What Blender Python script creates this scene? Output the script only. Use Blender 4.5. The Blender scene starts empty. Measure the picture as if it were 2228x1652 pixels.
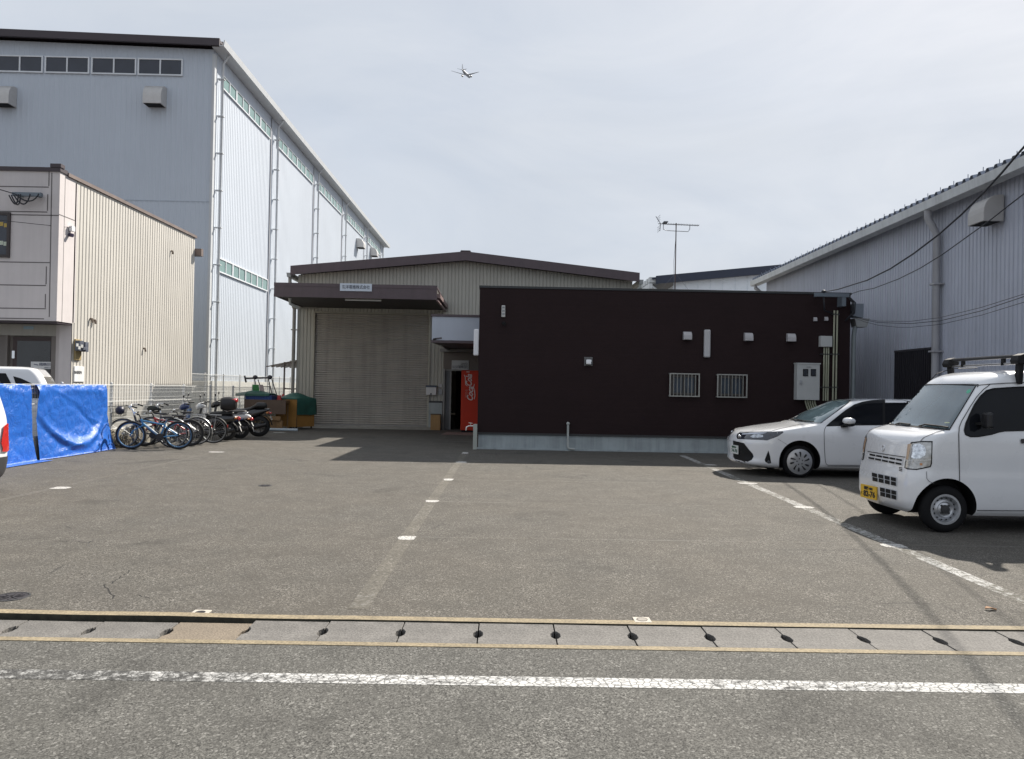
import bpy, bmesh, math, random
from mathutils import Vector, Matrix
from mathutils.bvhtree import BVHTree
random.seed(7)
SC = bpy.context.scene
COL = SC.collection
PI = math.pi
R_ = math.radians
# ------------------------------------------------------------ camera
F, CX, CY, CAMH = 1667.0, 1114.0, 826.0, 1.58
cam_d = bpy.data.cameras.new('camera')
cam = bpy.data.objects.new('camera', cam_d)
COL.objects.link(cam)
cam_d.sensor_width = 36.0
cam_d.lens = 36.0 * F / 2228.0
cam_d.clip_start = 0.1
cam_d.clip_end = 8000
RC = Matrix.Rotation(-R_(.585), 3, 'Z') @ Matrix.Rotation(PI / 2 + R_(.585), 3, 'X') @ Matrix.Rotation(R_(1.06), 3, 'Z')
cam.matrix_world = Matrix.Translation((0, 0, CAMH)) @ RC.to_4x4()
SC.camera = cam
# ------------------------------------------------------------ sky, sun, exposure
SUN = Vector((.696, .88, 1.0)).normalized()
EL = math.asin(SUN.z)
AZ = math.atan2(SUN.x, SUN.y)
world = bpy.data.worlds.new("World")
SC.world = world
world.use_nodes = True
wn, wl = world.node_tree.nodes, world.node_tree.links
wn.clear()
sky = wn.new('ShaderNodeTexSky'); sky.sky_type = 'NISHITA'; sky.sun_disc = False
sky.sun_elevation = EL; sky.sun_rotation = AZ; sky.air_density = 1.0; sky.dust_density = 2.5; sky.ozone_density = 1.2
tc = wn.new('ShaderNodeTexCoord')
mp = wn.new('ShaderNodeMapping'); mp.inputs['Scale'].default_value = (1.0, 1.6, 4.5); mp.inputs['Rotation'].default_value = (0.1, 0.25, .5)
nz = wn.new('ShaderNodeTexNoise'); nz.inputs['Scale'].default_value = 1.3; nz.inputs['Detail'].default_value = 7; nz.inputs['Roughness'].default_value = .52; nz.inputs['Distortion'].default_value = .8
mr = wn.new('ShaderNodeMapRange'); mr.inputs[1].default_value = .3; mr.inputs[2].default_value = .72; mr.inputs[3].default_value = .91; mr.inputs[4].default_value = .98
mix = wn.new('ShaderNodeMix'); mix.data_type = 'RGBA'; mix.inputs[7].default_value = (3.10, 3.32, 3.66, 1)   # thin white veil of high cloud
veil = wn.new('ShaderNodeMix'); veil.data_type = 'RGBA'; veil.inputs[6].default_value = (2.86, 3.11, 3.5, 1); veil.inputs[7].default_value = (3.28, 3.47, 3.76, 1)
mp2 = wn.new('ShaderNodeMapping'); mp2.inputs['Scale'].default_value = (1.0, 1.3, 3.2); mp2.inputs['Rotation'].default_value = (.3, .1, .9)
nz2 = wn.new('ShaderNodeTexNoise'); nz2.inputs['Scale'].default_value = 2.1; nz2.inputs['Detail'].default_value = 8; nz2.inputs['Roughness'].default_value = .58; nz2.inputs['Distortion'].default_value = 1.2
mr2 = wn.new('ShaderNodeMapRange'); mr2.inputs[1].default_value = .32; mr2.inputs[2].default_value = .66
wl.new(tc.outputs['Generated'], mp2.inputs[0]); wl.new(mp2.outputs[0], nz2.inputs['Vector']); wl.new(nz2.outputs[0], mr2.inputs[0]); wl.new(mr2.outputs[0], veil.inputs[0]); wl.new(veil.outputs[2], mix.inputs[7])
bg = wn.new('ShaderNodeBackground'); bg.inputs['Strength'].default_value = .1
wo = wn.new('ShaderNodeOutputWorld')
wl.new(tc.outputs['Generated'], mp.inputs[0]); wl.new(mp.outputs[0], nz.inputs['Vector'])
wl.new(nz.outputs[0], mr.inputs[0]); wl.new(mr.outputs[0], mix.inputs[0])
wl.new(sky.outputs[0], mix.inputs[6]); wl.new(mix.outputs[2], bg.inputs[0]); wl.new(bg.outputs[0], wo.inputs[0])
sd = bpy.data.lights.new('sun', 'SUN'); sd.energy = 4.1; sd.angle = R_(.8); sd.color = (1.0, .93, .83)
sun = bpy.data.objects.new('sun', sd); COL.objects.link(sun)
sun.rotation_euler = SUN.to_track_quat('Z', 'Y').to_euler(); sun.location = (20, 30, 40)
SC.view_settings.view_transform = 'Standard'; SC.view_settings.look = 'None'
SC.view_settings.gamma = 1.0; SC.view_settings.exposure = 1.06
SC.render.engine = 'CYCLES'
SC.cycles.max_bounces = 7; SC.cycles.glossy_bounces = 3
# ------------------------------------------------------------ measuring: pixel of the 2228 px wide view -> point at a real depth
def ray(u, v): return RC @ Vector(((u - CX) / F, (CY - v) / F, -1.0))
def G(u, v, z=0.0):
    d = ray(u, v); t = (z - CAMH) / d.z
    return d.x * t, d.y * t
def W(u, v, Y):
    d = ray(u, v); t = Y / d.y
    return d.x * t, CAMH + d.z * t
def S(u, v, X):
    d = ray(u, v); t = X / d.x
    return d.y * t, CAMH + d.z * t
def gz(y): return -.085 * min(1.0, max(0.0, (y - 18.5) / 11.0))      # the yard falls slightly towards the workshop
# ------------------------------------------------------------ materials
MATS = {}
def M(name, col, rough=.6, metal=0.0, var=.08, scale=2.0, streak=0.0, bump=0.0, bscale=60.0, coat=0.0, spec=.5, fine=0.0, emit=None):
    if name in MATS: return MATS[name]
    m = bpy.data.materials.new(name); m.use_nodes = True
    n, l = m.node_tree.nodes, m.node_tree.links
    b = n['Principled BSDF']
    b.inputs['Roughness'].default_value = rough; b.inputs['Metallic'].default_value = metal
    b.inputs['Coat Weight'].default_value = coat; b.inputs['Coat Roughness'].default_value = .04
    b.inputs['Specular IOR Level'].default_value = spec
    c = list(col) + [1]
    t = n.new('ShaderNodeTexCoord')
    z = n.new('ShaderNodeTexNoise'); z.inputs['Scale'].default_value = scale; z.inputs['Detail'].default_value = 6; z.inputs['Roughness'].default_value = .62
    l.new(t.outputs['Object'], z.inputs['Vector'])
    r = n.new('ShaderNodeValToRGB')
    r.color_ramp.elements[0].position = .3; r.color_ramp.elements[1].position = .7
    r.color_ramp.elements[0].color = [max(0, x * (1 - var)) for x in col] + [1]
    r.color_ramp.elements[1].color = [min(1, x * (1 + var)) for x in col] + [1]
    l.new(z.outputs[0], r.inputs[0])
    out = r.outputs[0]
    def mul(src, noise_sock, lo, hi, amt):
        q = n.new('ShaderNodeMapRange'); q.inputs[1].default_value = lo; q.inputs[2].default_value = hi
        q.inputs[3].default_value = 1 - amt; q.inputs[4].default_value = 1.0
        l.new(noise_sock, q.inputs[0])
        x = n.new('ShaderNodeMix'); x.data_type = 'RGBA'; x.blend_type = 'MULTIPLY'; x.inputs[0].default_value = 1
        l.new(src, x.inputs[6]); l.new(q.outputs[0], x.inputs[7])
        return x.outputs[2]
    if streak:
        g = n.new('ShaderNodeMapping'); g.inputs['Scale'].default_value = (3.1, 3.1, .16); l.new(t.outputs['Object'], g.inputs[0])
        s = n.new('ShaderNodeTexNoise'); s.inputs['Scale'].default_value = 1.7; s.inputs['Detail'].default_value = 6; s.inputs['Roughness'].default_value = .7
        l.new(g.outputs[0], s.inputs['Vector']); out = mul(out, s.outputs[0], .3, .55, streak)
    if fine:
        f = n.new('ShaderNodeTexNoise'); f.inputs['Scale'].default_value = bscale * 1.3; f.inputs['Detail'].default_value = 3
        l.new(t.outputs['Object'], f.inputs['Vector']); out = mul(out, f.outputs[0], .35, .6, fine)
    l.new(out, b.inputs['Base Color'])
    rr = n.new('ShaderNodeMapRange'); rr.inputs[3].default_value = max(.02, rough * .85); rr.inputs[4].default_value = min(1, rough * 1.15)
    l.new(z.outputs[0], rr.inputs[0]); l.new(rr.outputs[0], b.inputs['Roughness'])
    if bump:
        bz = n.new('ShaderNodeTexNoise'); bz.inputs['Scale'].default_value = bscale; bz.inputs['Detail'].default_value = 4
        l.new(t.outputs['Object'], bz.inputs['Vector'])
        bp = n.new('ShaderNodeBump'); bp.inputs['Strength'].default_value = bump; bp.inputs['Distance'].default_value = .01
        l.new(bz.outputs[0], bp.inputs['Height']); l.new(bp.outputs[0], b.inputs['Normal'])
    if emit:
        b.inputs['Emission Color'].default_value = c; b.inputs['Emission Strength'].default_value = emit
    MATS[name] = m
    return m

def N(m, kind, **kw):
    x = m.node_tree.nodes.new(kind)
    for k, v in kw.items():
        if k.startswith('i_'):
            key = k[2:].replace('_', ' ')
            x.inputs[int(key) if key.isdigit() else key].default_value = v
        else: setattr(x, k, v)
    return x

def asphalt(name, tint_a, tint_b, dark, light, stone=75.0, rough_patch=.6, paint=None, wear=(.4, .6), crack=True, gradient=False):
    """Worn asphalt: stones of several sizes, patches where the fines have gone, cracks; 'paint' lays a worn painted line on it."""
    m = bpy.data.materials.new(name); m.use_nodes = True
    l = m.node_tree.links; b = m.node_tree.nodes['Principled BSDF']
    t = N(m, 'ShaderNodeTexCoord')
    big = N(m, 'ShaderNodeTexNoise', i_Scale=.42, i_Detail=6.0, i_Roughness=.62)
    mid = N(m, 'ShaderNodeTexNoise', i_Scale=2.3, i_Detail=6.0, i_Roughness=.7)
    v1 = N(m, 'ShaderNodeTexVoronoi', i_Scale=stone)
    v2 = N(m, 'ShaderNodeTexVoronoi', i_Scale=stone * .62)
    fz = N(m, 'ShaderNodeTexNoise', i_Scale=stone * .9, i_Detail=4.0, i_Roughness=.7)
    for q in (big, mid, v1, v2, fz): l.new(t.outputs['Object'], q.inputs['Vector'])
    bw1 = N(m, 'ShaderNodeRGBToBW'); l.new(v1.outputs['Color'], bw1.inputs[0])
    bw2 = N(m, 'ShaderNodeRGBToBW'); l.new(v2.outputs['Color'], bw2.inputs[0])
    def math_(op, a, c):
        q = N(m, 'ShaderNodeMath', operation=op)
        for i, s in enumerate((a, c)):
            if isinstance(s, (int, float)): q.inputs[i].default_value = s
            else: l.new(s, q.inputs[i])
        return q.outputs[0]
    st = math_('ADD', math_('MULTIPLY', bw1.outputs[0], .55), math_('ADD', math_('MULTIPLY', bw2.outputs[0], .25), math_('MULTIPLY', fz.outputs[0], .45)))
    # mask of rough patches: there the stones stand out with dark gaps between
    pm = N(m, 'ShaderNodeMapRange', i_1=.44, i_2=.62, i_3=1 - rough_patch, i_4=1.0); l.new(mid.outputs[0], pm.inputs[0])
    bigm = N(m, 'ShaderNodeMapRange', i_1=.4, i_2=.62, i_3=.45, i_4=1.0); l.new(big.outputs[0], bigm.inputs[0])
    k = math_('MULTIPLY', pm.outputs[0], bigm.outputs[0])
    stc = math_('ADD', .62, math_('MULTIPLY', math_('SUBTRACT', st, .64), math_('ADD', .6, math_('MULTIPLY', k, 1.35))))
    ramp = N(m, 'ShaderNodeValToRGB'); e = ramp.color_ramp.elements
    e[0].position = .2; e[0].color = dark; e[1].position = 1.0; e[1].color = light
    mdl = ramp.color_ramp.elements.new(.6); mdl.color = [(.55 * a + .45 * c) for a, c in zip(dark, light)]
    l.new(stc, ramp.inputs[0])
    tint = N(m, 'ShaderNodeMix', data_type='RGBA', i_6=tint_a, i_7=tint_b); l.new(bigm.outputs[0], tint.inputs[0])
    mul = N(m, 'ShaderNodeMix', data_type='RGBA', blend_type='MULTIPLY', i_0=1.0); l.new(ramp.outputs[0], mul.inputs[6]); l.new(tint.outputs[2], mul.inputs[7])
    out = mul.outputs[2]
    sp = N(m, 'ShaderNodeMapRange', i_1=.80, i_2=.86, i_3=0.0, i_4=.4); l.new(bw2.outputs[0], sp.inputs[0])
    ms = N(m, 'ShaderNodeMix', data_type='RGBA', i_7=[min(1, 1.75 * c) for c in light[:3]] + [1]); l.new(sp.outputs[0], ms.inputs[0]); l.new(out, ms.inputs[6]); out = ms.outputs[2]
    sn = N(m, 'ShaderNodeTexNoise', i_Scale=.85, i_Detail=4.0, i_Roughness=.55, i_Distortion=.6); l.new(t.outputs['Object'], sn.inputs['Vector'])
    sm = N(m, 'ShaderNodeMapRange', i_1=.60, i_2=.72, i_3=1.0, i_4=.72); l.new(sn.outputs[0], sm.inputs[0])
    mt = N(m, 'ShaderNodeMix', data_type='RGBA', blend_type='MULTIPLY', i_0=1.0); l.new(out, mt.inputs[6]); l.new(sm.outputs[0], mt.inputs[7]); out = mt.outputs[2]
    # pale and dark blotches
    dk = N(m, 'ShaderNodeMapRange', i_1=.3, i_2=.7, i_3=.76, i_4=1.18); l.new(mid.outputs[0], dk.inputs[0])
    m2 = N(m, 'ShaderNodeMix', data_type='RGBA', blend_type='MULTIPLY', i_0=.8); l.new(out, m2.inputs[6]); l.new(dk.outputs[0], m2.inputs[7]); out = m2.outputs[2]
    if crack:
        w = N(m, 'ShaderNodeTexNoise', i_Scale=.9, i_Detail=5.0); l.new(t.outputs['Object'], w.inputs['Vector'])
        wp = N(m, 'ShaderNodeMix', data_type='RGBA', i_0=.25); l.new(t.outputs['Object'], wp.inputs[6]); l.new(w.outputs['Color'], wp.inputs[7])
        ck = N(m, 'ShaderNodeTexVoronoi', feature='DISTANCE_TO_EDGE', i_Scale=.62); l.new(wp.outputs[2], ck.inputs['Vector'])
        cm = N(m, 'ShaderNodeMapRange', i_1=0.0, i_2=.006, i_3=1.0, i_4=0.0); l.new(ck.outputs['Distance'], cm.inputs[0])
        ca = N(m, 'ShaderNodeMapRange', i_1=.56, i_2=.6, i_3=0.0, i_4=.75); l.new(big.outputs[0], ca.inputs[0])
        cf = math_('MULTIPLY', cm.outputs[0], ca.outputs[0])
        m3 = N(m, 'ShaderNodeMix', data_type='RGBA', i_7=(.02, .02, .02, 1)); l.new(cf, m3.inputs[0]); l.new(out, m3.inputs[6]); out = m3.outputs[2]
    rough = .92
    if paint:
        pn = N(m, 'ShaderNodeTexNoise', i_Scale=14.0, i_Detail=7.0, i_Roughness=.72); l.new(t.outputs['Object'], pn.inputs['Vector'])
        pv = N(m, 'ShaderNodeTexVoronoi', feature='DISTANCE_TO_EDGE', i_Scale=26.0, i_Randomness=1.0); pj = N(m, 'ShaderNodeMix', data_type='RGBA', i_0=.03); l.new(t.outputs['Object'], pj.inputs[6]); l.new(pn.outputs['Color'], pj.inputs[7]); l.new(pj.outputs[2], pv.inputs['Vector'])
        pw = N(m, 'ShaderNodeTexNoise', i_Scale=.8, i_Detail=3.0); l.new(t.outputs['Object'], pw.inputs['Vector'])
        a = math_('ADD', math_('MULTIPLY', pn.outputs[0], .7), math_('MULTIPLY', pw.outputs[0], .3))
        if gradient:      # the line is worn through towards one end
            sx_ = N(m, 'ShaderNodeSeparateXYZ'); l.new(t.outputs['Object'], sx_.inputs[0]); gr_ = N(m, 'ShaderNodeMapRange', i_1=-2.6, i_2=.4, i_3=.035, i_4=-.06); l.new(sx_.outputs[0], gr_.inputs[0]); a = math_('ADD', a, gr_.outputs[0])
        mk = N(m, 'ShaderNodeMapRange', i_1=wear[0], i_2=wear[1], i_3=1.0, i_4=0.0); l.new(a, mk.inputs[0])
        ce = N(m, 'ShaderNodeMapRange', i_1=0.02, i_2=.10, i_3=.12, i_4=1.0); l.new(pv.outputs['Distance'], ce.inputs[0])
        fac = math_('MULTIPLY', mk.outputs[0], ce.outputs[0])
        m4 = N(m, 'ShaderNodeMix', data_type='RGBA', i_7=paint); l.new(fac, m4.inputs[0]); l.new(out, m4.inputs[6]); out = m4.outputs[2]
    l.new(out, b.inputs['Base Color']); b.inputs['Roughness'].default_value = rough; b.inputs['Specular IOR Level'].default_value = .25
    bp = N(m, 'ShaderNodeBump', i_Strength=.7, i_Distance=.004)
    hh = math_('ADD', math_('MULTIPLY', st, .8), math_('MULTIPLY', mid.outputs[0], .3))
    l.new(hh, bp.inputs['Height']); l.new(bp.outputs[0], b.inputs['Normal'])
    MATS[name] = m
    return m
# ------------------------------------------------------------ mesh building
ORG = {}
class MB:
    def __init__(s): s.v = []; s.f = []
    def add(s, vs, fs):
        o = len(s.v); s.v += [tuple(p) for p in vs]; s.f += [[i + o for i in f] for f in fs]; return s
    def box(s, x0, x1, y0, y1, z0, z1):
        x0, x1 = min(x0, x1), max(x0, x1); y0, y1 = min(y0, y1), max(y0, y1); z0, z1 = min(z0, z1), max(z0, z1)
        return s.add([(x0, y0, z0), (x1, y0, z0), (x1, y1, z0), (x0, y1, z0), (x0, y0, z1), (x1, y0, z1), (x1, y1, z1), (x0, y1, z1)],
                     [(3, 2, 1, 0), (4, 5, 6, 7), (0, 1, 5, 4), (1, 2, 6, 5), (2, 3, 7, 6), (3, 0, 4, 7)])
    def prism(s, poly, fn, t0, t1):
        n = len(poly)
        vs = [fn(a, b, t0) for a, b in poly] + [fn(a, b, t1) for a, b in poly]
        fs = [list(range(n))[::-1], list(range(n, 2 * n))] + [(i, (i + 1) % n, (i + 1) % n + n, i + n) for i in range(n)]
        return s.add(vs, fs)
    def tube(s, pts, r, n=8, r2=None, cap=True):
        pts = [Vector(p) for p in pts]
        k = len(pts); vs = []; prev = None
        for i, p in enumerate(pts):
            d = (pts[min(i + 1, k - 1)] - pts[max(i - 1, 0)]).normalized()
            if prev is None:
                a = Vector((0, 0, 1)) if abs(d.z) < .9 else Vector((1, 0, 0))
                u = d.cross(a).normalized()
            else:
                u = (prev - d * prev.dot(d)).normalized()
            prev = u; w = d.cross(u)
            rr = r if r2 is None else r + (r2 - r) * i / (k - 1)
            for j in range(n):
                a = 2 * PI * j / n + PI / n
                vs.append(p + (u * math.cos(a) + w * math.sin(a)) * rr)
        fs = [(i * n + j, i * n + (j + 1) % n, (i + 1) * n + (j + 1) % n, (i + 1) * n + j) for i in range(k - 1) for j in range(n)]
        if cap: fs += [list(range(n))[::-1], list(range((k - 1) * n, k * n))]
        return s.add(vs, fs)
    def bar(s, p, q, w, h, up=(0, 0, 1)):
        p, q = Vector(p), Vector(q); d = (q - p).normalized(); up = Vector(up)
        if abs(d.dot(up)) > .95: up = Vector((1, 0, 0))
        a = d.cross(up).normalized() * (w / 2); b = a.cross(d).normalized() * (h / 2)
        vs = [x + i * a + j * b for x in (p, q) for i, j in ((-1, -1), (1, -1), (1, 1), (-1, 1))]
        return s.add(vs, [(3, 2, 1, 0), (4, 5, 6, 7), (0, 1, 5, 4), (1, 2, 6, 5), (2, 3, 7, 6), (3, 0, 4, 7)])
    def lathe(s, c, ax, prof, n=24, a0=0.0, a1=2 * PI):
        """prof: (distance along the axis, radius)"""
        c = Vector(c); ax = Vector(ax).normalized()
        u = ax.cross(Vector((0, 0, 1)) if abs(ax.z) < .9 else Vector((1, 0, 0))).normalized(); w = ax.cross(u)
        full = a1 - a0 > 2 * PI - .01; m = n if full else n + 1
        vs = [c + ax * h + (u * math.cos(a0 + (a1 - a0) * j / n) + w * math.sin(a0 + (a1 - a0) * j / n)) * r for h, r in prof for j in range(m)]
        fs = []
        for i in range(len(prof) - 1):
            for j in range(n):
                k = (j + 1) % m
                fs.append((i * m + j, i * m + k, (i + 1) * m + k, (i + 1) * m + j))
        return s.add(vs, fs)
    def ball(s, c, rx, ry, rz, n=14):
        vs = []; h = n // 2
        for i in range(h + 1):
            t = PI * i / h
            for j in range(n):
                p = 2 * PI * j / n
                vs.append((c[0] + rx * math.sin(t) * math.cos(p), c[1] + ry * math.sin(t) * math.sin(p), c[2] + rz * math.cos(t)))
        return s.add(vs, [(i * n + j, (i + 1) * n + j, (i + 1) * n + (j + 1) % n, i * n + (j + 1) % n) for i in range(h) for j in range(n)])
    def grid(s, fn, nu, nv):
        vs = [fn(i / nu, j / nv) for i in range(nu + 1) for j in range(nv + 1)]
        return s.add(vs, [(i * (nv + 1) + j, (i + 1) * (nv + 1) + j, (i + 1) * (nv + 1) + j + 1, i * (nv + 1) + j + 1) for i in range(nu) for j in range(nv)])
    def ribs(s, p, q, nrm, prof, period, z0, z1):
        """Ribbed sheet wall from p to q (plan points); prof: (fraction of the period, depth); z0, z1: functions of the distance."""
        p, q, nrm = Vector(p), Vector(q), Vector(nrm); L = (q - p).length; d = (q - p) / L
        pts = []; k = 0
        while k * period < L:
            for f, o in prof:
                x = (k + f) * period
                if x > L: break
                if not pts or x - pts[-1][0] > 1e-5: pts.append((x, o))
            k += 1
        pts.append((L, pts[-1][1]))
        zb = z0 if callable(z0) else (lambda x: z0); zt = z1 if callable(z1) else (lambda x: z1)
        vs = []
        for x, o in pts:
            c = p + d * x + nrm * o
            vs += [(c.x, c.y, zb(x)), (c.x, c.y, zt(x))]
        return s.add(vs, [(2 * i, 2 * i + 2, 2 * i + 3, 2 * i + 1) for i in range(len(pts) - 1)])
    def text(s, body, size, loc, right, up, ext=.002, shear=0.0, bold=0.0, align='CENTER', width=None):
        c = bpy.data.curves.new('lettering', 'FONT'); c.body = body; c.size = size; c.extrude = ext; c.shear = shear
        c.offset = bold; c.align_x = align; c.align_y = 'CENTER'; c.resolution_u = 3
        o = bpy.data.objects.new('lettering', c); COL.objects.link(o)
        dg = bpy.context.evaluated_depsgraph_get(); me = bpy.data.meshes.new_from_object(o.evaluated_get(dg))
        right, up, loc = Vector(right), Vector(up), Vector(loc); nn = right.cross(up)
        k = 1.0
        if width and len(me.vertices):
            xs = [v.co.x for v in me.vertices]; k = width / (max(xs) - min(xs))
        s.add([loc + right * v.co.x * k + up * v.co.y + nn * v.co.z for v in me.vertices], [list(p.vertices) for p in me.polygons])
        bpy.data.objects.remove(o); bpy.data.curves.remove(c); bpy.data.meshes.remove(me)
        return s
    def build(s, name, mat, parent=None, smooth=False, bevel=0.0, label=None, angle=None, mats=None, mi=None):
        o3 = ORG.get(parent.name, Vector()) if parent else Vector()
        me = bpy.data.meshes.new(name)
        me.from_pydata([(x - o3.x, y - o3.y, z - o3.z) for x, y, z in s.v], [], s.f)
        me.materials.append(mat)
        for x in (mats or []): me.materials.append(x)
        if mi: me.polygons.foreach_set('material_index', mi)
        if smooth:
            me.polygons.foreach_set('use_smooth', [True] * len(me.polygons))
            me.update()
            if angle: me.set_sharp_from_angle(angle=R_(angle))
        me.update()
        o = bpy.data.objects.new(name, me); COL.objects.link(o)
        if parent: o.parent = parent
        ORG[o.name] = o3
        if bevel:
            b = o.modifiers.new('bevel', 'BEVEL'); b.width = bevel; b.segments = 2; b.limit_method = 'ANGLE'; b.angle_limit = R_(40)
        if label: o['label'] = label
        return o
def put(m, name, mat, par, **kw):
    """Builds a mesh already in the thing's own coordinates."""
    o3 = ORG.get(par.name); ORG[par.name] = Vector(); o = m.build(name, mat, par, **kw)
    if o3 is not None: ORG[par.name] = o3
    ORG[o.name] = Vector(); return o
def tag(o, label=None, cat=None, group=None, kind=None):
    if label: o['label'] = label
    if cat: o['category'] = cat
    if group: o['group'] = group
    if kind: o['kind'] = kind
    return o
def thing(name, label, cat, loc=(0, 0, 0), group=None, rz=0.0):
    o = bpy.data.objects.new(name, None); COL.objects.link(o); o.location = loc; o.rotation_euler = (0, 0, rz)
    o.empty_display_size = .2
    ORG[o.name] = Vector(loc)
    return tag(o, label, cat, group)
def copy_tree(o, parent=None):
    c = o.copy(); COL.objects.link(c); ORG[c.name] = ORG.get(o.name, Vector())
    if parent: c.parent = parent
    for ch in list(o.children): copy_tree(ch, c)
    return c
XZ = lambda Y: (lambda a, b, t: (a, Y + t, b))
# ------------------------------------------------------------ common materials
concrete = M('concrete', (.34, .33, .30), .9, var=.16, scale=3, bump=.3, bscale=40, fine=.25, streak=.2)
kerb_m = M('kerb_concrete', (.27, .222, .145), .92, var=.22, scale=5, bump=.5, bscale=45, fine=.35)
lid_m = M('lid_concrete', (.155, .148, .139), .92, var=.26, scale=4, bump=.5, bscale=70, fine=.4)
lid_new_m = M('lid_concrete_pale', (.20, .165, .125), .92, var=.14, scale=4, bump=.5, bscale=70, fine=.35)
plinth_m = M('plinth_mortar', (.34, .38, .39), .9, var=.12, scale=2.5, streak=.25, bump=.2, bscale=30)
white_m = M('white_paint', (.72, .73, .74), .45, var=.05, streak=.12)
dark_metal = M('dark_metal', (.03, .03, .034), .45, var=.1)
black_m = M('black_plastic', (.010, .010, .011), .6, var=.1, spec=.25)
steel_m = M('galvanised_steel', (.42, .43, .44), .42, .6, var=.15, scale=9)
glass_m = M('window_glass', (.012, .016, .022), .06, var=.2, spec=.9)
chrome_m = M('chrome', (.75, .76, .78), .12, 1.0, var=.03)
rubber_m = M('rubber', (.013, .013, .014), .75, var=.2, scale=14)
pvc_m = M('grey_pipe', (.40, .42, .40), .45, var=.08, scale=4)
cream_pipe_m = M('cream_conduit', (.36, .37, .27), .5, var=.08, scale=6)
brown_trim_m = M('brown_trim', (.085, .062, .07), .5, var=.1, scale=3, streak=.15)
cable_m = M('black_cable', (.012, .014, .02), .55, var=.1)
ink_m = M('black_ink', (.015, .015, .018), .6, var=.02)
# ------------------------------------------------------------ ground
road_m = asphalt('road_asphalt', (1.01, 1.0, .97, 1), (1.0, 1.0, .985, 1), (.025, .0247, .0235, 1), (.176, .173, .163, 1), stone=150, rough_patch=.45, crack=False)
lot_m = asphalt('lot_asphalt', (1.06, 1.0, .92, 1), (1.01, .99, .95, 1), (.0255, .0245, .023, 1), (.168, .161, .149, 1), stone=150, rough_patch=.75)
line_m = asphalt('road_line_paint', (1, 1, 1, 1), (1, 1, 1, 1), (.022, .022, .022, 1), (.12, .12, .116, 1), stone=150, paint=(.50, .50, .49, 1), wear=(.44, .56), gradient=True, crack=False)
old_line_m = asphalt('faded_line_paint', (1.04, 1.0, .94, 1), (1.02, 1.0, .96, 1), (.07, .067, .06, 1), (.16, .152, .137, 1), stone=80, paint=(.225, .22, .205, 1), wear=(.32, .46), crack=False)
mid_line_m = asphalt('half_worn_line_paint', (1.1, 1.03, .93, 1), (1.05, 1.02, .95, 1), (.045, .045, .041, 1), (.143, .139, .128, 1), stone=80, paint=(.42, .42, .41, 1), wear=(.43, .55), crack=False)
mark_m = asphalt('mark_paint', (1, 1, 1, 1), (1, 1, 1, 1), (.05, .05, .05, 1), (.2, .2, .19, 1), stone=80, paint=(.5, .49, .47, 1), wear=(.55, .68), crack=False)
ghost_m = asphalt('ghost_line', (1.1, 1.03, .93, 1), (1.08, 1.02, .95, 1), (.034, .033, .031, 1), (.158, .151, .139, 1), stone=70, paint=(.135, .13, .12, 1), wear=(.42, .58), crack=False)
base_m = M('far_ground', (.09, .088, .082), .95, var=.25, scale=.3)
def sheet(name, x0, x1, y0, y1, z, mat, ny=1, sl=True):
    m = MB(); ys = [y0 + (y1 - y0) * i / ny for i in range(ny + 1)]
    for a, b in zip(ys, ys[1:]):
        za, zb = (z + gz(a), z + gz(b)) if sl else (z, z)
        m.add([(x0, a, za), (x1, a, za), (x1, b, zb), (x0, b, zb)], [(0, 1, 2, 3)])
    return tag(m.build(name, mat), kind='structure')
m = MB(); m.add([(-4000, -4000, -.17), (4000, -4000, -.17), (4000, 4000, -.17), (-4000, 4000, -.17)], [(0, 1, 2, 3)])
tag(m.build('ground', base_m), kind='structure')
sheet('road', -60, 60, -12, 4.652, 0.0, road_m, sl=False)
m = MB(); ys = [5.238, 12, 18.5, 20, 22, 24, 26, 28, 29.5, 60]
for a, b in zip(ys, ys[1:]):
    m.add([(-60, a, gz(a)), (60, a, gz(a)), (60, b, gz(b)), (-60, b, gz(b))], [(0, 1, 2, 3)])
tag(m.build('parking_lot', lot_m), kind='structure')
# drain: trough, two kerb strips, lids
m = MB(); m.box(-60, 60, 4.645, 5.245, -.16, -.15); tag(m.build('drain_trough', M('dark_trough_concrete', (.02, .02, .018), .8)), kind='structure')  # trough concrete coloured near black all over
m = MB(); xs = [-60, -8, -6, -4.6, -4, -3.4, -2.8, -2.2, -1.7, -1.3, -1.0, 0, 2, 4, 8, 60]
def kz(x): return   .004 + .008 * min(1, max(0, (-1.2 - x) / 1.4))
for a, b in zip(xs, xs[1:]):
    ja, jb = .008 * math.sin(a * 5), .008 * math.sin(b * 5)
    if abs(a) > 9: ja = 0
    if abs(b) > 9: jb = 0
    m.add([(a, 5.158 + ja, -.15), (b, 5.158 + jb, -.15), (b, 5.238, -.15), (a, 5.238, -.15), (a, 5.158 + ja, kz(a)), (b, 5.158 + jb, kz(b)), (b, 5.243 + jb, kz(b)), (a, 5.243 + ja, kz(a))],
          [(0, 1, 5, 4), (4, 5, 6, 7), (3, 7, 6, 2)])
tag(m.build('kerb', kerb_m, mats=[M('mossy_shaded_kerb_face', (.035, .034, .024), .95, var=.5, scale=22)], mi=[1 if k % 3 == 0 else 0 for k in range(len(m.f))]), kind='structure')  # front faces coloured dark for moss and for the shade on them
m = MB(); m.box(-60, 60, 4.655, 4.718, -.15, .004)
tag(m.build('kerb_road_side', kerb_m), kind='structure')
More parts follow.
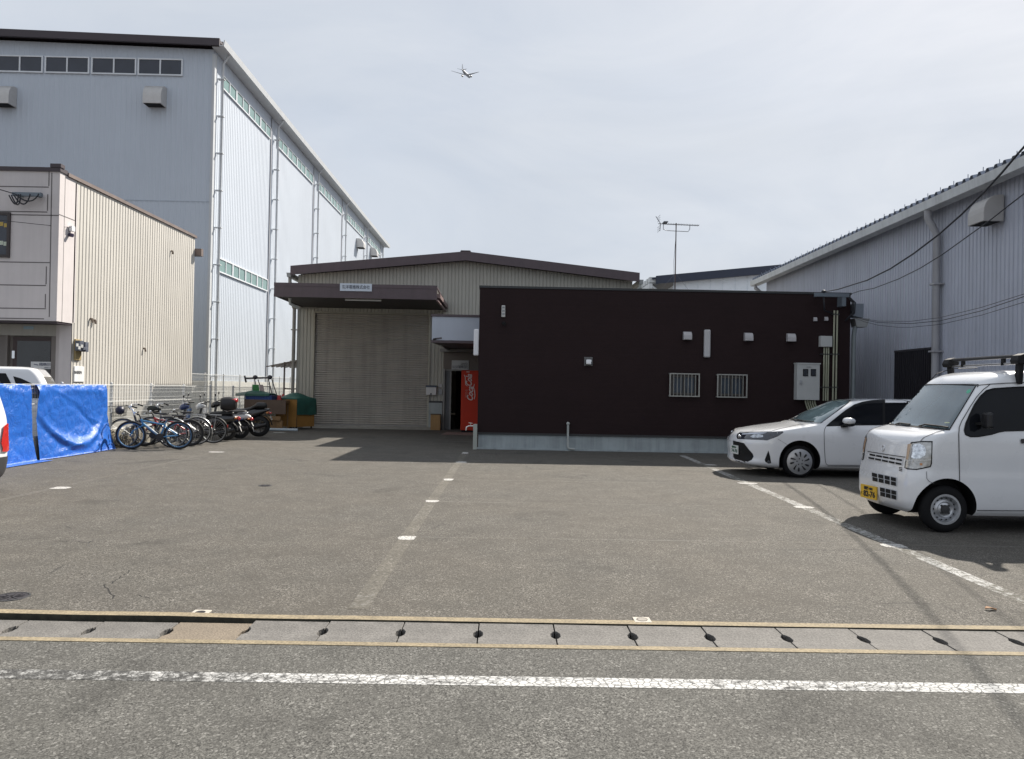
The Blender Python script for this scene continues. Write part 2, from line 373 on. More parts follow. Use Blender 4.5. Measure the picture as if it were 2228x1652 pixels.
def lid(i, x0, zt, mat, tilt, label):
    e = .004; a = .055; yc = 4.93; dz = tilt
    x1 = x0 + .497
    y0, y1 = 4.722, 5.150 - (.026 if i < -4 else .020 if i == -4 else .012 if i == -3 else 0)
    hy = .07
    poly = [(x0 + e, y0), (x1 - e, y0), (x1 - e, yc - hy), (x1 - .012, yc - hy), (x1 - .031, yc - .03), (x1 - .031, yc + .03), (x1 - .012, yc + hy), (x1 - e, yc + hy), (x1 - e, y1), (x0 + e, y1),
            (x0 + e, yc + hy), (x0 + .012, yc + hy), (x0 + .031, yc + .03), (x0 + .031, yc - .03), (x0 + .012, yc - hy), (x0 + e, yc - hy)]
    t = Vector((x0, yc, 0))
    mm = MB(); mm.prism(poly, lambda a_, b_, h: (a_ - x0, b_ - yc, h + (a_ - x0) * dz), -.09, zt)
    o = mm.build('drain_cover', mat, bevel=.003); o.location = t
    return tag(o, label, 'drain cover', 'concrete drain covers along the road edge')
PLACES = {-9: None}
for i in range(-9, 9):
    x0 = -.138 + .497 * i
    new = (i == -4)
    w_ = ['second', 'third', 'fourth', 'fifth']
    if new: lab = 'tan drain cover without grey weathering, fourth left of the parking line end'
    elif i < -4: lab = 'grey concrete drain cover below the raised kerb, number %d left of the tan one' % (-4 - i)
    elif i < 3: lab = 'grey concrete drain cover, number %d to the right of the tan one' % (i + 4)
    else: lab = 'grey concrete drain cover, number %d to the right of the plain square valve plate' % (i - 2)
    lid(i, x0, -.004 - (.018 if i < -3 else 0), lid_new_m if new else lid_m, random.uniform(-.006, .006), lab)
# painted lines
sheet('road_line', -60, 60, 4.068, 4.20, .0015, line_m, sl=False)
def strip(name, p, q, w, mat, z=.0015, n=1):
    p, q = Vector(p), Vector(q); d = (q - p).normalized(); s_ = Vector((d.y, -d.x)) * (w / 2)
    m = MB()
    for i in range(n):
        a = p + (q - p) * (i / n); b = p + (q - p) * ((i + 1) / n)
        m.add([(a.x - s_.x, a.y - s_.y, z + gz(a.y)), (a.x + s_.x, a.y + s_.y, z + gz(a.y)), (b.x + s_.x, b.y + s_.y, z + gz(b.y)), (b.x - s_.x, b.y - s_.y, z + gz(b.y))], [(0, 1, 2, 3)])
    return tag(m.build(name, mat), kind='structure')
strip('parking_line', (-1.0, 5.42), (-.9, 18.45), .142, old_line_m, n=4)
strip('parking_line', (4.05, 5.45), (4.36, 18.6), .15, mid_line_m, n=4)
strip('parking_line', (-6.5, 7.0), (-6.45, 17.4), .11, ghost_m, n=4)
for y in (8.02, 10.5, 13.0, 15.6):
    strip('bay_line', (-.85, y), (4.0, y + .06), .06, ghost_m, z=.001)
    strip('bay_line', (4.3, y), (9.3, y + .04), .06, ghost_m, z=.001)
def patch(name, x, y, rx, ry, mat, z=.003, n=14):
    m = MB(); k = random.random() * 6
    vs = [(x + rx * (1 + .1 * math.sin(3 * a + k)) * math.copysign(abs(math.cos(a)) ** .5, math.cos(a)), y + ry * math.copysign(abs(math.sin(a)) ** .5, math.sin(a)), z + gz(y)) for a in [2 * PI * i / n for i in range(n)]]
    m.add(vs, [list(range(n))]); return tag(m.build(name, mat), kind='structure')
for u, v, a, b in ((1004, 1006, .11, .14), (1012, 986, .075, .2), (976, 1044, .08, .13), (940, 1091, .09, .09), (886, 1171, .09, .1), (132, 1062, .12, .12), (470, 984, .17, .1),
                   (1626, 1052, .17, .08), (1748, 1104, .13, .09), (1945, 1188, .12, .1), (607, 938, .2, .12), (1547, 1012, .12, .1)):
    x, y = G(u, v); patch('painted_mark', x, y, a, b, mark_m)

rc = random.Random(12)
def crack(pts, w, label=None):
    P = []
    for (a, b), (c, d) in zip(pts, pts[1:]):
        n = 7
        P += [(a + (c - a) * k / n + rc.uniform(-3, 3), b + (d - b) * k / n + rc.uniform(-2, 2)) for k in range(n)]
    P = [G(u, v) for u, v in P]; m = MB(); vs = []
    for i, (x, y) in enumerate(P):
        h = w * rc.uniform(.4, 1.2) * (1 if 0 < i < len(P) - 1 else .1); vs += [(x - h, y - h * .5, .0012 + gz(y)), (x + h, y + h * .5, .0012 + gz(y))]
    m.add(vs, [(2 * i, 2 * i + 1, 2 * i + 3, 2 * i + 2) for i in range(len(P) - 1)]); return tag(m.build('asphalt_crack', M('crack_black', (.012, .012, .011), .95)), kind='structure')
crack([(225, 1272), (240, 1286), (251, 1307)], .006); crack([(285, 1240), (262, 1256), (238, 1274)], .005); crack([(120, 1178), (190, 1180), (240, 1176)], .005); crack([(300, 1295), (330, 1302)], .004)
# ============================================================ buildings
def hood(mb, fn, w, d, h, n=6, open_h=.0):
    """Weather hood: fn(across, out, up) -> point; rounded front, open below."""
    prof = [(0, 0), (d, 0), (d, h * .35)] + [(d - (d * .75) * (1 - math.cos(a * PI / 2 / n)), h * .35 + h * .65 * math.sin(a * PI / 2 / n)) for a in range(1, n + 1)] + [(0, h)]
    return mb.prism(prof, lambda a, b, t: fn(t, a, b), -w / 2, w / 2)
def window_on(fn, w, h, parent, frame_mat, pane_mat, fr=.07, mull=1, proud=.05, name='window'):
    """Frame and pane; fn(across, up, out) -> point, from the lower left corner."""
    f = MB()
    def bx(a0, a1, b0, b1, o0, o1): f.prism([(a0, b0), (a1, b0), (a1, b1), (a0, b1)], lambda a, b, t: fn(a, b, t), o0, o1)
    bx(0, w, 0, fr, 0, proud); bx(0, w, h - fr, h, 0, proud); bx(0, fr, fr, h - fr, 0, proud); bx(w - fr, w, fr, h - fr, 0, proud)
    for k in range(mull):
        c = w * (k + 1) / (mull + 1); bx(c - fr * .5, c + fr * .5, fr, h - fr, 0, proud * .92)
    wo_ = f.build(name, frame_mat, parent)
    p = MB(); p.prism([(fr, fr), (w - fr, fr), (w - fr, h - fr), (fr, h - fr)], lambda a, b, t: fn(a, b, t), .004, .016)
    p.build('pane', pane_mat, wo_)
    return wo_
# ------------------------------------------------------------ tall white factory
TF_Y = 33.0
TF_X = W(458, 470, TF_Y)[0]
tf_z = W(467, 93, TF_Y)[1]
tf_z0 = 1.62
fac_m = M('white_ribbed_sheet', (.50, .55, .62), .7, var=.03, scale=.35, streak=.04, spec=.25)
fac_trim = M('factory_trim', (.50, .52, .54), .45, var=.05)
eave_m = M('dark_brown_fascia', (.045, .033, .04), .5, var=.1)
pane_m = M('pale_green_pane', (.17, .27, .26), .16, var=.08, spec=.55)
darkpane_m = M('dark_pane', (.025, .03, .045), .12, var=.25, scale=1.2, spec=.6)
fac = thing('factory', 'tall white factory hall with vertical ribs and strip windows under the eaves', 'building', (TF_X, TF_Y, 0))
TF_Y1 = S(835, 545, TF_X)[0]
rise = .021
fz = lambda x: tf_z - .28 + (0 if x > 40 else (40 - x) * 0) 
m = MB(); Lf = 40.0
m.ribs((TF_X - Lf, TF_Y), (TF_X, TF_Y), (0, -1), [(0, 0), (.6, 0), (.68, .012), (.92, .012)], .22, tf_z0 - .03, lambda d: tf_z - .3 + (Lf - d) * rise)
m.build('front_wall', fac_m, fac)
m = MB(); m.ribs((TF_X, TF_Y + .02), (TF_X, TF_Y1), (1, 0), [(0, 0), (.6, 0), (.68, .012), (.92, .012)], .22, tf_z0 - .03, tf_z - .25)
m.build('side_wall', fac_m, fac)
m = MB(); m.box(TF_X - .05, TF_X + .06, TF_Y - .05, TF_Y + .22, tf_z0 - .03, tf_z - .5); m.build('corner_trim', fac_trim, fac)
m = MB(); m.box(TF_X - Lf, TF_X - .01, TF_Y1 - .3, TF_Y1, 0, tf_z - .3); m.box(TF_X - Lf, TF_X - Lf + .1, TF_Y + .1, TF_Y1 - .3, 0, tf_z); m.build('rear_wall', fac_trim, fac)
m = MB(); m.box(TF_X - Lf, TF_X + .09, TF_Y - .09, TF_Y1 - .4, -.2, tf_z0); m.build('plinth', M('white_concrete', (.56, .56, .53), .85, var=.1, streak=.2), fac)
# roof: front fascia follows the shallow slope
m = MB(); ft = .30
m.prism([(TF_X - Lf, tf_z + Lf * rise - ft), (TF_X + .38, tf_z - ft), (TF_X + .38, tf_z), (TF_X - Lf, tf_z + Lf * rise)], XZ(TF_Y - .45), 0, .12)
m.build('fascia', eave_m, fac)
m = MB(); m.prism([(TF_X - Lf, tf_z + Lf * rise - .12), (TF_X + .36, tf_z - .12), (TF_X + .36, tf_z - .02), (TF_X - Lf, tf_z + Lf * rise - .02)], XZ(TF_Y - .32), 0, TF_Y1 - TF_Y + .6)
n_ = int((TF_Y1 - TF_Y) / .5)
for i in range(n_): m.box(TF_X + .30, TF_X + .37, TF_Y + i * .5, TF_Y + i * .5 + .08, tf_z - .05, tf_z + .05)
m.build('roof', eave_m, fac)
m = MB(); gx = TF_X + .38
m.prism([(gx, tf_z - .34), (gx + .2, tf_z - .34), (gx + .24, tf_z - .08), (gx + .2, tf_z - .08), (gx + .17, tf_z - .3), (gx, tf_z - .3)], lambda a, b, t: (a, t, b), TF_Y - .45, TF_Y1 + .3)
m.box(TF_X + .03, TF_X + .38, TF_Y - .3, TF_Y1, tf_z - .34, tf_z - .30)
m.build('gutter', fac_trim, fac)
post_u = [468, 600, 690.5, 752, 799, 834]
py = [S(u, 500, TF_X + .2)[0] for u in post_u]; py[0] = TF_Y + .45
for k, y in enumerate(py):
    m = MB(); x = TF_X + .22
    m.tube([(x, y, 0.1), (x, y, tf_z - .75), (x + .26, y, tf_z - .36)], .055, 10)
    zz = 1.8
    while zz < tf_z - 1: m.box(TF_X + .03, x + .1, y - .1, y + .1, zz, zz + .035); zz += 1.62
    m.build('downpipe', fac_trim, fac, smooth=True, angle=40)
    m = MB(); m.box(TF_X + .027, TF_X + .05, y - .62, y - .5, tf_z0, tf_z - .4)
    if k: m.build('joint_strip', M('joint_grey', (.30, .31, .34), .5), fac)
zlj = W(300, 437, TF_Y)[1]; m = MB(); m.box(TF_X - Lf, TF_X - .06, TF_Y - .02, TF_Y - .012, zlj, zlj + .03)
m.build('lap_joint', M('joint_blue_grey', (.36, .41, .47), .5), fac)
wz0 = W(460, 163, TF_Y)[1]; wz1 = W(460, 135, TF_Y)[1]
# front strip: windows of two panes
eu = [(-100, -1), (-1, 47), (50, 94), (102, 144), (150, 193), (203, 246), (252, 295), (304, 347), (354, 396)]
wx = [(-6, 95), (99, 196), (200, 298), (301, 399)]
z0w = W(300, 164.5, TF_Y)[1]; z1w = W(300, 127.5, TF_Y)[1]
for a, b in wx + [(-108, -10)]:
    xa, xb = W(a, 146, TF_Y)[0], W(b, 146, TF_Y)[0]
    window_on(lambda p, q, o, xa=xa: (xa + p, TF_Y - .024 - o, z0w + q), xb - xa, z1w - z0w, fac, M('white_frame', (.66, .69, .73), .4), darkpane_m, fr=.06, mull=1)
# side strips
zt1 = S(480, 160, TF_X)[1]; zt0 = S(480, 191, TF_X)[1]
zl1 = S(478, 562, TF_X)[1]; zl0 = S(478, 594, TF_X)[1]
for k in range(5):
    a, b = py[k] + .45, py[k + 1] - .75
    rows = [(zt0, zt1)] + ([(zl0, zl1)] if k == 0 else [])
    for (q0, q1) in rows:
        for j in range(4):
            ya = a + (b - a) * j / 4; w_ = (b - a) / 4 - .03
            window_on(lambda p, q, o, ya=ya, q0=q0: (TF_X + .03 + o, ya + p, q0 + q), w_, q1 - q0, fac, M('white_frame', (.6, .6, .6), .4), pane_m, fr=.055, mull=1)
hood_m = M('hood_metal', (.50, .49, .48), .4, .25, var=.08, scale=5)
hole_m = M('dark_opening', (.01, .01, .012), .9)
def vent_hood(fn, w, d, h, mat=None, parent=None, name='vent_hood'):
    mb = MB(); hood(mb, fn, w, d, h); o = mb.build(name, mat or hood_m, parent, bevel=.01)
    g = MB(); g.prism([(.06, -.004), (d - .03, -.004), (d - .03, -.012), (.06, -.012)], lambda a, b, t: fn(t, a, b), -w / 2 + .04, w / 2 - .04)
    g.build('opening', hole_m, o)
    return o
for u in (17, 343):
    x, z = W(u, 235, TF_Y); 
    vent_hood(lambda t, a, b, x=x, z=z: (x + t, TF_Y - .02 - a, z + b), .78, .55, .86, parent=fac)
for u, v, sc in ((777, 540, 1), (807, 558, 1)):
    y, z = S(u, v, TF_X); vent_hood(lambda t, a, b, y=y, z=z: (TF_X + .02 + a, y + t, z + b), 1.0, .62, .75, parent=fac)
# ------------------------------------------------------------ small beige building (left)
SB_Y, SB_X = 19.4, -11.3
sbz = W(128, 374, SB_Y)[1]; sbz0 = W(124, 699, SB_Y)[1]
SB_Y1 = S(423, 600, SB_X)[0]; SB_YW = S(160, 600, SB_X)[0]
render_m = M('grey_pink_render', (.56, .525, .525), .85, var=.04, scale=2, streak=.07, bump=.1, bscale=80)
beige_m = M('beige_ribbed_sheet', (.535, .515, .475), .55, var=.05, scale=.6, streak=.08)
groove_m = M('dark_joint', (.13, .12, .12), .8)
sb = thing('small_office', 'two-storey office with grey rendered front and beige ribbed side wall', 'building', (SB_X, SB_Y, 0))
m = MB(); m.box(SB_X - 16, SB_X, SB_Y, SB_YW - .003, sbz0, sbz); m.build('upper_front', render_m, sb)
m = MB(); gg = .012
def gr(u0, v0, u1, v1):
    a = W(u0, v0, SB_Y); b = W(u1, v1, SB_Y); m.bar((a[0], SB_Y - .001, a[1]), (b[0], SB_Y - .001, b[1]), .006, .025, up=(0, 0, 1) if abs(u1 - u0) > abs(v1 - v0) else (1, 0, 0))
for (u0, u1, v) in ((-60, 106, 404.7), (-60, 103, 459), (-60, 128, 466), (-60, 108, 569), (-60, 100, 619), (-60, 100, 669.5), (-60, 96, 718.5 - 27)): gr(u0, v, u1, v + (u1 - u0) * .0165)
for (u, v0, v1) in ((107, 372, 405), (104, 423, 459), (101, 580, 619), (99, 640, 670), (113, 376, 690)): gr(u, v0, u - (v1 - v0) * .0185, v1)
y0g = SB_Y + .22
m.box(SB_X - .01, SB_X + .002, y0g, y0g + .02, sbz0, sbz)
zg = W(127, 468, SB_Y)[1]; m.box(SB_X - .01, SB_X + .002, SB_Y, SB_YW - .01, zg, zg + .025)
m.build('panel_joints', groove_m, sb)
m = MB(); m.ribs((SB_X, SB_YW), (SB_X, SB_Y1), (1, 0), [(0, 0), (.34, 0), (.44, -.02), (.56, -.02), (.66, 0)], .16, .82, sbz - .02); m.build('ribbed_wall', beige_m, sb)
m = MB(); m.box(SB_X - .2, SB_X - .03, SB_YW, SB_Y1, -.1, .82); m.box(SB_X - 16, SB_X - .1, SB_Y1 - .12, SB_Y1 - .02, 0, sbz - .05); m.build('concrete_base', concrete, sb)
m = MB(); m.box(SB_X - 16, SB_X + .0, SB_YW, SB_YW + .1, sbz0 + .02, sbz - .1); m.box(SB_X - .34, SB_X - .02, SB_YW + .004, SB_YW + .2, 0, sbz0 + .3); m.build('lower_front', render_m, sb)
m = MB(); m.box(SB_X - 16, SB_X + .03, SB_Y - .04, SB_Y + .3, sbz, sbz + .1); m.box(SB_X - .22, SB_X + .05, SB_Y - .06, SB_Y + .12, sbz + .1, sbz + .19); m.build('front_coping', eave_m, sb)
m = MB(); m.box(SB_X - .3, SB_X + .05, SB_Y + .3, SB_Y1 + .05, sbz - .03, sbz + .06); m.box(SB_X - 16, SB_X - .3, SB_Y + .3, SB_Y1, sbz - .3, sbz - .2); m.build('side_coping', M('rust_brown_coping', (.15, .115, .105), .6, var=.2), sb)
m = MB(); a = SB_Y1 - .25; m.box(SB_X - .2, SB_X + .24, SB_Y1 - .02, SB_Y1 + .16, S(424, 557, SB_X)[1], S(424, 541, SB_X)[1]); m.build('gutter_box', M('rust_brown_coping', (.15, .115, .105)), sb)
# ground floor: recessed door with glass, lintel with plate
DY = SB_YW + .35
x0d, _ = W(-120, 760, DY); xa, za = W(118, 735, DY); xb, _ = W(43, 735, DY); xr, _ = W(127, 760, DY); _, zl = W(60, 731, DY); _, zt_ = W(60, 703, DY)
m = MB(); m.box(x0d, xr, DY - .12, DY - .02, zl, sbz0 + .35); m.build('lintel', M('pale_render', (.40, .39, .36), .8, var=.08, streak=.15), sb)
m = MB(); xj, _ = W(17, 760, DY); m.box(xj - .02, xj + .05, DY - .1, DY - .01, 0, zl); m.box(x0d, xr, DY + .02, DY + .1, 0, zl); m.box(xr - .13, xr, DY - .1, DY + .02, 0, zl); m.build('door_frame', M('brown_grey_frame', (.20, .18, .17), .6), sb)
m = MB(); m.box(xr + .001, SB_X - .1, DY - .12, DY, 0, sbz0 + .3); m.build('reveal', render_m, sb)
xw0, _ = W(30, 760, DY); 
dm = MB(); dm.box(xw0, xa, DY - .04, DY, 0, za); dr = dm.build('door', M('dark_brown_door', (.05, .03, .03), .45), sb)
p = MB(); p.box(xw0 + .12, xa - .06, DY - .052, DY - .042, .15, za - .1); p.build('glass', M('door_glass', (.02, .022, .025), .08, var=.5, scale=1.3, spec=.7), dr)
p = MB(); xh, zh = W(33, 772, DY); p.box(xh - .03, xh + .04, DY - .09, DY - .041, zh - .1, zh + .1); p.build('handle', chrome_m, dr)
x1, z1 = W(68, 787, DY - .06); x2, z2 = W(113, 803, DY - .06)
m = MB(); m.box(x1, x2, DY - .075, DY - .055, z2, z1); sg = m.build('door_sign', white_m, sb)
m = MB(); m.text('新電設備株式会社', .085, ((x1 + x2) / 2 + .1, DY - .078, (z1 + z2) / 2 + .02), (1, 0, 0), (0, 0, 1), width=(x2 - x1) * .55); m.text('NISHI CORP', .045, ((x1 + x2) / 2 + .2, DY - .078, (z1 + z2) / 2 - .06), (1, 0, 0), (0, 0, 1))
m.bar((x1 + .08, DY - .078, z1 - .07), (x1 + .2, DY - .078, z1 - .09), .003, .02); m.build('lettering', M('blue_ink', (.02, .03, .10), .6), sg)
x1, z1 = W(52, 710, DY - .12); x2, z2 = W(73, 717, DY - .12)
m = MB(); m.box(x1, x2, DY - .135, DY - .121, z2, z1); m.build('name_plate', M('pale_blue_plate', (.30, .42, .50), .5), sb)
# upper window, left edge
x1, z1 = W(-70, 461, SB_Y); x2, z2 = W(22, 561, SB_Y)
wo_ = window_on(lambda a, b, o: (x1 + a, SB_Y - .001 - o, z2 + b), x2 - x1, z1 - z2, sb, M('brown_window_frame', (.04, .03, .03), .5), darkpane_m, fr=.07, mull=2)
for u, v, c in ((2, 487, (.42, .30, .08)), (16, 490, (.42, .30, .08)), (2, 571 - 43, (.45, .5, .42)), (15, 530, (.45, .5, .42))):
    x, z = W(u, v, SB_Y); m = MB(); m.box(x - .07, x + .07, SB_Y - .022, SB_Y - .018, z - .06, z + .04); m.build('paper', M('paper_%d' % int(c[0] * 100), c, .8), wo_)
m = MB(); x1, z1 = W(30, 685, SB_Y); m.box(SB_X - 16, SB_X - .02, SB_Y + .05, SB_YW, sbz0 - .05, sbz0 - .001); m.build('soffit', eave_m, sb)
# service bracket with insulators and looped leads
x1, z1 = W(38, 421, SB_Y); x2, z2 = W(100, 430, SB_Y)
m = MB(); m.box(x1, x2, SB_Y - .22, SB_Y - .12, z2 - .02, z2 + .07); m.box(x1 + .1, x1 + .16, SB_Y - .13, SB_Y, z2 - .01, z2 + .05); m.box(x2 - .16, x2 - .1, SB_Y - .13, SB_Y, z2 - .01, z2 + .05)
br = m.build('service_bracket', M('bluegrey_steel', (.16, .19, .22), .5, .3), sb)
m = MB()
for i, (ua, ub, dep) in enumerate(((22, 42, 445), (28, 48, 447), (34, 70, 446), (40, 90, 440))):
    pa = W(ua, 426, SB_Y - .2); pb = W(ub, 424, SB_Y - .2); pc = W((ua + ub) / 2 + 4, dep, SB_Y - .2)
    pts = []
    for k in range(11):
        t = k / 10; pts.append((pa[0] * (1 - t) ** 2 + 2 * t * (1 - t) * (2 * pc[0] - (pa[0] + pb[0]) / 2) + pb[0] * t * t, SB_Y - .24 - .02 * i, pa[1] * (1 - t) ** 2 + 2 * t * (1 - t) * (2 * pc[1] - (pa[1] + pb[1]) / 2) + pb[1] * t * t))
    m.tube(pts, .017, 6)
m.build('looped_leads', cable_m, br)
# meter board, notice board, small box and stubs on the ribbed wall
def sidebox(name, u0, v0, u1, v1, d0, d1, mat, parent, X=SB_X, bevel=.006):
    ya, za = S(u0, v0, X + d0); yb, zb = S(u1, v1, X + d0); b = MB(); b.box(X + d0, X + d1, min(ya, yb), max(ya, yb), min(za, zb), max(za, zb)); return b.build(name, mat, parent, bevel=bevel)
mbd = sidebox('meter_board', 161, 738, 173, 784, .0, .05, M('tan_board', (.30, .23, .11), .7, var=.15), sb)
for u0, v0, u1, v1, d in ((163, 741, 172, 764, .18), (174, 744, 181, 766, .2), (168, 755, 176, 762, .22)):
    q = sidebox('meter', u0, v0, u1, v1, .055, d, M('meter_grey', (.10, .11, .14), .3, var=.3, scale=8), mbd)
    y, z = S((u0 + u1) / 2, (v0 + v1) / 2, SB_X + d); mm = MB(); mm.box(SB_X + d, SB_X + d + .012, y - .05, y + .05, z - .02, z + .06); mm.build('face', M('meter_face', (.45, .46, .46), .3), q)
sidebox('notice_board', 160, 797, 180.5, 831, .0, .03, white_m, sb)
y, z = S(170, 811, SB_X + .034); m = MB(); m.text('新着案内', .09, (SB_X + .034, y, z), (0, 1, 0), (0, 0, 1)); m.build('lettering', ink_m, sb)
sb_box = sidebox('junction_box', 150, 491, 157, 505, .02, .1, white_m, sb)
y, z = S(153, 511, SB_X + .05); m = MB(); m.lathe((SB_X + .02, y, z), (1, 0, -.2), [(0, .05), (.1, .05), (.1, 0)], 10); m.build('camera_head', M('violet_black', (.03, .025, .06), .4), sb_box)
for u, v in ((372, 549), (196, 697), (203, 700), (312, 761)):
    y, z = S(u, v, SB_X); m = MB(); m.tube([(SB_X - .02, y, z + .04), (SB_X + .05, y, z + .04), (SB_X + .07, y, z - .06)], .03, 7); m.build('pipe_stub', M('stub_brown', (.12, .09, .07), .7), sb)
# ------------------------------------------------------------ workshop with shutter
WY = 29.4; gw = gz(WY)
wk = thing('workshop', 'low gabled workshop with olive ribbed walls, brown roof edge and roller shutter', 'building', (-1.4, WY, 0))
olive_m = M('olive_grey_sheet', (.40, .39, .345), .55, var=.06, scale=.8, streak=.12)
xl, zl_ = W(632, 577, WY - .45); xp, zp = W(1013, 547, WY - .45); xr_, zr_ = W(1392, 595, WY - .45)
wxl = W(647, 700, WY)[0]; wxr = W(1376, 610, WY)[0]
zmean = (zl_ + zr_) / 2
def roofz(x): return zp - (zp - zmean) * abs(x - xp) / ((xr_ - xl) / 2)
sx0, sz1 = W(686, 681, WY); sx1, sz0 = W(929, 930, WY)
dx0, dz1 = W(965, 800, WY)
DKX = W(1041, 800, 19.55)[0]
prof = [(0, 0), (.70, 0), (.78, -.022), (.93, -.022)]
def wall_piece(x0, x1, z0, z1):
    k = round((x0 - wxl) / .44)
    mb = MB(); mb.ribs((x0, WY), (x1, WY), (0, -1), prof, .135, z0, z1 if callable(z1) else z1); return mb
m = MB()
m.ribs((wxl, WY), (sx0, WY), (0, -1), prof, .135, gw + .3, lambda d: roofz(wxl + d) - .3)
m.ribs((sx0, WY), (sx1, WY), (0, -1), prof, .135, sz1 + .02, lambda d: roofz(sx0 + d) - .3)
m.ribs((sx1, WY), (dx0, WY), (0, -1), prof, .135, W(945, 875, WY)[1], lambda d: roofz(sx1 + d) - .3)
m.ribs((dx0, WY), (wxr, WY), (0, -1), prof, .135, dz1 + .75, lambda d: roofz(dx0 + d) - .3)
m.build('front_wall', olive_m, wk)
WKL = 22.0
m = MB(); m.box(wxl - .001, wxl + .1, WY + .04, WY + WKL, -.1, zmean - .3); m.box(wxr - .1, wxr, WY + .04, WY + WKL, -.1, zmean - .3); m.box(wxl + .1, wxr - .1, WY + WKL - .1, WY + WKL, -.1, zmean - .3); m.build('side_walls', olive_m, wk)
for a, b in ((xl, xp), (xp, xr_)):
    pass
m = MB(); th = .34
m.prism([(xl, roofz(xl) - th), (xp, zp - th), (xr_, roofz(xr_) - th), (xr_, roofz(xr_)), (xp, zp), (xl, roofz(xl))], XZ(WY - .45), 0, .06)
m.prism([(xp - .2, zp + .0), (xp + .2, zp + .0), (xp + .17, zp + .035), (xp - .17, zp + .035)], XZ(WY - .46), 0, .3)
m.build('roof_fascia', brown_trim_m, wk)
m = MB(); m.prism([(xl, roofz(xl) - .12), (xp, zp - .12), (xr_, roofz(xr_) - .12), (xr_, roofz(xr_) - .03), (xp, zp - .03), (xl, roofz(xl) - .03)], XZ(WY - .38), 0, WKL + .6); m.build('roof', M('brown_roof', (.07, .05, .05), .55), wk)
m = MB(); gzv = roofz(xl) - .42
for x0, sgn in ((xl, -1), (xr_, 1)):
    m = MB(); m.prism([(x0, gzv), (x0 + sgn * .13, gzv), (x0 + sgn * .16, gzv + .16), (x0 - sgn * .03, gzv + .16)], XZ(WY - .42), 0, WKL)
    m.build('gutter', M('grey_gutter', (.30, .31, .31), .5), wk)
# downpipe at the left corner with two elbows and an arm to the canopy
px_ = W(640, 700, WY - .12)[0]
m = MB(); m.tube([(xl - .05, WY - .3, gzv), (xl - .05, WY - .3, gzv - .18), (px_ - .05, WY - .2, gzv - .55), (px_, WY - .12, gzv - .8), (px_, WY - .12, gw)], .065, 10)
z_ = W(640, 668, WY - .12)[1]; m.tube([(px_, WY - .12, z_), (px_ + .85, WY - .12, z_ + .02)], .06, 10); m.ball((px_, WY - .12, z_), .1, .1, .1)
for q in (1.0, 2.4, 3.6): m.box(px_ - .1, px_ + .1, WY - .2, WY - .04, q, q + .04)
m.build('downpipe', M('weathered_pipe', (.26, .25, .23), .6, var=.15), wk, smooth=True, angle=40)
x_, z__ = W(1384, 612, WY - .3); m = MB(); m.tube([(xr_ + .05, WY - .3, gzv), (xr_ + .05, WY - .3, gzv - .12), (xr_ - .25, WY - .1, gzv - .5), (xr_ - .3, WY - .1, 1.0)], .065, 10); m.build('downpipe', pvc_m, wk, smooth=True, angle=40)
# shutter
m = MB(); m.box(sx0 - .06, sx0, WY - .05, WY + .16, gw, sz1 + .06); m.box(sx1, sx1 + .06, WY - .05, WY + .16, gw, sz1 + .06); m.box(sx0, sx1, WY - .045, WY + .16, sz1, sz1 + .055); m.build('shutter_frame', M('olive_frame', (.36, .345, .285), .5), wk)
m = MB(); n_ = 50; zb = sz0 + .06; hh = (sz1 - zb) / n_; vs = []; ys_ = []
for i in range(n_):
    z = zb + i * hh
    for f, o in ((0, .035), (.15, .0), (.5, -.014), (.8, -.004), (.9, .035)): ys_.append((z + f * hh, WY + .06 + o))
ys_.append((sz1, WY + .08))
for x in (sx0, sx1): vs += [(x, y, z) for z, y in ys_]
k = len(ys_); m.add(vs, [(i, k + i, k + i + 1, i + 1) for i in range(k - 1)])
sh = m.build('roller_shutter', M('brown_grey_shutter', (.40, .375, .34), .5, .2, var=.1, scale=1.1, streak=.2), wk)
m = MB(); m.box(sx0, sx1, WY + .02, WY + .09, sz0 - .08, sz0 + .06); m.box((sx0 + sx1) / 2 - .1, (sx0 + sx1) / 2 + .1, WY + .0, WY + .02, sz0 - .02, sz0 + .02); m.build('bottom_rail', M('grey_rail', (.30, .29, .28), .5), sh)
m = MB(); m.prism([(WY - .75, gw - .02), (WY + .1, gw - .02), (WY + .1, gw + .1), (WY, gw + .1)], lambda a, b, t: (t, a, b), sx0 - .25, sx1 + .3); m.build('ramp', concrete, wk)
# shutter canopy
CYF = 25.75
cx0, cz1 = W(597, 615.5, CYF); cx1, _ = W(951, 622, CYF); cz0 = W(597, 645, CYF)[1]
m = MB(); m.prism([(CYF, cz0), (CYF + .05, cz0), (CYF + .05, cz1 - .05), (WY - .05, cz1 - .18), (WY - .05, cz1 - .1), (CYF, cz1)], lambda a, b, t: (t, a, b), cx0, cx1)
m.prism([(CYF - .012, cz1 - .1), (CYF, cz1 - .1), (CYF, cz1 + .012), (CYF - .012, cz1 + .012)], lambda a, b, t: (t, a, b), cx0 - .01, cx1 + .01)
m.prism([(CYF - .014, cz0 - .01), (CYF - .001, cz0 - .01), (CYF - .001, cz0 + .09), (CYF - .014, cz0 + .09)], lambda a, b, t: (t, a, b), cx0 - .01, cx1 + .01)
cn = m.build('canopy', brown_trim_m, wk)
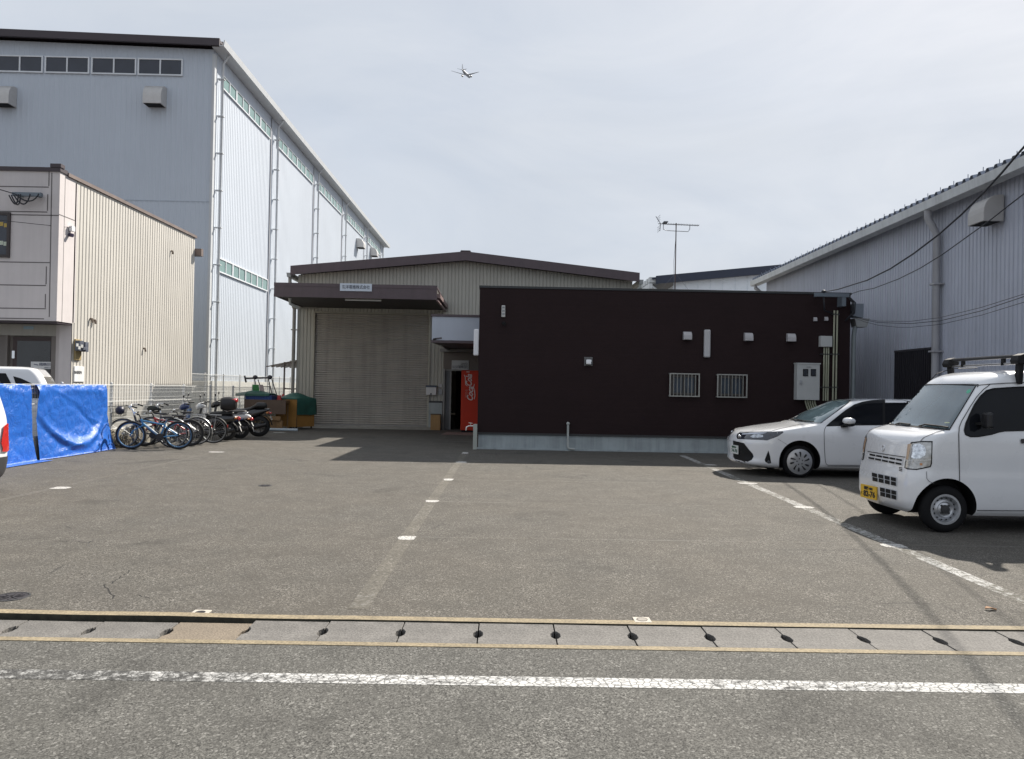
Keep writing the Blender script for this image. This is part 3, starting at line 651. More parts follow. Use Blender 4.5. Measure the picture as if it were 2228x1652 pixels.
# sides and lower box of the canopy
zw = W(683, 672, WY)[1]
m = MB()
for x0, x1 in ((cx0 + .02, cx0 + .07), (cx1 - .07, cx1 - .02)):
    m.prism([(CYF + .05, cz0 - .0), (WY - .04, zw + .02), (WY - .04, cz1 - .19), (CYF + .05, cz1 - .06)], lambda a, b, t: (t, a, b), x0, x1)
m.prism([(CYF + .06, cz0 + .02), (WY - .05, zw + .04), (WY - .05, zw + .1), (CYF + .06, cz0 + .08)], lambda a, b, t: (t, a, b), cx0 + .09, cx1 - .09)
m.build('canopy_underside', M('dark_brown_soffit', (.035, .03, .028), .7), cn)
m = MB(); m.box(cx1 - .015, cx1 + .05, CYF + .02, WY - .06, cz0 - .06, cz0 - .0); m.box(cx1 - .015, cx1 + .11, CYF + .1, WY - .06, cz0 + .06, cz0 + .2); m.build('canopy_side_trim', M('lit_brown_trim', (.2, .14, .135), .5), cn)  # lighter brown than the fascia: sunlight on the side put into the colour
m = MB(); m.tube([(cx0 + .45, CYF + .3, cz0 - .02), (cx0 + .45, CYF + .3, cz0 - .2), (cx0 + .7, CYF + .5, cz0 - .35)], .05, 8); m.build('drain_pipe', pvc_m, cn)
x1, z1 = W(749, 647, CYF + .2); x2, z2 = W(831, 656, CYF + .2)
m = MB(); m.box(x1, x2, CYF + .15, CYF + .3, z2 + .09, z1 + .0); lf = m.build('strip_lamp', M('lamp_housing', (.5, .46, .40), .5), cn)
m = MB(); m.tube([(x1 + .03, CYF + .22, z2 + .03), (x2 - .03, CYF + .22, z2 + .03)], .03, 8); m.build('tube', M('unlit_tube', (.5, .5, .48), .3), lf)
x1, z1 = W(740, 616.5, CYF - .02); x2, z2 = W(809, 634.5, CYF - .02)
m = MB(); m.box(x1, x2, CYF - .035, CYF - .015, z2, z1); sg = m.build('name_sign', M('sign_white', (.52, .58, .66), .5, var=.03), cn)
m = MB(); m.text('玄洋電機株式会社', .14, ((x1 + x2) / 2, CYF - .039, (z1 + z2) / 2), (1, 0, 0), (0, 0, 1), width=(x2 - x1) * .87); m.build('lettering', M('navy_ink', (.03, .035, .06), .6), sg)
# right of the shutter: mortar plinth, mail box, intercoms
x1, z1 = W(926, 876, WY); m = MB(); m.box(sx1 + .065, dx0 - .02, WY - .12, WY + .05, gw - .02, z1); m.build('plinth', plinth_m, wk)
m = MB(); m.box(sx1 + .065, dx0 - .02, WY - .14, WY + .03, z1, z1 + .07); m.build('plinth_flashing', dark_metal, wk)
def frontbox(name, u0, v0, u1, v1, Y, d, mat, parent, bevel=.006):
    a = W(u0, v0, Y - d); b = W(u1, v1, Y - d); mm = MB(); mm.box(a[0], b[0], Y - d, Y, b[1], a[1]); return mm.build(name, mat, parent, bevel=bevel)
mb_ = frontbox('mail_box', 927, 841, 949, 860, WY - .01, .16, M('mailbox_white', (.55, .55, .55), .35), wk, .01)
frontbox('mailbox_lid', 926, 838.5, 949.5, 843, WY - .01, .18, M('mailbox_navy', (.04, .05, .08), .4), mb_)
frontbox('lock', 936, 856, 939, 859, WY - .17, .02, black_m, mb_)
frontbox('intercom', 953.5, 847, 962, 859, WY - .005, .05, M('intercom_grey', (.3, .31, .32), .4), wk); frontbox('doorbell', 954, 835, 962, 843, WY - .005, .03, M('bell_grey', (.42, .42, .43), .4), wk)
# entrance: lintel, jambs, dark opening, door leaf
m = MB(); x0, z1 = dx0, W(1000, 768, WY)[1]; zl2 = W(1000, 803.5, WY)[1]
m.box(x0, DKX + .6, WY - .1, WY + .0, zl2, z1); m.build('door_lintel', M('taupe_panel', (.16, .14, .125), .7, var=.06), wk)
m = MB(); m.box(x0, x0 + .07, WY - .12, WY, gw, zl2); m.box(x0 + .25, x0 + .31, WY + .0, WY + .06, gw, zl2 - .02); m.box(x0 + .07, DKX + .6, WY - .06, WY + .02, zl2 - .07, zl2 - .003); m.build('door_frame', M('grey_frame', (.23, .23, .22), .5), wk)
m = MB(); m.box(x0 + .07, x0 + .25, WY + .0, WY + .05, gw, zl2 - .07); m.build('sliding_door', M('grey_door', (.12, .125, .13), .5), wk)
m = MB(); m.box(x0 + .3, DKX + .6, WY + 3, WY + 3.1, gw, zl2); m.box(x0 + .0, x0 + .1, WY + .06, WY + 3, gw, zl2); m.box(DKX + .6, DKX + .7, WY + .0, WY + 3.1, gw, zl2); m.box(x0, DKX + .7, WY + .06, WY + 3, zl2, zl2 + .05); m.build('hallway', hole_m, wk)
sg = frontbox('entrance_sign', 983, 784, 1019.5, 805, WY - .105, .02, M('plate_white', (.47, .49, .50), .5), wk)
a = W(983, 784, WY - .13); b = W(1019.5, 805, WY - .13)
m = MB(); m.text('GEC玄洋電機株式会社', .12, ((a[0] + b[0]) / 2, WY - .129, b[1] + .1), (1, 0, 0), (0, 0, 1), width=(b[0] - a[0]) * .92)
m.text('GENYO', .1, (b[0] - .17, WY - .129, a[1] - .13), (1, 0, 0), (0, 0, 1), width=.26); m.box((a[0] + b[0]) / 2 - .0, b[0] - .02, WY - .13, WY - .127, (a[1] + b[1]) / 2 - .005, (a[1] + b[1]) / 2 + .004); m.build('lettering', ink_m, sg)
# entrance canopy: white fascia box standing out towards the yard
EYF = 22.7; ex0, ez1 = W(940.5, 686, EYF); ez0 = W(943, 741.5, EYF)[1]; ex1 = DKX + .02
m = MB(); m.box(ex0, ex1, EYF, EYF + .05, ez0 + .02, ez1 - .04); m.box(ex0, ex0 + .05, EYF + .05, WY - .05, ez0 + .02, ez1 - .04); ec = m.build('entrance_fascia', M('bluewhite_panel', (.44, .48, .55), .45, var=.04, scale=1.2, streak=.04), wk)
m = MB(); m.box(ex0 - .03, ex1, EYF - .03, WY - .05, ez1 - .035, ez1 + .03); m.box(ex0 - .02, ex1, EYF - .02, EYF + .1, ez0 - .06, ez0 + .018); m.prism([(EYF + .1, ez0 - .05), (WY - .06, W(960, 757, WY)[1]), (WY - .06, ez0 + .1), (EYF + .1, ez0 + .01)], lambda a, b, t: (t, a, b), ex0 - .01, ex1); m.build('entrance_trim', brown_trim_m, ec)
x, z = W(951, 737, EYF - .005); m = MB(); m.bar((x - .12, EYF - .006, z - .02), (x + .14, EYF - .006, z + .02), .004, .05); m.bar((x - .12, EYF - .006, z - .05), (x - .02, EYF - .006, z), .004, .05); m.build('scrape_mark', M('scrape', (.12, .11, .12), .8), ec)
m = MB(); x1, z1 = W(958, 759, WY - .3); m.box(x1, ex1 + .4, WY - .5, WY - .38, z1 - .12, z1); m.build('entrance_gutter', M('grey_beam', (.2, .19, .18), .5), wk)
# ------------------------------------------------------------ dark office block
DYF = 19.55
dkx0 = DKX; dkx1, dkz = W(1851, 634, DYF); dkz = W(1100, 622.5, DYF)[1]; dpl = W(1300, 948, DYF)[1]
siding_m = M('black_brown_siding', (.0235, .0138, .0145), .6, var=.10, scale=1.2, bump=.15, bscale=25, spec=.12)
ok = thing('dark_office', 'flat-roofed office block clad in black-brown horizontal siding on a grey plinth', 'building', (dkx0, DYF, 0))
m = MB(); z = dpl; pts = []
while z < dkz - .06:
    for f, o in ((0, .0012), (.05, .0), (.95, .0), (1.0, .0012)): pts.append((min(z + f * .15, dkz - .06), DYF + o))
    z += .15
k = len(pts)
m.add([(x, y, z) for x in (dkx0, dkx1) for z, y in pts], [(i, k + i, k + i + 1, i + 1) for i in range(k - 1)])
m.add([(dkx0, y, z) for y in (DYF, DYF + 8.6) for z in (dpl, dkz - .06)], [(0, 1, 3, 2)]); m.add([(dkx1, y, z) for y in (DYF, DYF + 8.6) for z in (dpl, dkz - .06)], [(0, 2, 3, 1)])
m.add([(x, DYF + 8.6, z) for x in (dkx0, dkx1) for z in (dpl, dkz - .06)], [(0, 2, 3, 1)])
m.build('siding_wall', siding_m, ok)
m = MB(); m.box(dkx0 + .03, dkx1 - .03, DYF + .03, DYF + 8.5, -.15, dpl); m.box(dkx0 - .06, dkx1 + .02, DYF - .035, DYF + .1, -.05, .035); m.build('plinth', plinth_m, ok)
m = MB(); m.box(dkx0 - .02, dkx1 + .02, DYF - .02, DYF + 8.62, dkz - .055, dkz); m.box(dkx0, dkx1, DYF - .006, DYF + .02, dpl - .02, dpl + .03); m.build('coping', M('dark_coping', (.03, .032, .034), .5), ok)
def grille_window(u0, v0, u1, v1):
    a = W(u0, v0, DYF); b = W(u1, v1, DYF); x0, z1, x1, z0 = a[0], a[1], b[0], b[1]
    wf = window_on(lambda p, q, o: (x0 + .05 + p, DYF - .001 - o, z0 + .05 + q), x1 - x0 - .1, z1 - z0 - .1, ok, M('bronze_frame', (.06, .055, .05), .5), M('frosted_pane', (.03, .045, .065), .22, var=.4, scale=3, spec=.6), fr=.05, mull=1)
    g = MB(); Y = DYF - .12
    for xx in (x0, x1): g.box(xx - .014, xx + .014, Y - .012, DYF - .0, z0, z0 + .04); g.box(xx - .014, xx + .014, Y - .012, DYF, z1 - .04, z1); g.box(xx - .016, xx + .016, Y - .014, Y + .012, z0, z1)
    g.box(x0, x1, Y - .013, Y + .013, z0 + .0, z0 + .03); g.box(x0, x1, Y - .013, Y + .013, z1 - .03, z1)
    for k in range(1, 8): xx = x0 + (x1 - x0) * k / 8; g.tube([(xx, Y, z0 + .02), (xx, Y, z1 - .02)], .009, 6)
    g.build('window_grille', M('aluminium', (.30, .30, .28), .4, .4), wf)
grille_window(1456, 812, 1518, 864); grille_window(1559, 814, 1621, 866)
wg_m = M('vent_grey', (.42, .41, .42), .45, var=.06)
for u, v in ((1494, 740), (1626.5, 742.5), (1719, 744)):
    x, z = W(u, v, DYF); vent_hood(lambda t, a, b, x=x, z=z: (x + t, DYF - a - .002, z + b), .21, .15, .21, mat=wg_m, parent=ok, name='vent_cap')
x, z = W(1280, 795, DYF); m = MB(); hood(m, lambda t, a, b: (x + t, DYF - a - .02, z + b), .15, .12, .17); rv = m.build('round_vent', M('stainless', (.6, .6, .6), .25, .9), ok, bevel=.03)
m = MB(); m.box(x - .11, x + .11, DYF - .02, DYF - .001, z - .02, z + .21); m.build('vent_plate', M('dark_steel', (.12, .12, .12), .4, .5), rv, bevel=.02)
o = frontbox('alarm_light', 1091.5, 664.5, 1099, 690, DYF - .001, .08, M('alarm_white', (.52, .52, .50), .4), ok, .012)
for k in range(3): frontbox('lens', 1092.5, 667 + 7 * k, 1098, 671 + 7 * k, DYF - .082, .012, M('lens_grey', (.25, .26, .27), .2), o, .004)
x, z = W(1096, 704, DYF); m = MB(); m.lathe((x, DYF - .0, z), (.1, -1, -.25), [(0, .05), (.04, .05), (.045, .035), (.18, .035), (.18, 0)], 12); m.build('security_camera', black_m, ok, smooth=True, angle=40)
m = MB(); a = W(1533, 717, DYF - .1); b = W(1546, 778, DYF - .1); m.box(a[0], b[0], DYF - .1, DYF - .002, b[1], a[1]); m.build('wall_lamp', M('opal_cover', (.46, .46, .47), .3), ok, bevel=.03)
# white lamp on the left edge
m = MB(); a = W(1031, 716, DYF - .05); b = W(1041, 774, DYF - .05); m.box(a[0], dkx0 - .005, DYF - .05, DYF + .09, b[1], a[1]); m.build('corner_lamp', M('opal_cover_bright', (.68, .68, .70), .35), ok, bevel=.03)
# meter cabinet
a = W(1735, 792, DYF - .22); b = W(1783, 871, DYF - .22); m = MB(); m.box(a[0], b[0], DYF - .22, DYF - .002, b[1], a[1]); mc = m.build('meter_cabinet', M('cabinet_white', (.46, .47, .46), .45, var=.05, scale=3), ok, bevel=.006)
m = MB(); m.box(a[0] - .015, b[0] + .015, DYF - .235, DYF, a[1], a[1] + .03); m.build('cabinet_roof', M('cabinet_white', (.5, .5, .5)), mc)
for u in (1747.5, 1764.5):
    p = frontbox('window', u, 803, u + 11, 819, DYF - .221, .014, black_m, mc, .003); frontbox('pane', u + 1.5, 805, u + 9.5, 817.5, DYF - .236, .003, glass_m, p, 0)
frontbox('handle', 1741, 827.5, 1745, 836, DYF - .221, .03, steel_m, mc, .004)
m = MB(); m.text('電力量計', .03, (W(1760, 799, DYF - .222)[0], DYF - .224, W(1760, 799, DYF - .222)[1]), (1, 0, 0), (0, 0, 1)); m.build('lettering', M('faint_ink', (.25, .25, .25), .6), mc)
frontbox('junction_box', 1786, 731, 1811, 755, DYF - .002, .14, M('cabinet_white', (.5, .5, .5)), ok, .008)
for u, v in ((1772.5, 695), (1796.5, 694)):
    x, z = W(u, v, DYF); m = MB(); hood(m, lambda t, a, b, x=x, z=z: (x + t, DYF - a - .002, z - .05 + b), .08, .07, .1); m.build('small_vent', wg_m, ok)
def conduit(us, v0, v1, tail=None, parent=ok, name='conduit', r=.02, mat=cream_pipe_m):
    for u in us:
        a = W(u, v0, DYF - .06); mm = MB(); uu = u - (v1 - v0) * .0185; b = W(uu, v1, DYF - .06)
        pts = [(a[0], DYF - .06, a[1]), (b[0], DYF - .06, b[1])]
        if tail: pts += [(b[0] + tail[0], DYF - .06, b[1] - tail[1] * .4), (b[0] + tail[0] * 2, DYF - .06, b[1] - tail[1])]
        mm.tube(pts, r, 8); mm.build(name, mat, parent, smooth=True, angle=50)
conduit((1793.5, 1798.5, 1803), 756, 872); conduit((1815.5, 1822), 676, 872, r=.022)
for k in range(5):
    a = W(1752 + 5 * k, 871, DYF - .1); m = MB(); m.tube([(a[0], DYF - .1, a[1] + .02), (a[0] + .02, DYF - .1, a[1] - .1), (a[0] + .1, DYF - .08, a[1] - .28), (a[0] + .12, DYF - .06, .3)], .02, 8); m.build('conduit', cream_pipe_m, ok, smooth=True)
for u0, u1, v in ((1786, 1809, 771), (1809, 1826, 771), (1784, 1806, 843), (1806, 1824, 843), (1811, 1827, 684)): frontbox('pipe_clamp', u0, v - 1.5, u1, v + 1, DYF - .002, .085, dark_metal, ok, 0)
# cable bracket at the upper right corner
a = W(1773, 637, DYF - .3); b = W(1850, 645, DYF - .3)
m = MB(); m.box(a[0], b[0] - .02, DYF - .30, DYF - .24, b[1] - .02, a[1] - .0); m.box(a[0] + .1, a[0] + .15, DYF - .24, DYF, b[1], b[1] + .05); m.box(b[0] - .2, b[0] - .1, DYF - .29, DYF, b[1] - .25, b[1]); cb = m.build('cable_bracket', M('bluegrey_steel', (.16, .19, .22), .5, .3), ok)
m = MB(); x, z = W(1792, 637, DYF - .27); m.ball((x, DYF - .27, z + .02), .06, .05, .05); m.tube([(x, DYF - .27, z - .1), (x + .05, DYF - .22, z - .45), (x + .3, DYF - .1, z - .5), (x + .28, DYF - .06, z - .52)], .02, 7)
x2, z2 = W(1838, 645, DYF - .2)
for k in range(3): m.tube([(x2 + .05, DYF - .2, z2 + .05), (x2 + .2 + .04 * k, DYF - .18, z2 - .15), (x2 + .22 + .03 * k, DYF - .15, z2 - .42), (x2 + .06, DYF - .1, z2 - .62)], .016, 7)
m.build('looped_leads', cable_m, cb, smooth=True)
sx, sz = W(1849, 668, DYF + .2); m = MB(); m.box(sx + .05, sx + .32, DYF + .1, DYF + .3, sz - .28, sz + .08); m.build('splice_box', M('bluegrey_box', (.20, .23, .27), .5), ok, bevel=.01)
m = MB(); m.prism([(0, 0), (.26, 0), (.34, .22), (-.05, .22)], lambda p, q, t: (sx + .14 + p, DYF + .1 + t, sz - .52 + q), 0, .3); m.build('gutter_outlet', M('grey_gutter', (.3, .31, .31)), ok)
m = MB(); px = W(1852, 760, DYF + .15)[0]; m.tube([(px + .12, DYF + .2, sz - .52), (px + .06, DYF + .15, sz - .75), (px + .04, DYF + .12, 0)], .055, 10); m.build('downpipe', M('bluegrey_pipe', (.22, .25, .26), .5), ok, smooth=True, angle=50)
# water pipe on the wall, tap pillar at the corner
a = W(1236, 922, DYF - .07); m = MB(); e = W(1251, 980, DYF - .1)
m.tube([(a[0], DYF - .0, a[1]), (a[0], DYF - .07, a[1]), (a[0], DYF - .075, .09), (a[0] + .05, DYF - .09, .045), (a[0] + .18, DYF - .1, .04)], .028, 9); m.ball((a[0], DYF - .07, a[1]), .045, .045, .045); m.box(a[0] - .05, a[0] + .05, DYF - .1, DYF - .03, a[1] - .72, a[1] - .69)
m.build('drain_pipe', pvc_m, ok, smooth=True, angle=50)
tp = thing('tap_pillar', 'pale grey garden tap pillar standing at the corner of the dark office', 'tap', (W(1033.5, 970, DYF - .2)[0], DYF - .25, 0))
x, y = tp.location.x, tp.location.y; zt = W(1033.5, 923, y)[1]
m = MB(); m.box(x - .05, x + .05, y - .05, y + .05, 0, zt); m.box(x - .053, x + .053, y - .053, y + .053, zt - .12, zt - .1); m.build('pillar', M('pillar_grey', (.36, .38, .34), .6, streak=.2), tp, bevel=.006)
m = MB(); m.tube([(x - .04, y, zt - .05), (x - .16, y, zt - .05), (x - .22, y, zt - .08), (x - .23, y, zt - .16)], .016, 8); m.bar((x - .17, y, zt + .03), (x - .07, y, zt + .02), .02, .015); m.tube([(x - .12, y, zt - .04), (x - .12, y, zt + .03)], .008, 6); m.build('tap', chrome_m, tp, smooth=True, angle=40)
# ------------------------------------------------------------ right warehouse
RX = 10.3; RA = R_(1.16)      # its wall is not quite parallel to the yard: built square, then turned
def S(u, v, X):
    d = ray(u, v); ca, sa = math.cos(RA), math.sin(RA); o = Vector((0 - RX, 0 - 15.0)); o = Vector((o.x * ca - o.y * sa, o.x * sa + o.y * ca)); dd = Vector((d.x * ca - d.y * sa, d.x * sa + d.y * ca))
    t = (X - RX - o.x) / dd.x
    return o.y + dd.y * t + 15.0, CAMH + d.z * t
rw = thing('warehouse', 'pale ribbed warehouse on the right with a corrugated roof edge and white gutter', 'building', (RX, 15, 0))
RY1, rz1 = S(1668, 605, RX); RY0 = 5.5
rwm = M('pale_violet_sheet', (.45, .475, .55), .55, var=.06, scale=.7, streak=.14)
rze = 6.08
m = MB(); m.ribs((RX, RY1), (RX, RY0), (-1, 0), [(0, 0), (.66, 0), (.76, -.026), (.92, -.026)], .14, -.1, rze); m.build('ribbed_wall', rwm, rw)
m = MB(); m.box(RX + .02, RX + 24, RY1 - .12, RY1 - .02, -.1, rze + .2); m.prism([(RX + .02, rze + .2), (RX + 24, rze + .2), (RX + 12, rze + 2.9)], XZ(RY1 - .12), 0, .1); m.box(RX + .05, RX + 24, RY0, RY0 + .1, -.1, rze + .2); m.build('end_wall', rwm, rw)
GX = RX - .45
g1 = S(1662, 603, GX); g1b = S(1662, 612, GX); zg0 = 6.15
m = MB(); m.prism([(GX, zg0 - .17), (GX + .22, zg0 - .2), (GX + .25, zg0 + .0), (GX + .21, zg0 + .02), (GX + .19, zg0 - .15), (GX + .03, zg0 - .13), (GX + .02, zg0 + .03), (GX - .02, zg0 + .03)], lambda a, b, t: (a, t, b), RY0, RY1 + .7); m.build('gutter', M('gutter_white', (.55, .57, .58), .45, var=.1, scale=1.5, streak=.2), rw)
# corrugated roof sheet with bolts
m = MB(); per = .28; y = RY0; pts = []
while y < RY1 + .6:
    for f, o in ((0, 0), (.28, 0), (.5, .115), (.74, .115), (.96, 0)): pts.append((y + f * per, o))
    y += per
k = len(pts); vs = [(GX + .08, y, zg0 + .05 + o) for y, o in pts] + [(RX + 12, y, zg0 + .05 + o + 2.75) for y, o in pts]
m.add(vs, [(i, i + 1, k + i + 1, k + i) for i in range(k - 1)])
vs = [(GX + .08, y, zg0 + .05 + o) for y, o in pts] + [(GX + .08, y, zg0 + .02) for y, o in pts]
m.add([(RX + 24.4, y, zg0 + o) for y, o in pts] + [(RX + 12, y, zg0 + .05 + o + 2.75) for y, o in pts], [(i, k + i, k + i + 1, i + 1) for i in range(k - 1)])
y = RY0 + .15
while y < RY1 + .5: m.tube([(GX + .35, y + .05, zg0 + .15), (GX + .35, y + .05, zg0 + .36)], .009, 5); y += .56
m.build('roof', M('bluegrey_roof', (.20, .225, .28), .5, .2, var=.12), rw)
y, z = S(2047, 640, RX - .12); m = MB(); yt, zt = S(2040, 462, RX - .12)
m.tube([(GX + .1, yt, zg0 - .15), (GX + .1, yt, zg0 - .35), (RX - .13, yt, zg0 - .75), (RX - .13, yt, 0)], .085, 10)
for q in (.9, 2.6, 4.2): m.box(RX - .24, RX, yt - .12, yt + .12, q, q + .04)
m.build('downpipe', M('weathered_white_pipe', (.36, .36, .38), .5, var=.1, streak=.2), rw, smooth=True, angle=45)
m = MB(); m.tube([(GX + .1, RY1 + .3, zg0 - .15), (GX + .1, RY1 + .3, zg0 - .3), (RX + .15, RY1 + .2, zg0 - .75), (RX + .2, RY1 + .2, 0)], .08, 10); m.build('downpipe', M('weathered_white_pipe', (.36, .36, .38)), rw, smooth=True, angle=45)
yc, za = S(2140, 487, RX - .3)
vent_hood(lambda t, a, b: (RX - .05 - a, yc + t, za + b), .56, .42, .55, mat=M('hood_beige', (.42, .41, .40), .5), parent=rw)
ya, zt = S(1951, 762, RX - .03); yb, zt2 = S(2033, 757, RX - .03); zw_ = S(1990, 880, RX)[1]
m = MB(); m.box(RX - .07, RX - .052, yb, ya, .5, (zt + zt2) / 2); wr = m.build('louvre_window', M('louvre_dark', (.012, .012, .016), .5), rw)
m = MB(); y = yb
while y < ya: m.box(RX - .1, RX - .072, y, y + .02, .5, (zt + zt2) / 2); y += .1
m.box(RX - .1, RX - .07, yb, ya, (zt + zt2) / 2 - .05, (zt + zt2) / 2); m.build('bars', M('bar_dark', (.03, .028, .035), .5), wr)
rw.rotation_euler = (0, 0, -RA)
def S(u, v, X):
    d = ray(u, v); t = X / d.x
    return d.y * t, CAMH + d.z * t
# ------------------------------------------------------------ far hall with dark blue roof edge
FY = 46.0
fh = thing('far_hall', 'distant white hall with a dark blue sloping roof edge behind the dark office', 'building', (W(1430, 620, FY)[0], FY, 0))
pts = [W(1424, 603, FY), W(1700, 578, FY)]; (xa, za), (xb, zb) = pts; sl_ = (zb - za) / (xb - xa); xe = xb + 9
fzz = lambda x: za + (x - xa) * sl_
m = MB(); m.prism([(xa, fzz(xa) - .48), (xe, fzz(xe) - .48), (xe, fzz(xe)), (xa, fzz(xa))], XZ(FY - .5), 0, .1); m.prism([(xa - .2, fzz(xa) - .2), (xe, fzz(xe) - .1), (xe, fzz(xe)-.02), (xa - .2, fzz(xa) - .1)], XZ(FY - .4), 0, 18); m.build('roof', M('navy_roof', (.018, .026, .05), .5, var=.15), fh)
m = MB(); m.ribs((xa + 1.15, FY), (xe, FY), (0, -1), [(0, 0), (.9, 0), (.92, -.03), (.99, -.03)], .75, 0, lambda d: fzz(xa + 1.15 + d) - .45); m.box(xa + 1.15, xa + 1.25, FY + .05, FY + 17, 0, za - .5); m.build('wall', M('far_white', (.72, .77, .82), .5, var=.05), fh)
m = MB()
for k in range(14): m.box(xa - .35, xa + .05, FY - .3 + k * .8, FY + .15 + k * .8, za - .35, za - .05)
m.box(xa - .4, xa - .2, FY - .4, FY + 17, za - .75, za - .45); m.tube([(xa - .2, FY - .2, za - .6), (xa + .9, FY - .1, za - 1.4), (xa + 1, FY - .1, 0)], .1, 8); m.build('gutter', M('gutter_white', (.5, .5, .5)), fh)
# aerial on the dark office
ax, az = W(1470, 560, 25.0); AY = 25.0; axt = W(1471, 489, AY)
an = thing('television_aerial', 'thin television aerial on a rusty mast above the dark office roof', 'aerial', (ax, AY, dkz - .03))
m = MB(); m.tube([(ax, AY, dkz - .03), (ax, AY, axt[1] + .05)], .018, 7); m.build('mast', M('rusty_mast', (.09, .06, .055), .6, var=.3), an)
bl = W(1432, 487, AY); brr = W(1521, 491, AY)
m = MB(); m.tube([(bl[0], AY, bl[1]), (brr[0], AY, brr[1])], .013, 6); zz = bl[1]
n_ = 22
for i in range(n_): x = bl[0] + .22 + (brr[0] - bl[0] - .25) * i / (n_ - 1); m.tube([(x, AY - .13, zz - .03 * i / n_), (x, AY + .13, zz - .03 * i / n_)], .006, 4)
m.tube([(ax - .42, AY, zz - .02), (ax - .42, AY, zz - .18), (ax - .3, AY, zz - .22), (ax + .4, AY, zz - .24), (ax + .45, AY, zz - .15), (ax + .45, AY, zz - .03)], .011, 6)
m.build('boom', M('aerial_metal', (.16, .17, .19), .4, .5), an)
m = MB()
for s_ in (-1, 1): m.tube([(bl[0] + .08, AY, bl[1]), (bl[0] - .08 + .14 * (s_ < 0), AY, bl[1] + s_ * .24)], .012, 5); 
for s_ in (-1, 1):
    for q in (.1, .17, .24): m.tube([(bl[0] + .02, AY - .22, bl[1] + s_ * q), (bl[0] + .02, AY + .22, bl[1] + s_ * q)], .006, 4)
m.box(bl[0] + .16, bl[0] + .3, AY - .14, AY + .14, bl[1] + .03, bl[1] + .06); m.build('reflector', M('aerial_metal', (.2, .2, .2)), an)
m = MB(); m.tube([(ax, AY, axt[1] - .3), (ax - .05, AY + .02, axt[1] - 1.2), (ax, AY + .02, dkz)], .007, 5)
for dx, dy in ((-1.1, -.3), (1.1, .2)): m.tube([(ax, AY, dkz + 1.25), (ax + dx, AY + dy, dkz - .02)], .003, 4)
m.build('guy_wires', M('aerial_metal', (.2, .2, .2)), an)
# ============================================================ fences, tarpaulins
FX = -9.12
wall_m = M('mossy_concrete', (.26, .245, .205), .95, var=.3, scale=4, bump=.4, bscale=30, streak=.35)
w_ = MB(); w_.box(FX - .08, FX + .07, 7.0, 33.5, -.2, .43)
tag(w_.build('low_wall', wall_m), 'low weathered concrete wall under the white wire fence', 'wall')
fence_m = M('white_wire', (.55, .56, .55), .5, var=.05)
def wire_fence(name, label, X, Y0, Y1, z0, z1, span=2.0, folds=(0.0, .25, .62, 1.0), slope=True):
    t = thing(name, label, 'fence', (X, Y0, 0)); n = int(round((Y1 - Y0) / span))
    for i in range(n):
        a, b = Y0 + i * span, Y0 + (i + 1) * span; m = MB(); y = a + .04
        k = gz(a)
        while y < b - .02:
            m.tube([(X + .03, y, z0 + k), (X + .03, y, z1 + k)], .0032, 4, cap=False); y += .052
        hz = [z0 + (z1 - z0) * f for f in (.02, .14, .26, .38, .5, .62, .72, .84, .93, .99)]
        for z in hz: m.tube([(X + .036, a, z + k), (X + .036, b, z + k)], .0042, 4, cap=False)
        for f in (.62, .99):
            z = z0 + (z1 - z0) * f; m.tube([(X + .03, a, z + k), (X + .065, a, z + .02 + k), (X + .065, b, z + .02 + k), (X + .03, b, z + k)], .006, 4)
        m.box(X + .022, X + .04, a, b, z0 + k - .01, z0 + k + .03)
        m.build('wire_panel', fence_m, t)
    for i in range(n + 1):
        y = Y0 + i * span; m = MB(); m.tube([(X, y, z0 - .4 + gz(y)), (X, y, z1 + .03 + gz(y))], .027, 8); m.ball((X, y, z1 + .04 + gz(y)), .032, .032, .025, 8)
        m.build('post', M('post_grey', (.40, .42, .45), .5), t, smooth=True, angle=50)
    return t
wire_fence('wire_fence', 'white welded wire fence on the low wall behind the bicycles', FX, 9.9, 31.9, .43, 1.46)
wire_fence('wire_fence', 'taller pale wire fence between the tall factory and the yard', -11.75, 28.2, 48.2, .1, 1.95)
def noise2(seed):
    r = random.Random(seed); w = [(r.uniform(2, 14), r.uniform(2, 14), r.uniform(0, 6), r.uniform(.3, 1)) for _ in range(14)]
    return lambda a, b: sum(math.sin(fa * a + fb * b + p) * q / (fa + fb) * 4 for fa, fb, p, q in w) / 5
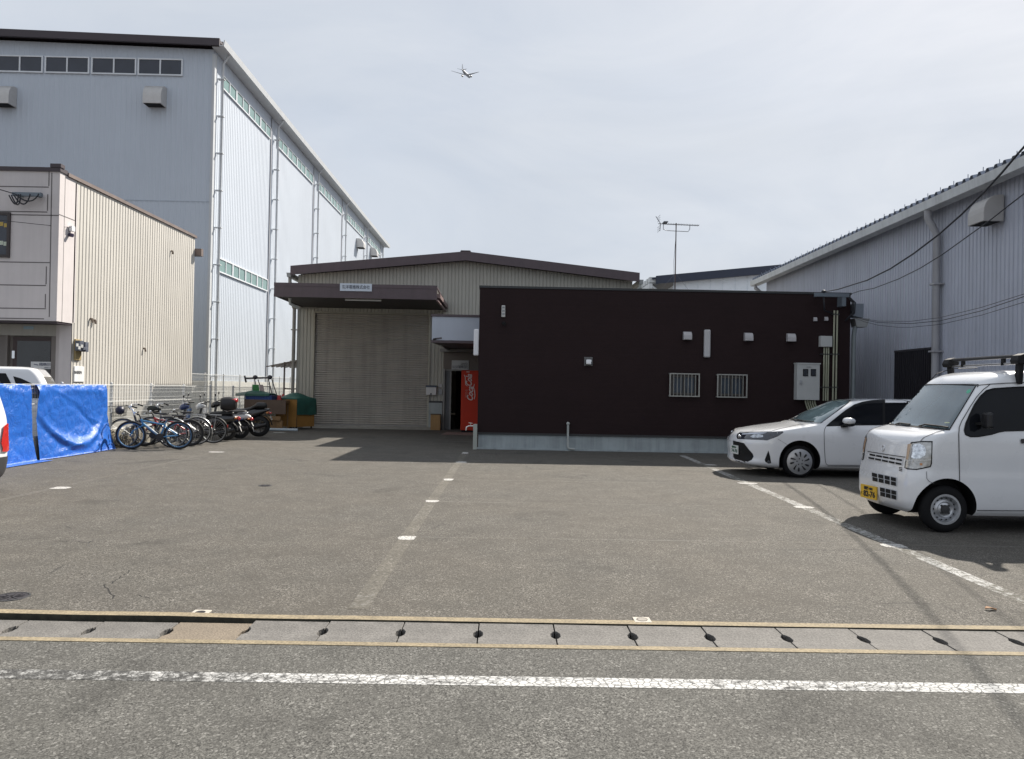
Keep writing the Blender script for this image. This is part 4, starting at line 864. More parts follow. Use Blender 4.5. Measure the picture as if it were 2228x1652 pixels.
def tarp(name, label, ya, yb, yb_bot, floor_out, seed, swag, X=FX + .07):
    t = noise2(seed); t2 = noise2(seed + 5); top = 1.475; m = MB(); NU, NV = 70, 64
    rr = random.Random(seed)
    creases = [(rr.random(), rr.random(), rr.uniform(-1.2, 1.2), rr.uniform(.02, .05), rr.uniform(-.016, .02)) for _ in range(34)]
    def fn(a, b):
        # b: 0 over the fence top .. 1 at the ground
        y = ya + (yb - ya) * a + (yb_bot - yb) * a * b ** 2
        L = top + .02 + floor_out; s = b * (L + .2) - .2
        d = .035 + .018 * t(a * 1.3, b * 1.3) * 1.6
        for ca, cb, an, wd, am in creases:
            u, v = a - ca, b - cb; q = u * math.sin(an) + v * math.cos(an); l = u * math.cos(an) - v * math.sin(an)
            d += am * math.exp(-(q / wd) ** 2) * math.exp(-(l / .22) ** 2)
        if swag:
            q = b - (.42 + .42 * (1 - (2 * a - 1.0) ** 2) * (1 if a < .5 else 1)); d += .055 * math.exp(-(q / .05) ** 2) * min(1, 4 * a, 4 * (1 - a)) ; d += .05 * max(0, math.sin(PI * a)) * max(0, min(1, (b - .5) * 2))
            d -= .02 * math.exp(-((q - .09) / .05) ** 2)
        d += (.10 + .06 * a) * max(0, b - .62) * 2
        if s < 0: return (X - .10 + (d - .03) * .3, y, top + s + .0)
        if s > top + .0: return (X + d + (s - top), y + .1 * (s - top) * a, .012 + .012 * abs(t2(a, b)))
        return (X + d * min(1, s * 6 + .2), y, top - s + .012 * math.sin(a * 40 + seed) * (s < .05))
    m.grid(fn, NU, NV)
    return tag(m.build(name, tarp_m, smooth=True), label, 'tarpaulin', 'blue tarpaulins hung on the wire fence')
tarp_m = bpy.data.materials.new('blue_tarpaulin'); tarp_m.use_nodes = True; MATS['blue_tarpaulin'] = tarp_m
b_ = tarp_m.node_tree.nodes['Principled BSDF']; lk = tarp_m.node_tree.links
t_ = N(tarp_m, 'ShaderNodeTexCoord'); n1 = N(tarp_m, 'ShaderNodeTexNoise', i_Scale=6.0, i_Detail=8.0, i_Roughness=.62, i_Distortion=1.6); v_ = N(tarp_m, 'ShaderNodeTexVoronoi', feature='DISTANCE_TO_EDGE', i_Scale=4.2)
lk.new(t_.outputs['Object'], n1.inputs['Vector']); mx = N(tarp_m, 'ShaderNodeMix', data_type='RGBA', i_0=.12); lk.new(t_.outputs['Object'], mx.inputs[6]); lk.new(n1.outputs['Color'], mx.inputs[7]); lk.new(mx.outputs[2], v_.inputs['Vector'])
rp = N(tarp_m, 'ShaderNodeValToRGB'); rp.color_ramp.elements[0].position = .3; rp.color_ramp.elements[0].color = (.006, .085, .40, 1); rp.color_ramp.elements[1].position = .72; rp.color_ramp.elements[1].color = (.010, .125, .52, 1)
lk.new(n1.outputs[0], rp.inputs[0]); lk.new(rp.outputs[0], b_.inputs['Base Color']); b_.inputs['Roughness'].default_value = .42; b_.inputs['Specular IOR Level'].default_value = .6
bp = N(tarp_m, 'ShaderNodeBump', i_Strength=.42, i_Distance=.03); ad = N(tarp_m, 'ShaderNodeMath', operation='ADD'); mr_ = N(tarp_m, 'ShaderNodeMapRange', i_1=0.0, i_2=.25, i_3=0.0, i_4=.5)
lk.new(v_.outputs['Distance'], mr_.inputs[0]); lk.new(mr_.outputs[0], ad.inputs[0]); lk.new(n1.outputs[0], ad.inputs[1]); lk.new(ad.outputs[0], bp.inputs['Height']); lk.new(bp.outputs[0], b_.inputs['Normal'])
tarp('tarpaulin', 'blue tarpaulin beside the white car at the left edge, its hem spread on the ground', 11.2, 14.72, 14.85, .22, 3, False)
tarp('tarpaulin', 'wide blue tarpaulin with sagging folds, nearest the parked bicycles', 14.93, 17.5, 17.75, .03, 11, True)
# ============================================================ bicycles
spoke_m = M('spoke_steel', (.45, .46, .47), .35, .7)
def bicycle(name, label, pos, rz, frame_c, R=.33, wb=1.02, tyre=.022, style='mtb', rim_m=None, basket=False, rack=False, fenders=False, accent=None, lean=3.5, steer=0.0, stem_m=None):
    t = thing(name, label, 'bicycle', (0, 0, 0), 'bicycles parked in a row along the fence')
    fm = M('frame_' + name + '_' + str(int(frame_c[0] * 100)) + str(int(frame_c[2] * 100)), frame_c, .3, .1, var=.05, coat=.6)
    rim_m = rim_m or M('rim_silver', (.42, .43, .44), .3, .7)
    xf, xr = -wb * .53, wb * .47
    bb = (.08 * wb, 0, R - .04); hd0, hd1 = (xf + .21, 0, R + .37), (xf + .26, 0, R + .24)
    if style == 'city': hd0, hd1 = (xf + .24, 0, R + .42), (xf + .29, 0, R + .24)
    st = (xr - .30, 0, R + .24 if style != 'city' else R + .26)
    f = MB(); rt = .021 if style == 'mtb' else .016
    f.tube([hd0, hd1], .024, 9)
    if style == 'mtb':
        f.tube([(hd0[0] + .01, 0, hd0[2] - .03), st], rt * .85, 8)
        f.tube([(hd1[0], 0, hd1[2] + .02), bb], rt * 1.25, 8)
    else:
        f.tube([(hd1[0], 0, hd1[2] + .02), (hd1[0] + .13, 0, R + .02), bb], rt * 1.3, 8); f.tube([(hd0[0], 0, hd0[2] - .08), (hd0[0] + .2, 0, R + .16), (bb[0] - .03, 0, bb[2] + .2)], rt, 8)
    f.tube([bb, st], rt * .95, 8)
    for s_ in (-1, 1): f.tube([(bb[0] + .03, s_ * .035, bb[2]), (xr, s_ * .06, R)], .011, 6); f.tube([(st[0], s_ * .02, st[2] - .03), (xr, s_ * .06, R)], .010, 6)
    fr = f.build('frame', fm, t, smooth=True, angle=50)
    if accent:
        a = MB(); d0, d1 = Vector((hd1[0] + .04, 0, hd1[2] - .0)), Vector(bb); d = d1 - d0
        a.bar(d0 + d * .05, d0 + d * .92, .012, rt * 1.9, up=(0, 1, 0)); 
        a2 = MB(); a2.tube([d0 + d * .12 + Vector((0, -.008, .012)), d0 + d * .88 + Vector((0, -.008, .012))], rt * .95, 7); a2.build('frame_stripe', accent, fr, smooth=True)
    fk = MB(); c = Vector(hd1)
    fk.tube([c, c + Vector((-.01, 0, -.03))], .026, 8)
    for s_ in (-1, 1): fk.tube([c + Vector((-.012, s_ * .052, -.02)), (xf + .05, s_ * .055, R + .10), (xf, s_ * .05, R)], .014 if style == 'mtb' else .010, 7)
    fk.bar(c + Vector((-.01, -.06, -.02)), c + Vector((-.01, .06, -.02)), .03, .03)
    fk.build('fork', fm if style == 'mtb' else M('fork_silver', (.4, .41, .42), .3, .7), t, smooth=True, angle=50)
    for x in (xf, xr):
        wv = bpy.data.objects.new('wheel', None); COL.objects.link(wv); wv.parent = t; wv.location = (x, 0, R); wv.empty_display_size = .1; ORG[wv.name] = Vector()
        m = MB(); m.lathe((0, tyre, 0), (0, -1, 0), [(tyre + tyre * math.cos(a), R - tyre - tyre * math.sin(a) * -1) for a in [2 * PI * k / 10 for k in range(11)]], 40); put(m, 'tyre', rubber_m, wv, smooth=True)
        m = MB(); ri = R - 2 * tyre - .012; m.lathe((0, .012, 0), (0, -1, 0), [(0, ri), (0, ri + .022), (.024, ri + .022), (.024, ri), (.012, ri - .008), (0, ri)], 40); put(m, 'rim', rim_m, wv, smooth=True, angle=40)
        m = MB(); m.tube([(0, -.045, 0), (0, .045, 0)], .022 if x < 0 or style == 'mtb' else .035, 10)
        for k in range(28):
            a = 2 * PI * k / 28; s_ = 1 if k % 2 else -1; b = a + (.35 if k % 4 < 2 else -.35)
            m.tube([(.02 * math.cos(b), s_ * .035, .02 * math.sin(b)), (ri * math.cos(a), 0, ri * math.sin(a))], .0014, 3, cap=False)
        put(m, 'spokes', spoke_m, wv)
        if fenders:
            m = MB(); w2 = tyre + .012; rr = R + .025
            def ff(a, b, rr=rr, w2=w2): th = (R_(-10) + R_(200) * a) if x > 0 else (R_(25) + R_(150) * a); q = (b - .5) * 2; return (x + (rr - .012 * q * q) * math.cos(th), q * w2, R + (rr - .012 * q * q) * math.sin(th))
            m.grid(ff, 22, 4); m.build('mudguard', M('mudguard_grey', (.30, .31, .32), .35, .5) if style == 'city' else black_m, t, smooth=True)
    # crank, pedals, chain
    m = MB(); m.lathe((bb[0], -.05, bb[2]), (0, -1, 0), [(0, .0), (0, .085), (.006, .085), (.006, .0)], 20); m.bar((bb[0], -.07, bb[2]), (bb[0] + .12, -.07, bb[2] - .11), .014, .02); m.bar((bb[0], .07, bb[2]), (bb[0] - .12, .07, bb[2] + .11), .014, .02)
    m.box(bb[0] + .07, bb[0] + .17, -.17, -.08, bb[2] - .125, bb[2] - .10); m.box(bb[0] - .17, bb[0] - .07, .08, .17, bb[2] + .10, bb[2] + .125); m.bar((bb[0], -.055, bb[2] + .08), (xr, -.055, R + .03), .006, .012); m.bar((bb[0], -.055, bb[2] - .08), (xr, -.055, R - .03), .006, .012)
    m.lathe((xr, -.05, R), (0, -1, 0), [(-.02, 0), (-.02, .05), (.0, .04), (.0, 0)], 14)
    m.build('crank', M('crank_dark', (.05, .05, .052), .4, .5), t)
    # saddle
    sx, sz = st[0] + .055, st[2] + (.17 if style == 'mtb' else .20)
    m = MB(); m.tube([st, (sx - .01, 0, sz - .04)], .014, 8); m.build('seat_post', rim_m, t)
    m = MB()
    sl = [(-.16, .018, .014), (-.10, .024, .02), (0, .045, .026), (.07, .075, .03), (.12, .08, .028), (.15, .055, .018)]
    m.grid(lambda a, b: (lambda q: (sx + q[0], q[1] * math.cos(2 * PI * b), sz + .012 * abs(q[0]) * 4 + q[2] * math.sin(2 * PI * b)))((lambda i, fq: tuple(sl[i][k] + (sl[min(i + 1, 5)][k] - sl[i][k]) * fq for k in range(3)))(int(min(a * 5, 4.999)), a * 5 - int(min(a * 5, 4.999)))), 15, 12)
    m.build('saddle', M('saddle_black', (.015, .015, .016), .5), t, smooth=True)
    # handlebar
    h = Vector(hd0); up = (h - Vector(hd1)).normalized(); sm = h + up * (.09 if style == 'mtb' else .14)
    m = MB(); m.tube([h, sm, sm + Vector((-.05, 0, .015))], .015, 8); c = sm + Vector((-.05, 0, .015)); ct, sn = math.cos(steer), math.sin(steer)
    def hp(a, b, z): return c + Vector((a * ct - b * sn, a * sn + b * ct, z))
    if style == 'mtb': pts = [hp(.03, -.29, .03), hp(.0, -.14, .03), hp(0, -.05, 0), hp(0, .05, 0), hp(.0, .14, .03), hp(.03, .29, .03)]
    else: pts = [hp(.2, -.26, .05), hp(.08, -.27, .09), hp(-.02, -.16, .09), hp(0, -.05, 0), hp(0, .05, 0), hp(-.02, .16, .09), hp(.08, .27, .09), hp(.2, .26, .05)]
    m.tube(pts, .011, 8); hb_ = m.build('handlebar', stem_m or (black_m if style == 'mtb' else chrome_m), t, smooth=True, angle=50)
    for a, b in ((pts[0], pts[1]), (pts[-1], pts[-2])):
        m = MB(); d = (b - a).normalized(); m.tube([a - d * .01, a + d * .11], .017, 8); m.build('grip', black_m, hb_, smooth=True, angle=50)
        m = MB(); q = a + d * .13; m.tube([q, q + Vector((-.06, 0, -.02)), q - d * .08 + Vector((-.07, 0, -.03))], .006, 5); m.build('brake_lever', chrome_m, hb_)
    m = MB(); q = hp(-.03, .06, .04); m.ball(q, .035, .025, .025, 10); m.build('lamp', chrome_m, hb_, smooth=True)
    if basket:
        m = MB(); b0 = Vector((xf - .02, 0, R + .40)); 
        def bx(a, b, k): w2, l2 = .13 + .03 * k, .13 + .035 * k; return b0 + Vector((-.08 + a * l2, b * w2, .24 * k))
        for k in (0, .33, .66, 1.0): c4_ = [bx(-1, -1, k), bx(1, -1, k), bx(1, 1, k), bx(-1, 1, k)]; m.tube(c4_ + [c4_[0]], .006 if k == 1 else .0035, 4)
        for j in range(6):
            q = -1 + 2 * j / 5
            for p0, p1 in ((bx(q, -1, 0), bx(q, -1, 1)), (bx(q, 1, 0), bx(q, 1, 1)), (bx(-1, q, 0), bx(-1, q, 1)), (bx(1, q, 0), bx(1, q, 1))): m.tube([p0, p1], .003, 4)
            m.tube([bx(q, -1, 0), bx(q, 1, 0)], .003, 4)
        bk = m.build('basket', black_m, t)
    if rack:
        m = MB(); z = R * 2 + .06
        for s_ in (-1, 1): m.tube([(st[0] + .06, s_ * .05, z + .01), (xr + .18, s_ * .06, z), (xr + .18, -s_ * .0, z)], .007, 5); m.tube([(xr + .06, s_ * .06, z), (xr, s_ * .075, R)], .005, 5)
        for k in range(4): x = st[0] + .12 + k * .1; m.tube([(x, -.06, z), (x, .06, z)], .005, 4)
        m.build('rear_rack', M('rack_grey', (.35, .36, .37), .35, .6), t)
    if fenders:
        m = MB(); th = R_(-12); m.box(xr + R * .98, xr + R * .98 + .02, -.025, .025, R + .08, R + .15); m.build('rear_reflector', red_r, t)
    m = MB(); m.tube([(xr - .02, .06, R - .02), (xr - .1, .18, .012), (xr - .16, .19, .006)], .008, 5); m.build('kickstand', spoke_m, t)
    t.location = pos; t.rotation_euler = (R_(lean), 0, rz)
    return t
red_r = M('red_reflector', (.45, .03, .02), .2, coat=1.0)
dr_ = R_(12)
blue_rim = M('blue_rim', (.10, .20, .34), .3, .5); black_rim = M('black_rim', (.015, .015, .017), .4)
bicycle('bicycle', 'blue mountain bike with white-lined frame, nearest of the row beside the tarpaulin', (-7.98, 17.74, 0), dr_, (.06, .22, .42), R=.33, tyre=.026, style='mtb', rim_m=blue_rim, accent=M('frame_white_stripe', (.55, .62, .68), .4), steer=.25)
bicycle('bicycle', 'black city bicycle with a wire front basket, between the blue and the red bike', (-8.33, 18.16, 0), dr_, (.02, .02, .024), R=.345, wb=1.08, tyre=.016, style='city', basket=True, fenders=True, rim_m=M('rim_grey', (.2, .21, .22), .35, .6))
bicycle('bicycle', 'red mountain bike with thick red fork and frame, just behind the basket bicycle', (-8.08, 18.62, 0), dr_, (.32, .018, .022), R=.33, tyre=.026, style='mtb', rim_m=black_rim, accent=M('frame_red_stripe', (.5, .2, .19), .4), steer=-.2)
bicycle('bicycle', 'silver city bicycle with rear rack and bright mudguards, next to the red mountain bike', (-8.14, 19.12, 0), dr_, (.34, .35, .36), R=.345, wb=1.08, tyre=.017, style='city', rack=True, fenders=True)
bicycle('bicycle', 'black bicycle with dark mudguards, last of the row before the scooters', (-7.92, 19.66, 0), dr_, (.018, .018, .02), R=.335, wb=1.06, tyre=.018, style='mtb', rack=True, fenders=True, rim_m=M('rim_grey', (.2, .21, .22)))
# bag in the basket, helmet-like bundle on a saddle
m = MB(); m.ball((-8.97, 18.02, .87), .10, .10, .10, 14); tag(m.build('ball', M('navy_ball', (.015, .018, .05), .45), smooth=True), 'dark navy round helmet lying in the wire bicycle basket', 'helmet')
t2 = noise2(4); m = MB(); m.grid(lambda a, b: (-8.62 + .17 * math.sin(PI * a) ** .5 * math.cos(2 * PI * b) * (1 + .2 * t2(a * 4, b * 9)), 19.0 + .09 * math.sin(PI * a) ** .5 * math.sin(2 * PI * b), .88 - .085 * math.cos(PI * a) + .04 * t2(a * 6, b * 5)), 14, 18)
tag(m.build('bag', M('dark_green_bag', (.006, .010, .008), .6), smooth=True), 'crumpled dark green bag lying on the silver bicycle near the fence', 'bag')
m = MB(); rr_ = random.Random(5)
def weeds(x, y, n, label):
    m = MB()
    for k in range(n):
        a, b = rr_.uniform(0, 6.28), rr_.uniform(.1, .45); px, py_ = x + rr_.uniform(-.1, .1), y + rr_.uniform(-.3, .3); h = rr_.uniform(.15, .5)
        p = [(px, py_, 0), (px + .3 * b * math.cos(a) * .5, py_ + .3 * b * math.sin(a) * .5, h * .6), (px + b * math.cos(a) * .5, py_ + b * math.sin(a) * .5, h)]
        m.tube(p, .006, 3, r2=.001)
        for j in range(3): q = Vector(p[1]).lerp(Vector(p[2]), j / 3); d = Vector((rr_.uniform(-.09, .09), rr_.uniform(-.09, .09), rr_.uniform(0, .05))); s_ = Vector((-d.y, d.x, .01)).normalized() * .012; m.add([q - s_, q + d * .5 - s_ * 1.5, q + d, q + d * .5 + s_ * 1.5, q + s_], [(0, 1, 2, 3, 4)])
    return tag(m.build('weeds', M('dry_weed', (.13, .10, .055), .9, var=.3)), label, 'weeds')
weeds(FX + .18, 17.95, 36, 'dry brown weeds at the wall foot beside the wide tarpaulin'); weeds(FX + .16, 18.9, 30, 'dry brown weeds at the wall foot behind the bicycles')
# ============================================================ scooters and motorcycle
def blob(m, secs, nu=None, nb=14, y0=0.0, pw=1.0):
    """secs: (x, z, half width, half height); smooth skin round the sections."""
    n = len(secs); nu = nu or (n - 1) * 4; fs = [pchip_([i for i in range(n)], [s[k] for s in secs]) for k in range(4)]
    def fn(a, b):
        q = a * (n - 1); x, z, w, h = [f(q) for f in fs]; c, s = math.cos(2 * PI * b), math.sin(2 * PI * b)
        return (x, y0 + w * math.copysign(abs(c) ** pw, c), z + h * math.copysign(abs(s) ** pw, s))
    m.grid(fn, nu, nb)
    k = len(m.v) - (nu + 1) * (nb + 1); m.f.append([k + j for j in range(nb)]); m.f.append([k + nu * (nb + 1) + j for j in range(nb)][::-1])
    return m
def pchip_(xs, ys):
    def f(q):
        i = max(0, min(len(xs) - 2, int(q))); t = q - i
        p0, p1, p2, p3 = ys[max(0, i - 1)], ys[i], ys[i + 1], ys[min(len(ys) - 1, i + 2)]
        v = .5 * (2 * p1 + (p2 - p0) * t + (2 * p0 - 5 * p1 + 4 * p2 - p3) * t * t + (3 * p1 - p0 - 3 * p2 + p3) * t ** 3)
        return v
    return f
blk = M('gloss_black', (.012, .012, .014), .25, coat=.6); cowl_w = M('cowl_white', (.62, .63, .64), .3, coat=.8); cowl_b = M('cowl_navy', (.02, .04, .13), .3, coat=.8)
def moto(name, label, pos, rz, wb, R, tw, kind, lean=4.0):
    t = thing(name, label, 'motorcycle' if kind == 'big' else 'scooter', (0, 0, 0), 'scooters and motorcycle parked along the fence')
    xf, xr = -wb * .52, wb * .48
    for x in (xf, xr):
        wv = bpy.data.objects.new('wheel', None); COL.objects.link(wv); wv.parent = t; wv.location = (x, 0, R); ORG[wv.name] = Vector()
        m = MB(); ri = R * .62; m.lathe((0, tw / 2, 0), (0, -1, 0), [(0, ri), (.0, ri + .03), (tw * .1, R - tw * .25), (tw * .3, R - .01), (tw * .5, R), (tw * .7, R - .01), (tw * .9, R - tw * .25), (tw, ri + .03), (tw, ri)], 36); put(m, 'tyre', rubber_m, wv, smooth=True, angle=50)
        m = MB(); m.lathe((0, tw * .4, 0), (0, -1, 0), [(0, ri + .005), (.02, ri - .02), (tw * .8 - .02, ri - .02), (tw * .8, ri + .005)], 30)
        for k in range(5): a = 2 * PI * k / 5; m.bar((0, 0, 0), (ri * math.cos(a), 0, ri * math.sin(a)), .03, .03, up=(0, 1, 0))
        m.tube([(0, -.07, 0), (0, .07, 0)], .045, 12); put(m, 'rim', M('cast_rim', (.10, .10, .105), .4, .6), wv)
    body = {'box': blk, 'cub': cowl_w, 'big': blk}[kind]
    # rear body
    m = MB()
    if kind == 'cub': blob(m, [(xr + .30, .60, .03, .03), (xr + .22, .63, .075, .06), (xr + .05, .62, .11, .10), (xr - .2, .57, .12, .13), (xr - .42, .48, .10, .12), (xr - .6, .36, .08, .06)])
    elif kind == 'box': blob(m, [(xr + .26, .60, .05, .05), (xr + .16, .60, .12, .10), (xr - .05, .57, .15, .16), (xr - .3, .50, .15, .18), (xr - .45, .42, .12, .14)])
    else: blob(m, [(xr + .30, .80, .05, .03), (xr + .12, .76, .10, .08), (xr - .15, .68, .15, .16), (xr - .45, .60, .15, .22), (xr - .8, .62, .16, .24), (xr - 1.0, .6, .12, .2)])
    m.build('rear_body', body, t, smooth=True)
    if kind == 'cub': m = MB(); blob(m, [(xr + .12, .56, .114, .03), (xr - .1, .53, .124, .06), (xr - .35, .46, .112, .07), (xr - .5, .40, .09, .04)]); m.build('side_panel', cowl_b, t, smooth=True)
    sz = {'box': .74, 'cub': .75, 'big': .80}[kind]
    m = MB()
    if kind == 'big': blob(m, [(xr + .22, sz + .10, .05, .04), (xr + .16, sz + .12, .12, .08), (xr - .05, sz + .12, .14, .085), (xr - .14, sz + .08, .10, .05), (xr - .3, sz - .0, .12, .05), (xr - .6, sz - .04, .13, .05), (xr - .75, sz - .03, .08, .03)])
    else: blob(m, [(xr + .18, sz, .05, .03), (xr + .1, sz + .01, .11, .05), (xr - .15, sz, .13, .055), (xr - .4, sz - .02, .12, .05), (xr - .52, sz - .03, .06, .03)])
    m.build('seat', M('seat_black', (.012, .012, .013), .6), t, smooth=True)
    # floor / frame, engine
    m = MB()
    if kind != 'big': blob(m, [(xr - .3, .34, .10, .08), (-.05, .27, .12, .05), (xf + .42, .29, .12, .05), (xf + .30, .40, .10, .08)])
    else: blob(m, [(xr - .35, .36, .13, .10), (0, .36, .16, .14), (xf + .4, .40, .14, .12)])
    blob(m, [(xr + .08, R + .02, .05, .06), (xr - .1, R + .0, .07, .09), (xr - .35, R + .02, .09, .09), (xr - .5, R + .04, .05, .05)], y0=.1 if kind != 'big' else 0)
    m.build('engine', M('engine_dark', (.03, .03, .032), .5, .4), t, smooth=True)
    m = MB(); m.tube([(xr - .4, -.12, R - .03), (xr - .1, -.14, R - .02), (xr + .22, -.15, R + .07)], .05, 10, r2=.058); m.build('exhaust', M('exhaust_dark', (.04, .04, .042), .35, .6), t, smooth=True, angle=50)
    # front: fork, mudguard, leg shield, headlamp
    hz = {'box': .92, 'cub': .92, 'big': .95}[kind]
    m = MB()
    for s_ in (-1, 1): m.tube([(xf, s_ * .07, R), (xf + .14, s_ * .06, hz - .25), (xf + .2, s_ * .05, hz)], .022, 7)
    m.build('fork', M('fork_dark', (.06, .06, .065), .4, .5), t, smooth=True, angle=50)
    m = MB(); m.grid(lambda a, b: (xf + (R + .03) * math.cos(R_(20) + R_(150) * a), (b - .5) * (tw + .05), R + (R + .03 - .04 * (2 * b - 1) ** 2) * math.sin(R_(20) + R_(150) * a)), 14, 6); m.build('front_mudguard', body, t, smooth=True)
    if kind != 'big':
        m = MB(); m.grid(lambda a, b: (xf + .22 + .10 * a - .10 * (1 - (2 * b - 1) ** 2) * .9 + .12 * (a < .2) * (.2 - a) * 4, (2 * b - 1) * (.20 + .03 * math.sin(PI * a)) * (1 - .25 * (1 - a)), .34 + .5 * a), 12, 12); m.build('leg_shield', cowl_w if kind == 'cub' else M('cowl_blue_white', (.10, .16, .30), .3, coat=.8), t, smooth=True)
    m = MB(); blob(m, [(xf + .04, hz - .05, .06, .05), (xf + .10, hz - .03, .11, .09), (xf + .2, hz, .10, .09), (xf + .28, hz - .01, .05, .05)]); hcw = m.build('headlamp_cowl', {'box': cowl_b, 'cub': cowl_w, 'big': blk}[kind], t, smooth=True)
    m = MB(); m.lathe((xf + .075, 0, hz - .045), (-1, 0, -.15), [(0, .07), (.02, .065), (.03, 0)], 14); m.build('headlamp', lens_p, hcw, smooth=True)
    m = MB(); m.tube([(xf + .32, -.33, hz + .07), (xf + .2, -.2, hz + .08), (xf + .17, 0, hz + .05), (xf + .2, .2, hz + .08), (xf + .32, .33, hz + .07)], .013, 7); hb_ = m.build('handlebar', M('bar_black', (.02, .02, .02), .4), t, smooth=True)
    for s_ in (-1, 1):
        m = MB(); m.tube([(xf + .34, s_ * .35, hz + .07), (xf + .24, s_ * .23, hz + .08)], .02, 8); m.build('grip', black_m, hb_)
        m = MB(); m.tube([(xf + .22, s_ * .24, hz + .08), (xf + .18, s_ * .27, hz + .2), (xf + .2, s_ * .30, hz + .26)], .006, 5); m.ball((xf + .2, s_ * .31, hz + .29), .02, .065, .048, 12); m.build('mirror', blk, hb_, smooth=True)
    # tail lamp, plate, racks
    lz = {'box': .60, 'cub': .55, 'big': .70}[kind]
    m = MB(); m.ball((xr + .31, 0, lz), .05, .065, .055 if kind != 'big' else .03, 14); m.build('tail_lamp', red_m_, t, smooth=True)
    for s_ in (-1, 1): m = MB(); m.ball((xr + .24, s_ * .13, lz + .02), .035, .035, .03, 10); m.build('indicator', M('amber_lamp', (.5, .16, .02), .2, coat=1.0), t, smooth=True)
    pc = Vector((xr + .34, 0, lz - (.14 if kind != 'big' else .14))); tl = R_(28); rt = Vector((0, 1, 0)); up = Vector((-math.sin(tl), 0, math.cos(tl))); hw, hh = (.075, .055) if kind != 'big' else (.115, .0625)
    nn = rt.cross(up); e = [pc - rt * hw + up * hh, pc + rt * hw + up * hh, pc + rt * hw - up * hh, pc - rt * hw - up * hh]
    m = MB(); m.add([p - nn * .004 for p in e] + [p for p in e], [(0, 1, 2, 3), (7, 6, 5, 4)] + [(k, k + 4, (k + 1) % 4 + 4, (k + 1) % 4) for k in range(4)]); pl = m.build('number_plate', M('moto_plate', (.62, .63, .62), .45), t)
    tx = {'box': ('福岡市', '・・21'), 'cub': ('福岡市', 'て 50'), 'big': ('福岡', '72-47')}[kind]
    m = MB(); m.text(tx[1], hh * 1.1, pc + nn * .002 - up * hh * .32, rt, up, ext=.0008, bold=.001, width=hw * 1.6); m.text(tx[0], hh * .5, pc + nn * .002 + up * hh * .62, rt, up, ext=.0008); m.build('lettering', M('moto_ink', (.02, .05, .05), .6), pl)
    m = MB(); m.prism([(-.05, 0), (.05, 0), (.04, -.16), (-.03, -.16)], lambda a, b, q: (pc.x - .02 + q - b * .35, a, pc.z - hh + b), 0, .01); m.build('mud_flap', M('flap_white', (.55, .55, .54), .5) if kind != 'big' else black_m, t)
    m = MB(); m.grid(lambda a, b: (xr + (R + .04) * math.cos(R_(5) + R_(120) * a), (b - .5) * (tw + .06), R + (R + .04) * math.sin(R_(5) + R_(120) * a)), 12, 4); m.build('rear_mudguard', black_m, t, smooth=True)
    if kind == 'box':
        m = MB(); blob(m, [(xr - .16, 1.0, .06, .10), (xr - .13, 1.0, .19, .16), (xr + .05, 1.0, .21, .185), (xr + .22, 1.0, .19, .16), (xr + .26, 1.0, .08, .1)], pw=.6); bx_ = m.build('top_box', M('box_black', (.012, .011, .012), .5), t, smooth=True)
        m = MB(); blob(m, [(xr + .02, 1.10, .15, .05), (xr + .15, 1.10, .185, .065), (xr + .26, 1.09, .15, .055), (xr + .285, 1.09, .05, .02)], pw=.7); m.build('reflector', M('box_red', (.42, .02, .025), .15, coat=1.0), bx_, smooth=True)
        m = MB(); m.tube([(xr - .1, -.08, .76), (xr + .1, -.08, .82), (xr + .1, .08, .82), (xr - .1, .08, .76)], .012, 6); m.build('carrier', chrome_m, t)
    if kind == 'cub': m = MB(); m.tube([(xr - .05, -.12, .73), (xr + .2, -.12, .74), (xr + .24, 0, .74), (xr + .2, .12, .74), (xr - .05, .12, .73)], .010, 6); m.tube([(xr + .0, -.12, .73), (xr, .12, .73)], .008, 6); m.build('carrier', chrome_m, t, smooth=True)
    m = MB(); m.tube([(0.05, .1, .26), (.1, .26, .01)], .013, 6); m.build('kickstand', M('fork_dark', (.06, .06, .065)), t)
    t.location = pos; t.rotation_euler = (R_(lean), 0, rz); return t
lens_p = M('clear_lens', (.5, .52, .54), .1, .4, coat=1.0); red_m_ = M('red_lamp', (.48, .015, .02), .15, coat=1.0)
moto('scooter', 'black scooter with a black and red top box behind its seat', (-8.08, 20.75, 0), dr_, 1.24, .245, .10, 'box')
moto('scooter', 'white and blue step-through scooter with a round red tail lamp', (-7.96, 21.5, 0), dr_, 1.2, .255, .075, 'cub')
moto('motorcycle', 'black motorcycle with fat tyres and a rolled pillion pad, nearest the workshop', (-7.78, 22.35, 0), dr_, 1.36, .315, .15, 'big')
# ============================================================ things beside the workshop
g28 = gz(27.6)
ply_m = M('orange_plywood', (.30, .15, .035), .6, var=.12, scale=2, streak=.1)
YB = 27.4
cA = (W(646, 900, YB)[0], YB); cR = (W(684, 900, YB + .75)[0], YB + .75); cL = (W(600, 900, YB + .25)[0], YB + .25)
dR = Vector((cR[0] - cA[0], cR[1] - cA[1])); dL = Vector((cL[0] - cA[0], cL[1] - cA[1]))
zt = W(646, 868, YB)[1]; z0 = W(646, 929.5, YB)[1]
crate = thing('crate', 'large orange-brown plywood crate on castors, half covered by a green sheet', 'crate', (cA[0], cA[1], g28))
m = MB(); P_ = [Vector(cA), Vector(cA) + dR, Vector(cA) + dR + dL, Vector(cA) + dL]
m.add([(p.x, p.y, z) for z in (z0, zt) for p in P_], [(0, 1, 5, 4), (1, 2, 6, 5), (2, 3, 7, 6), (3, 0, 4, 7), (4, 5, 6, 7), (3, 2, 1, 0)]); m.build('box', ply_m, crate)
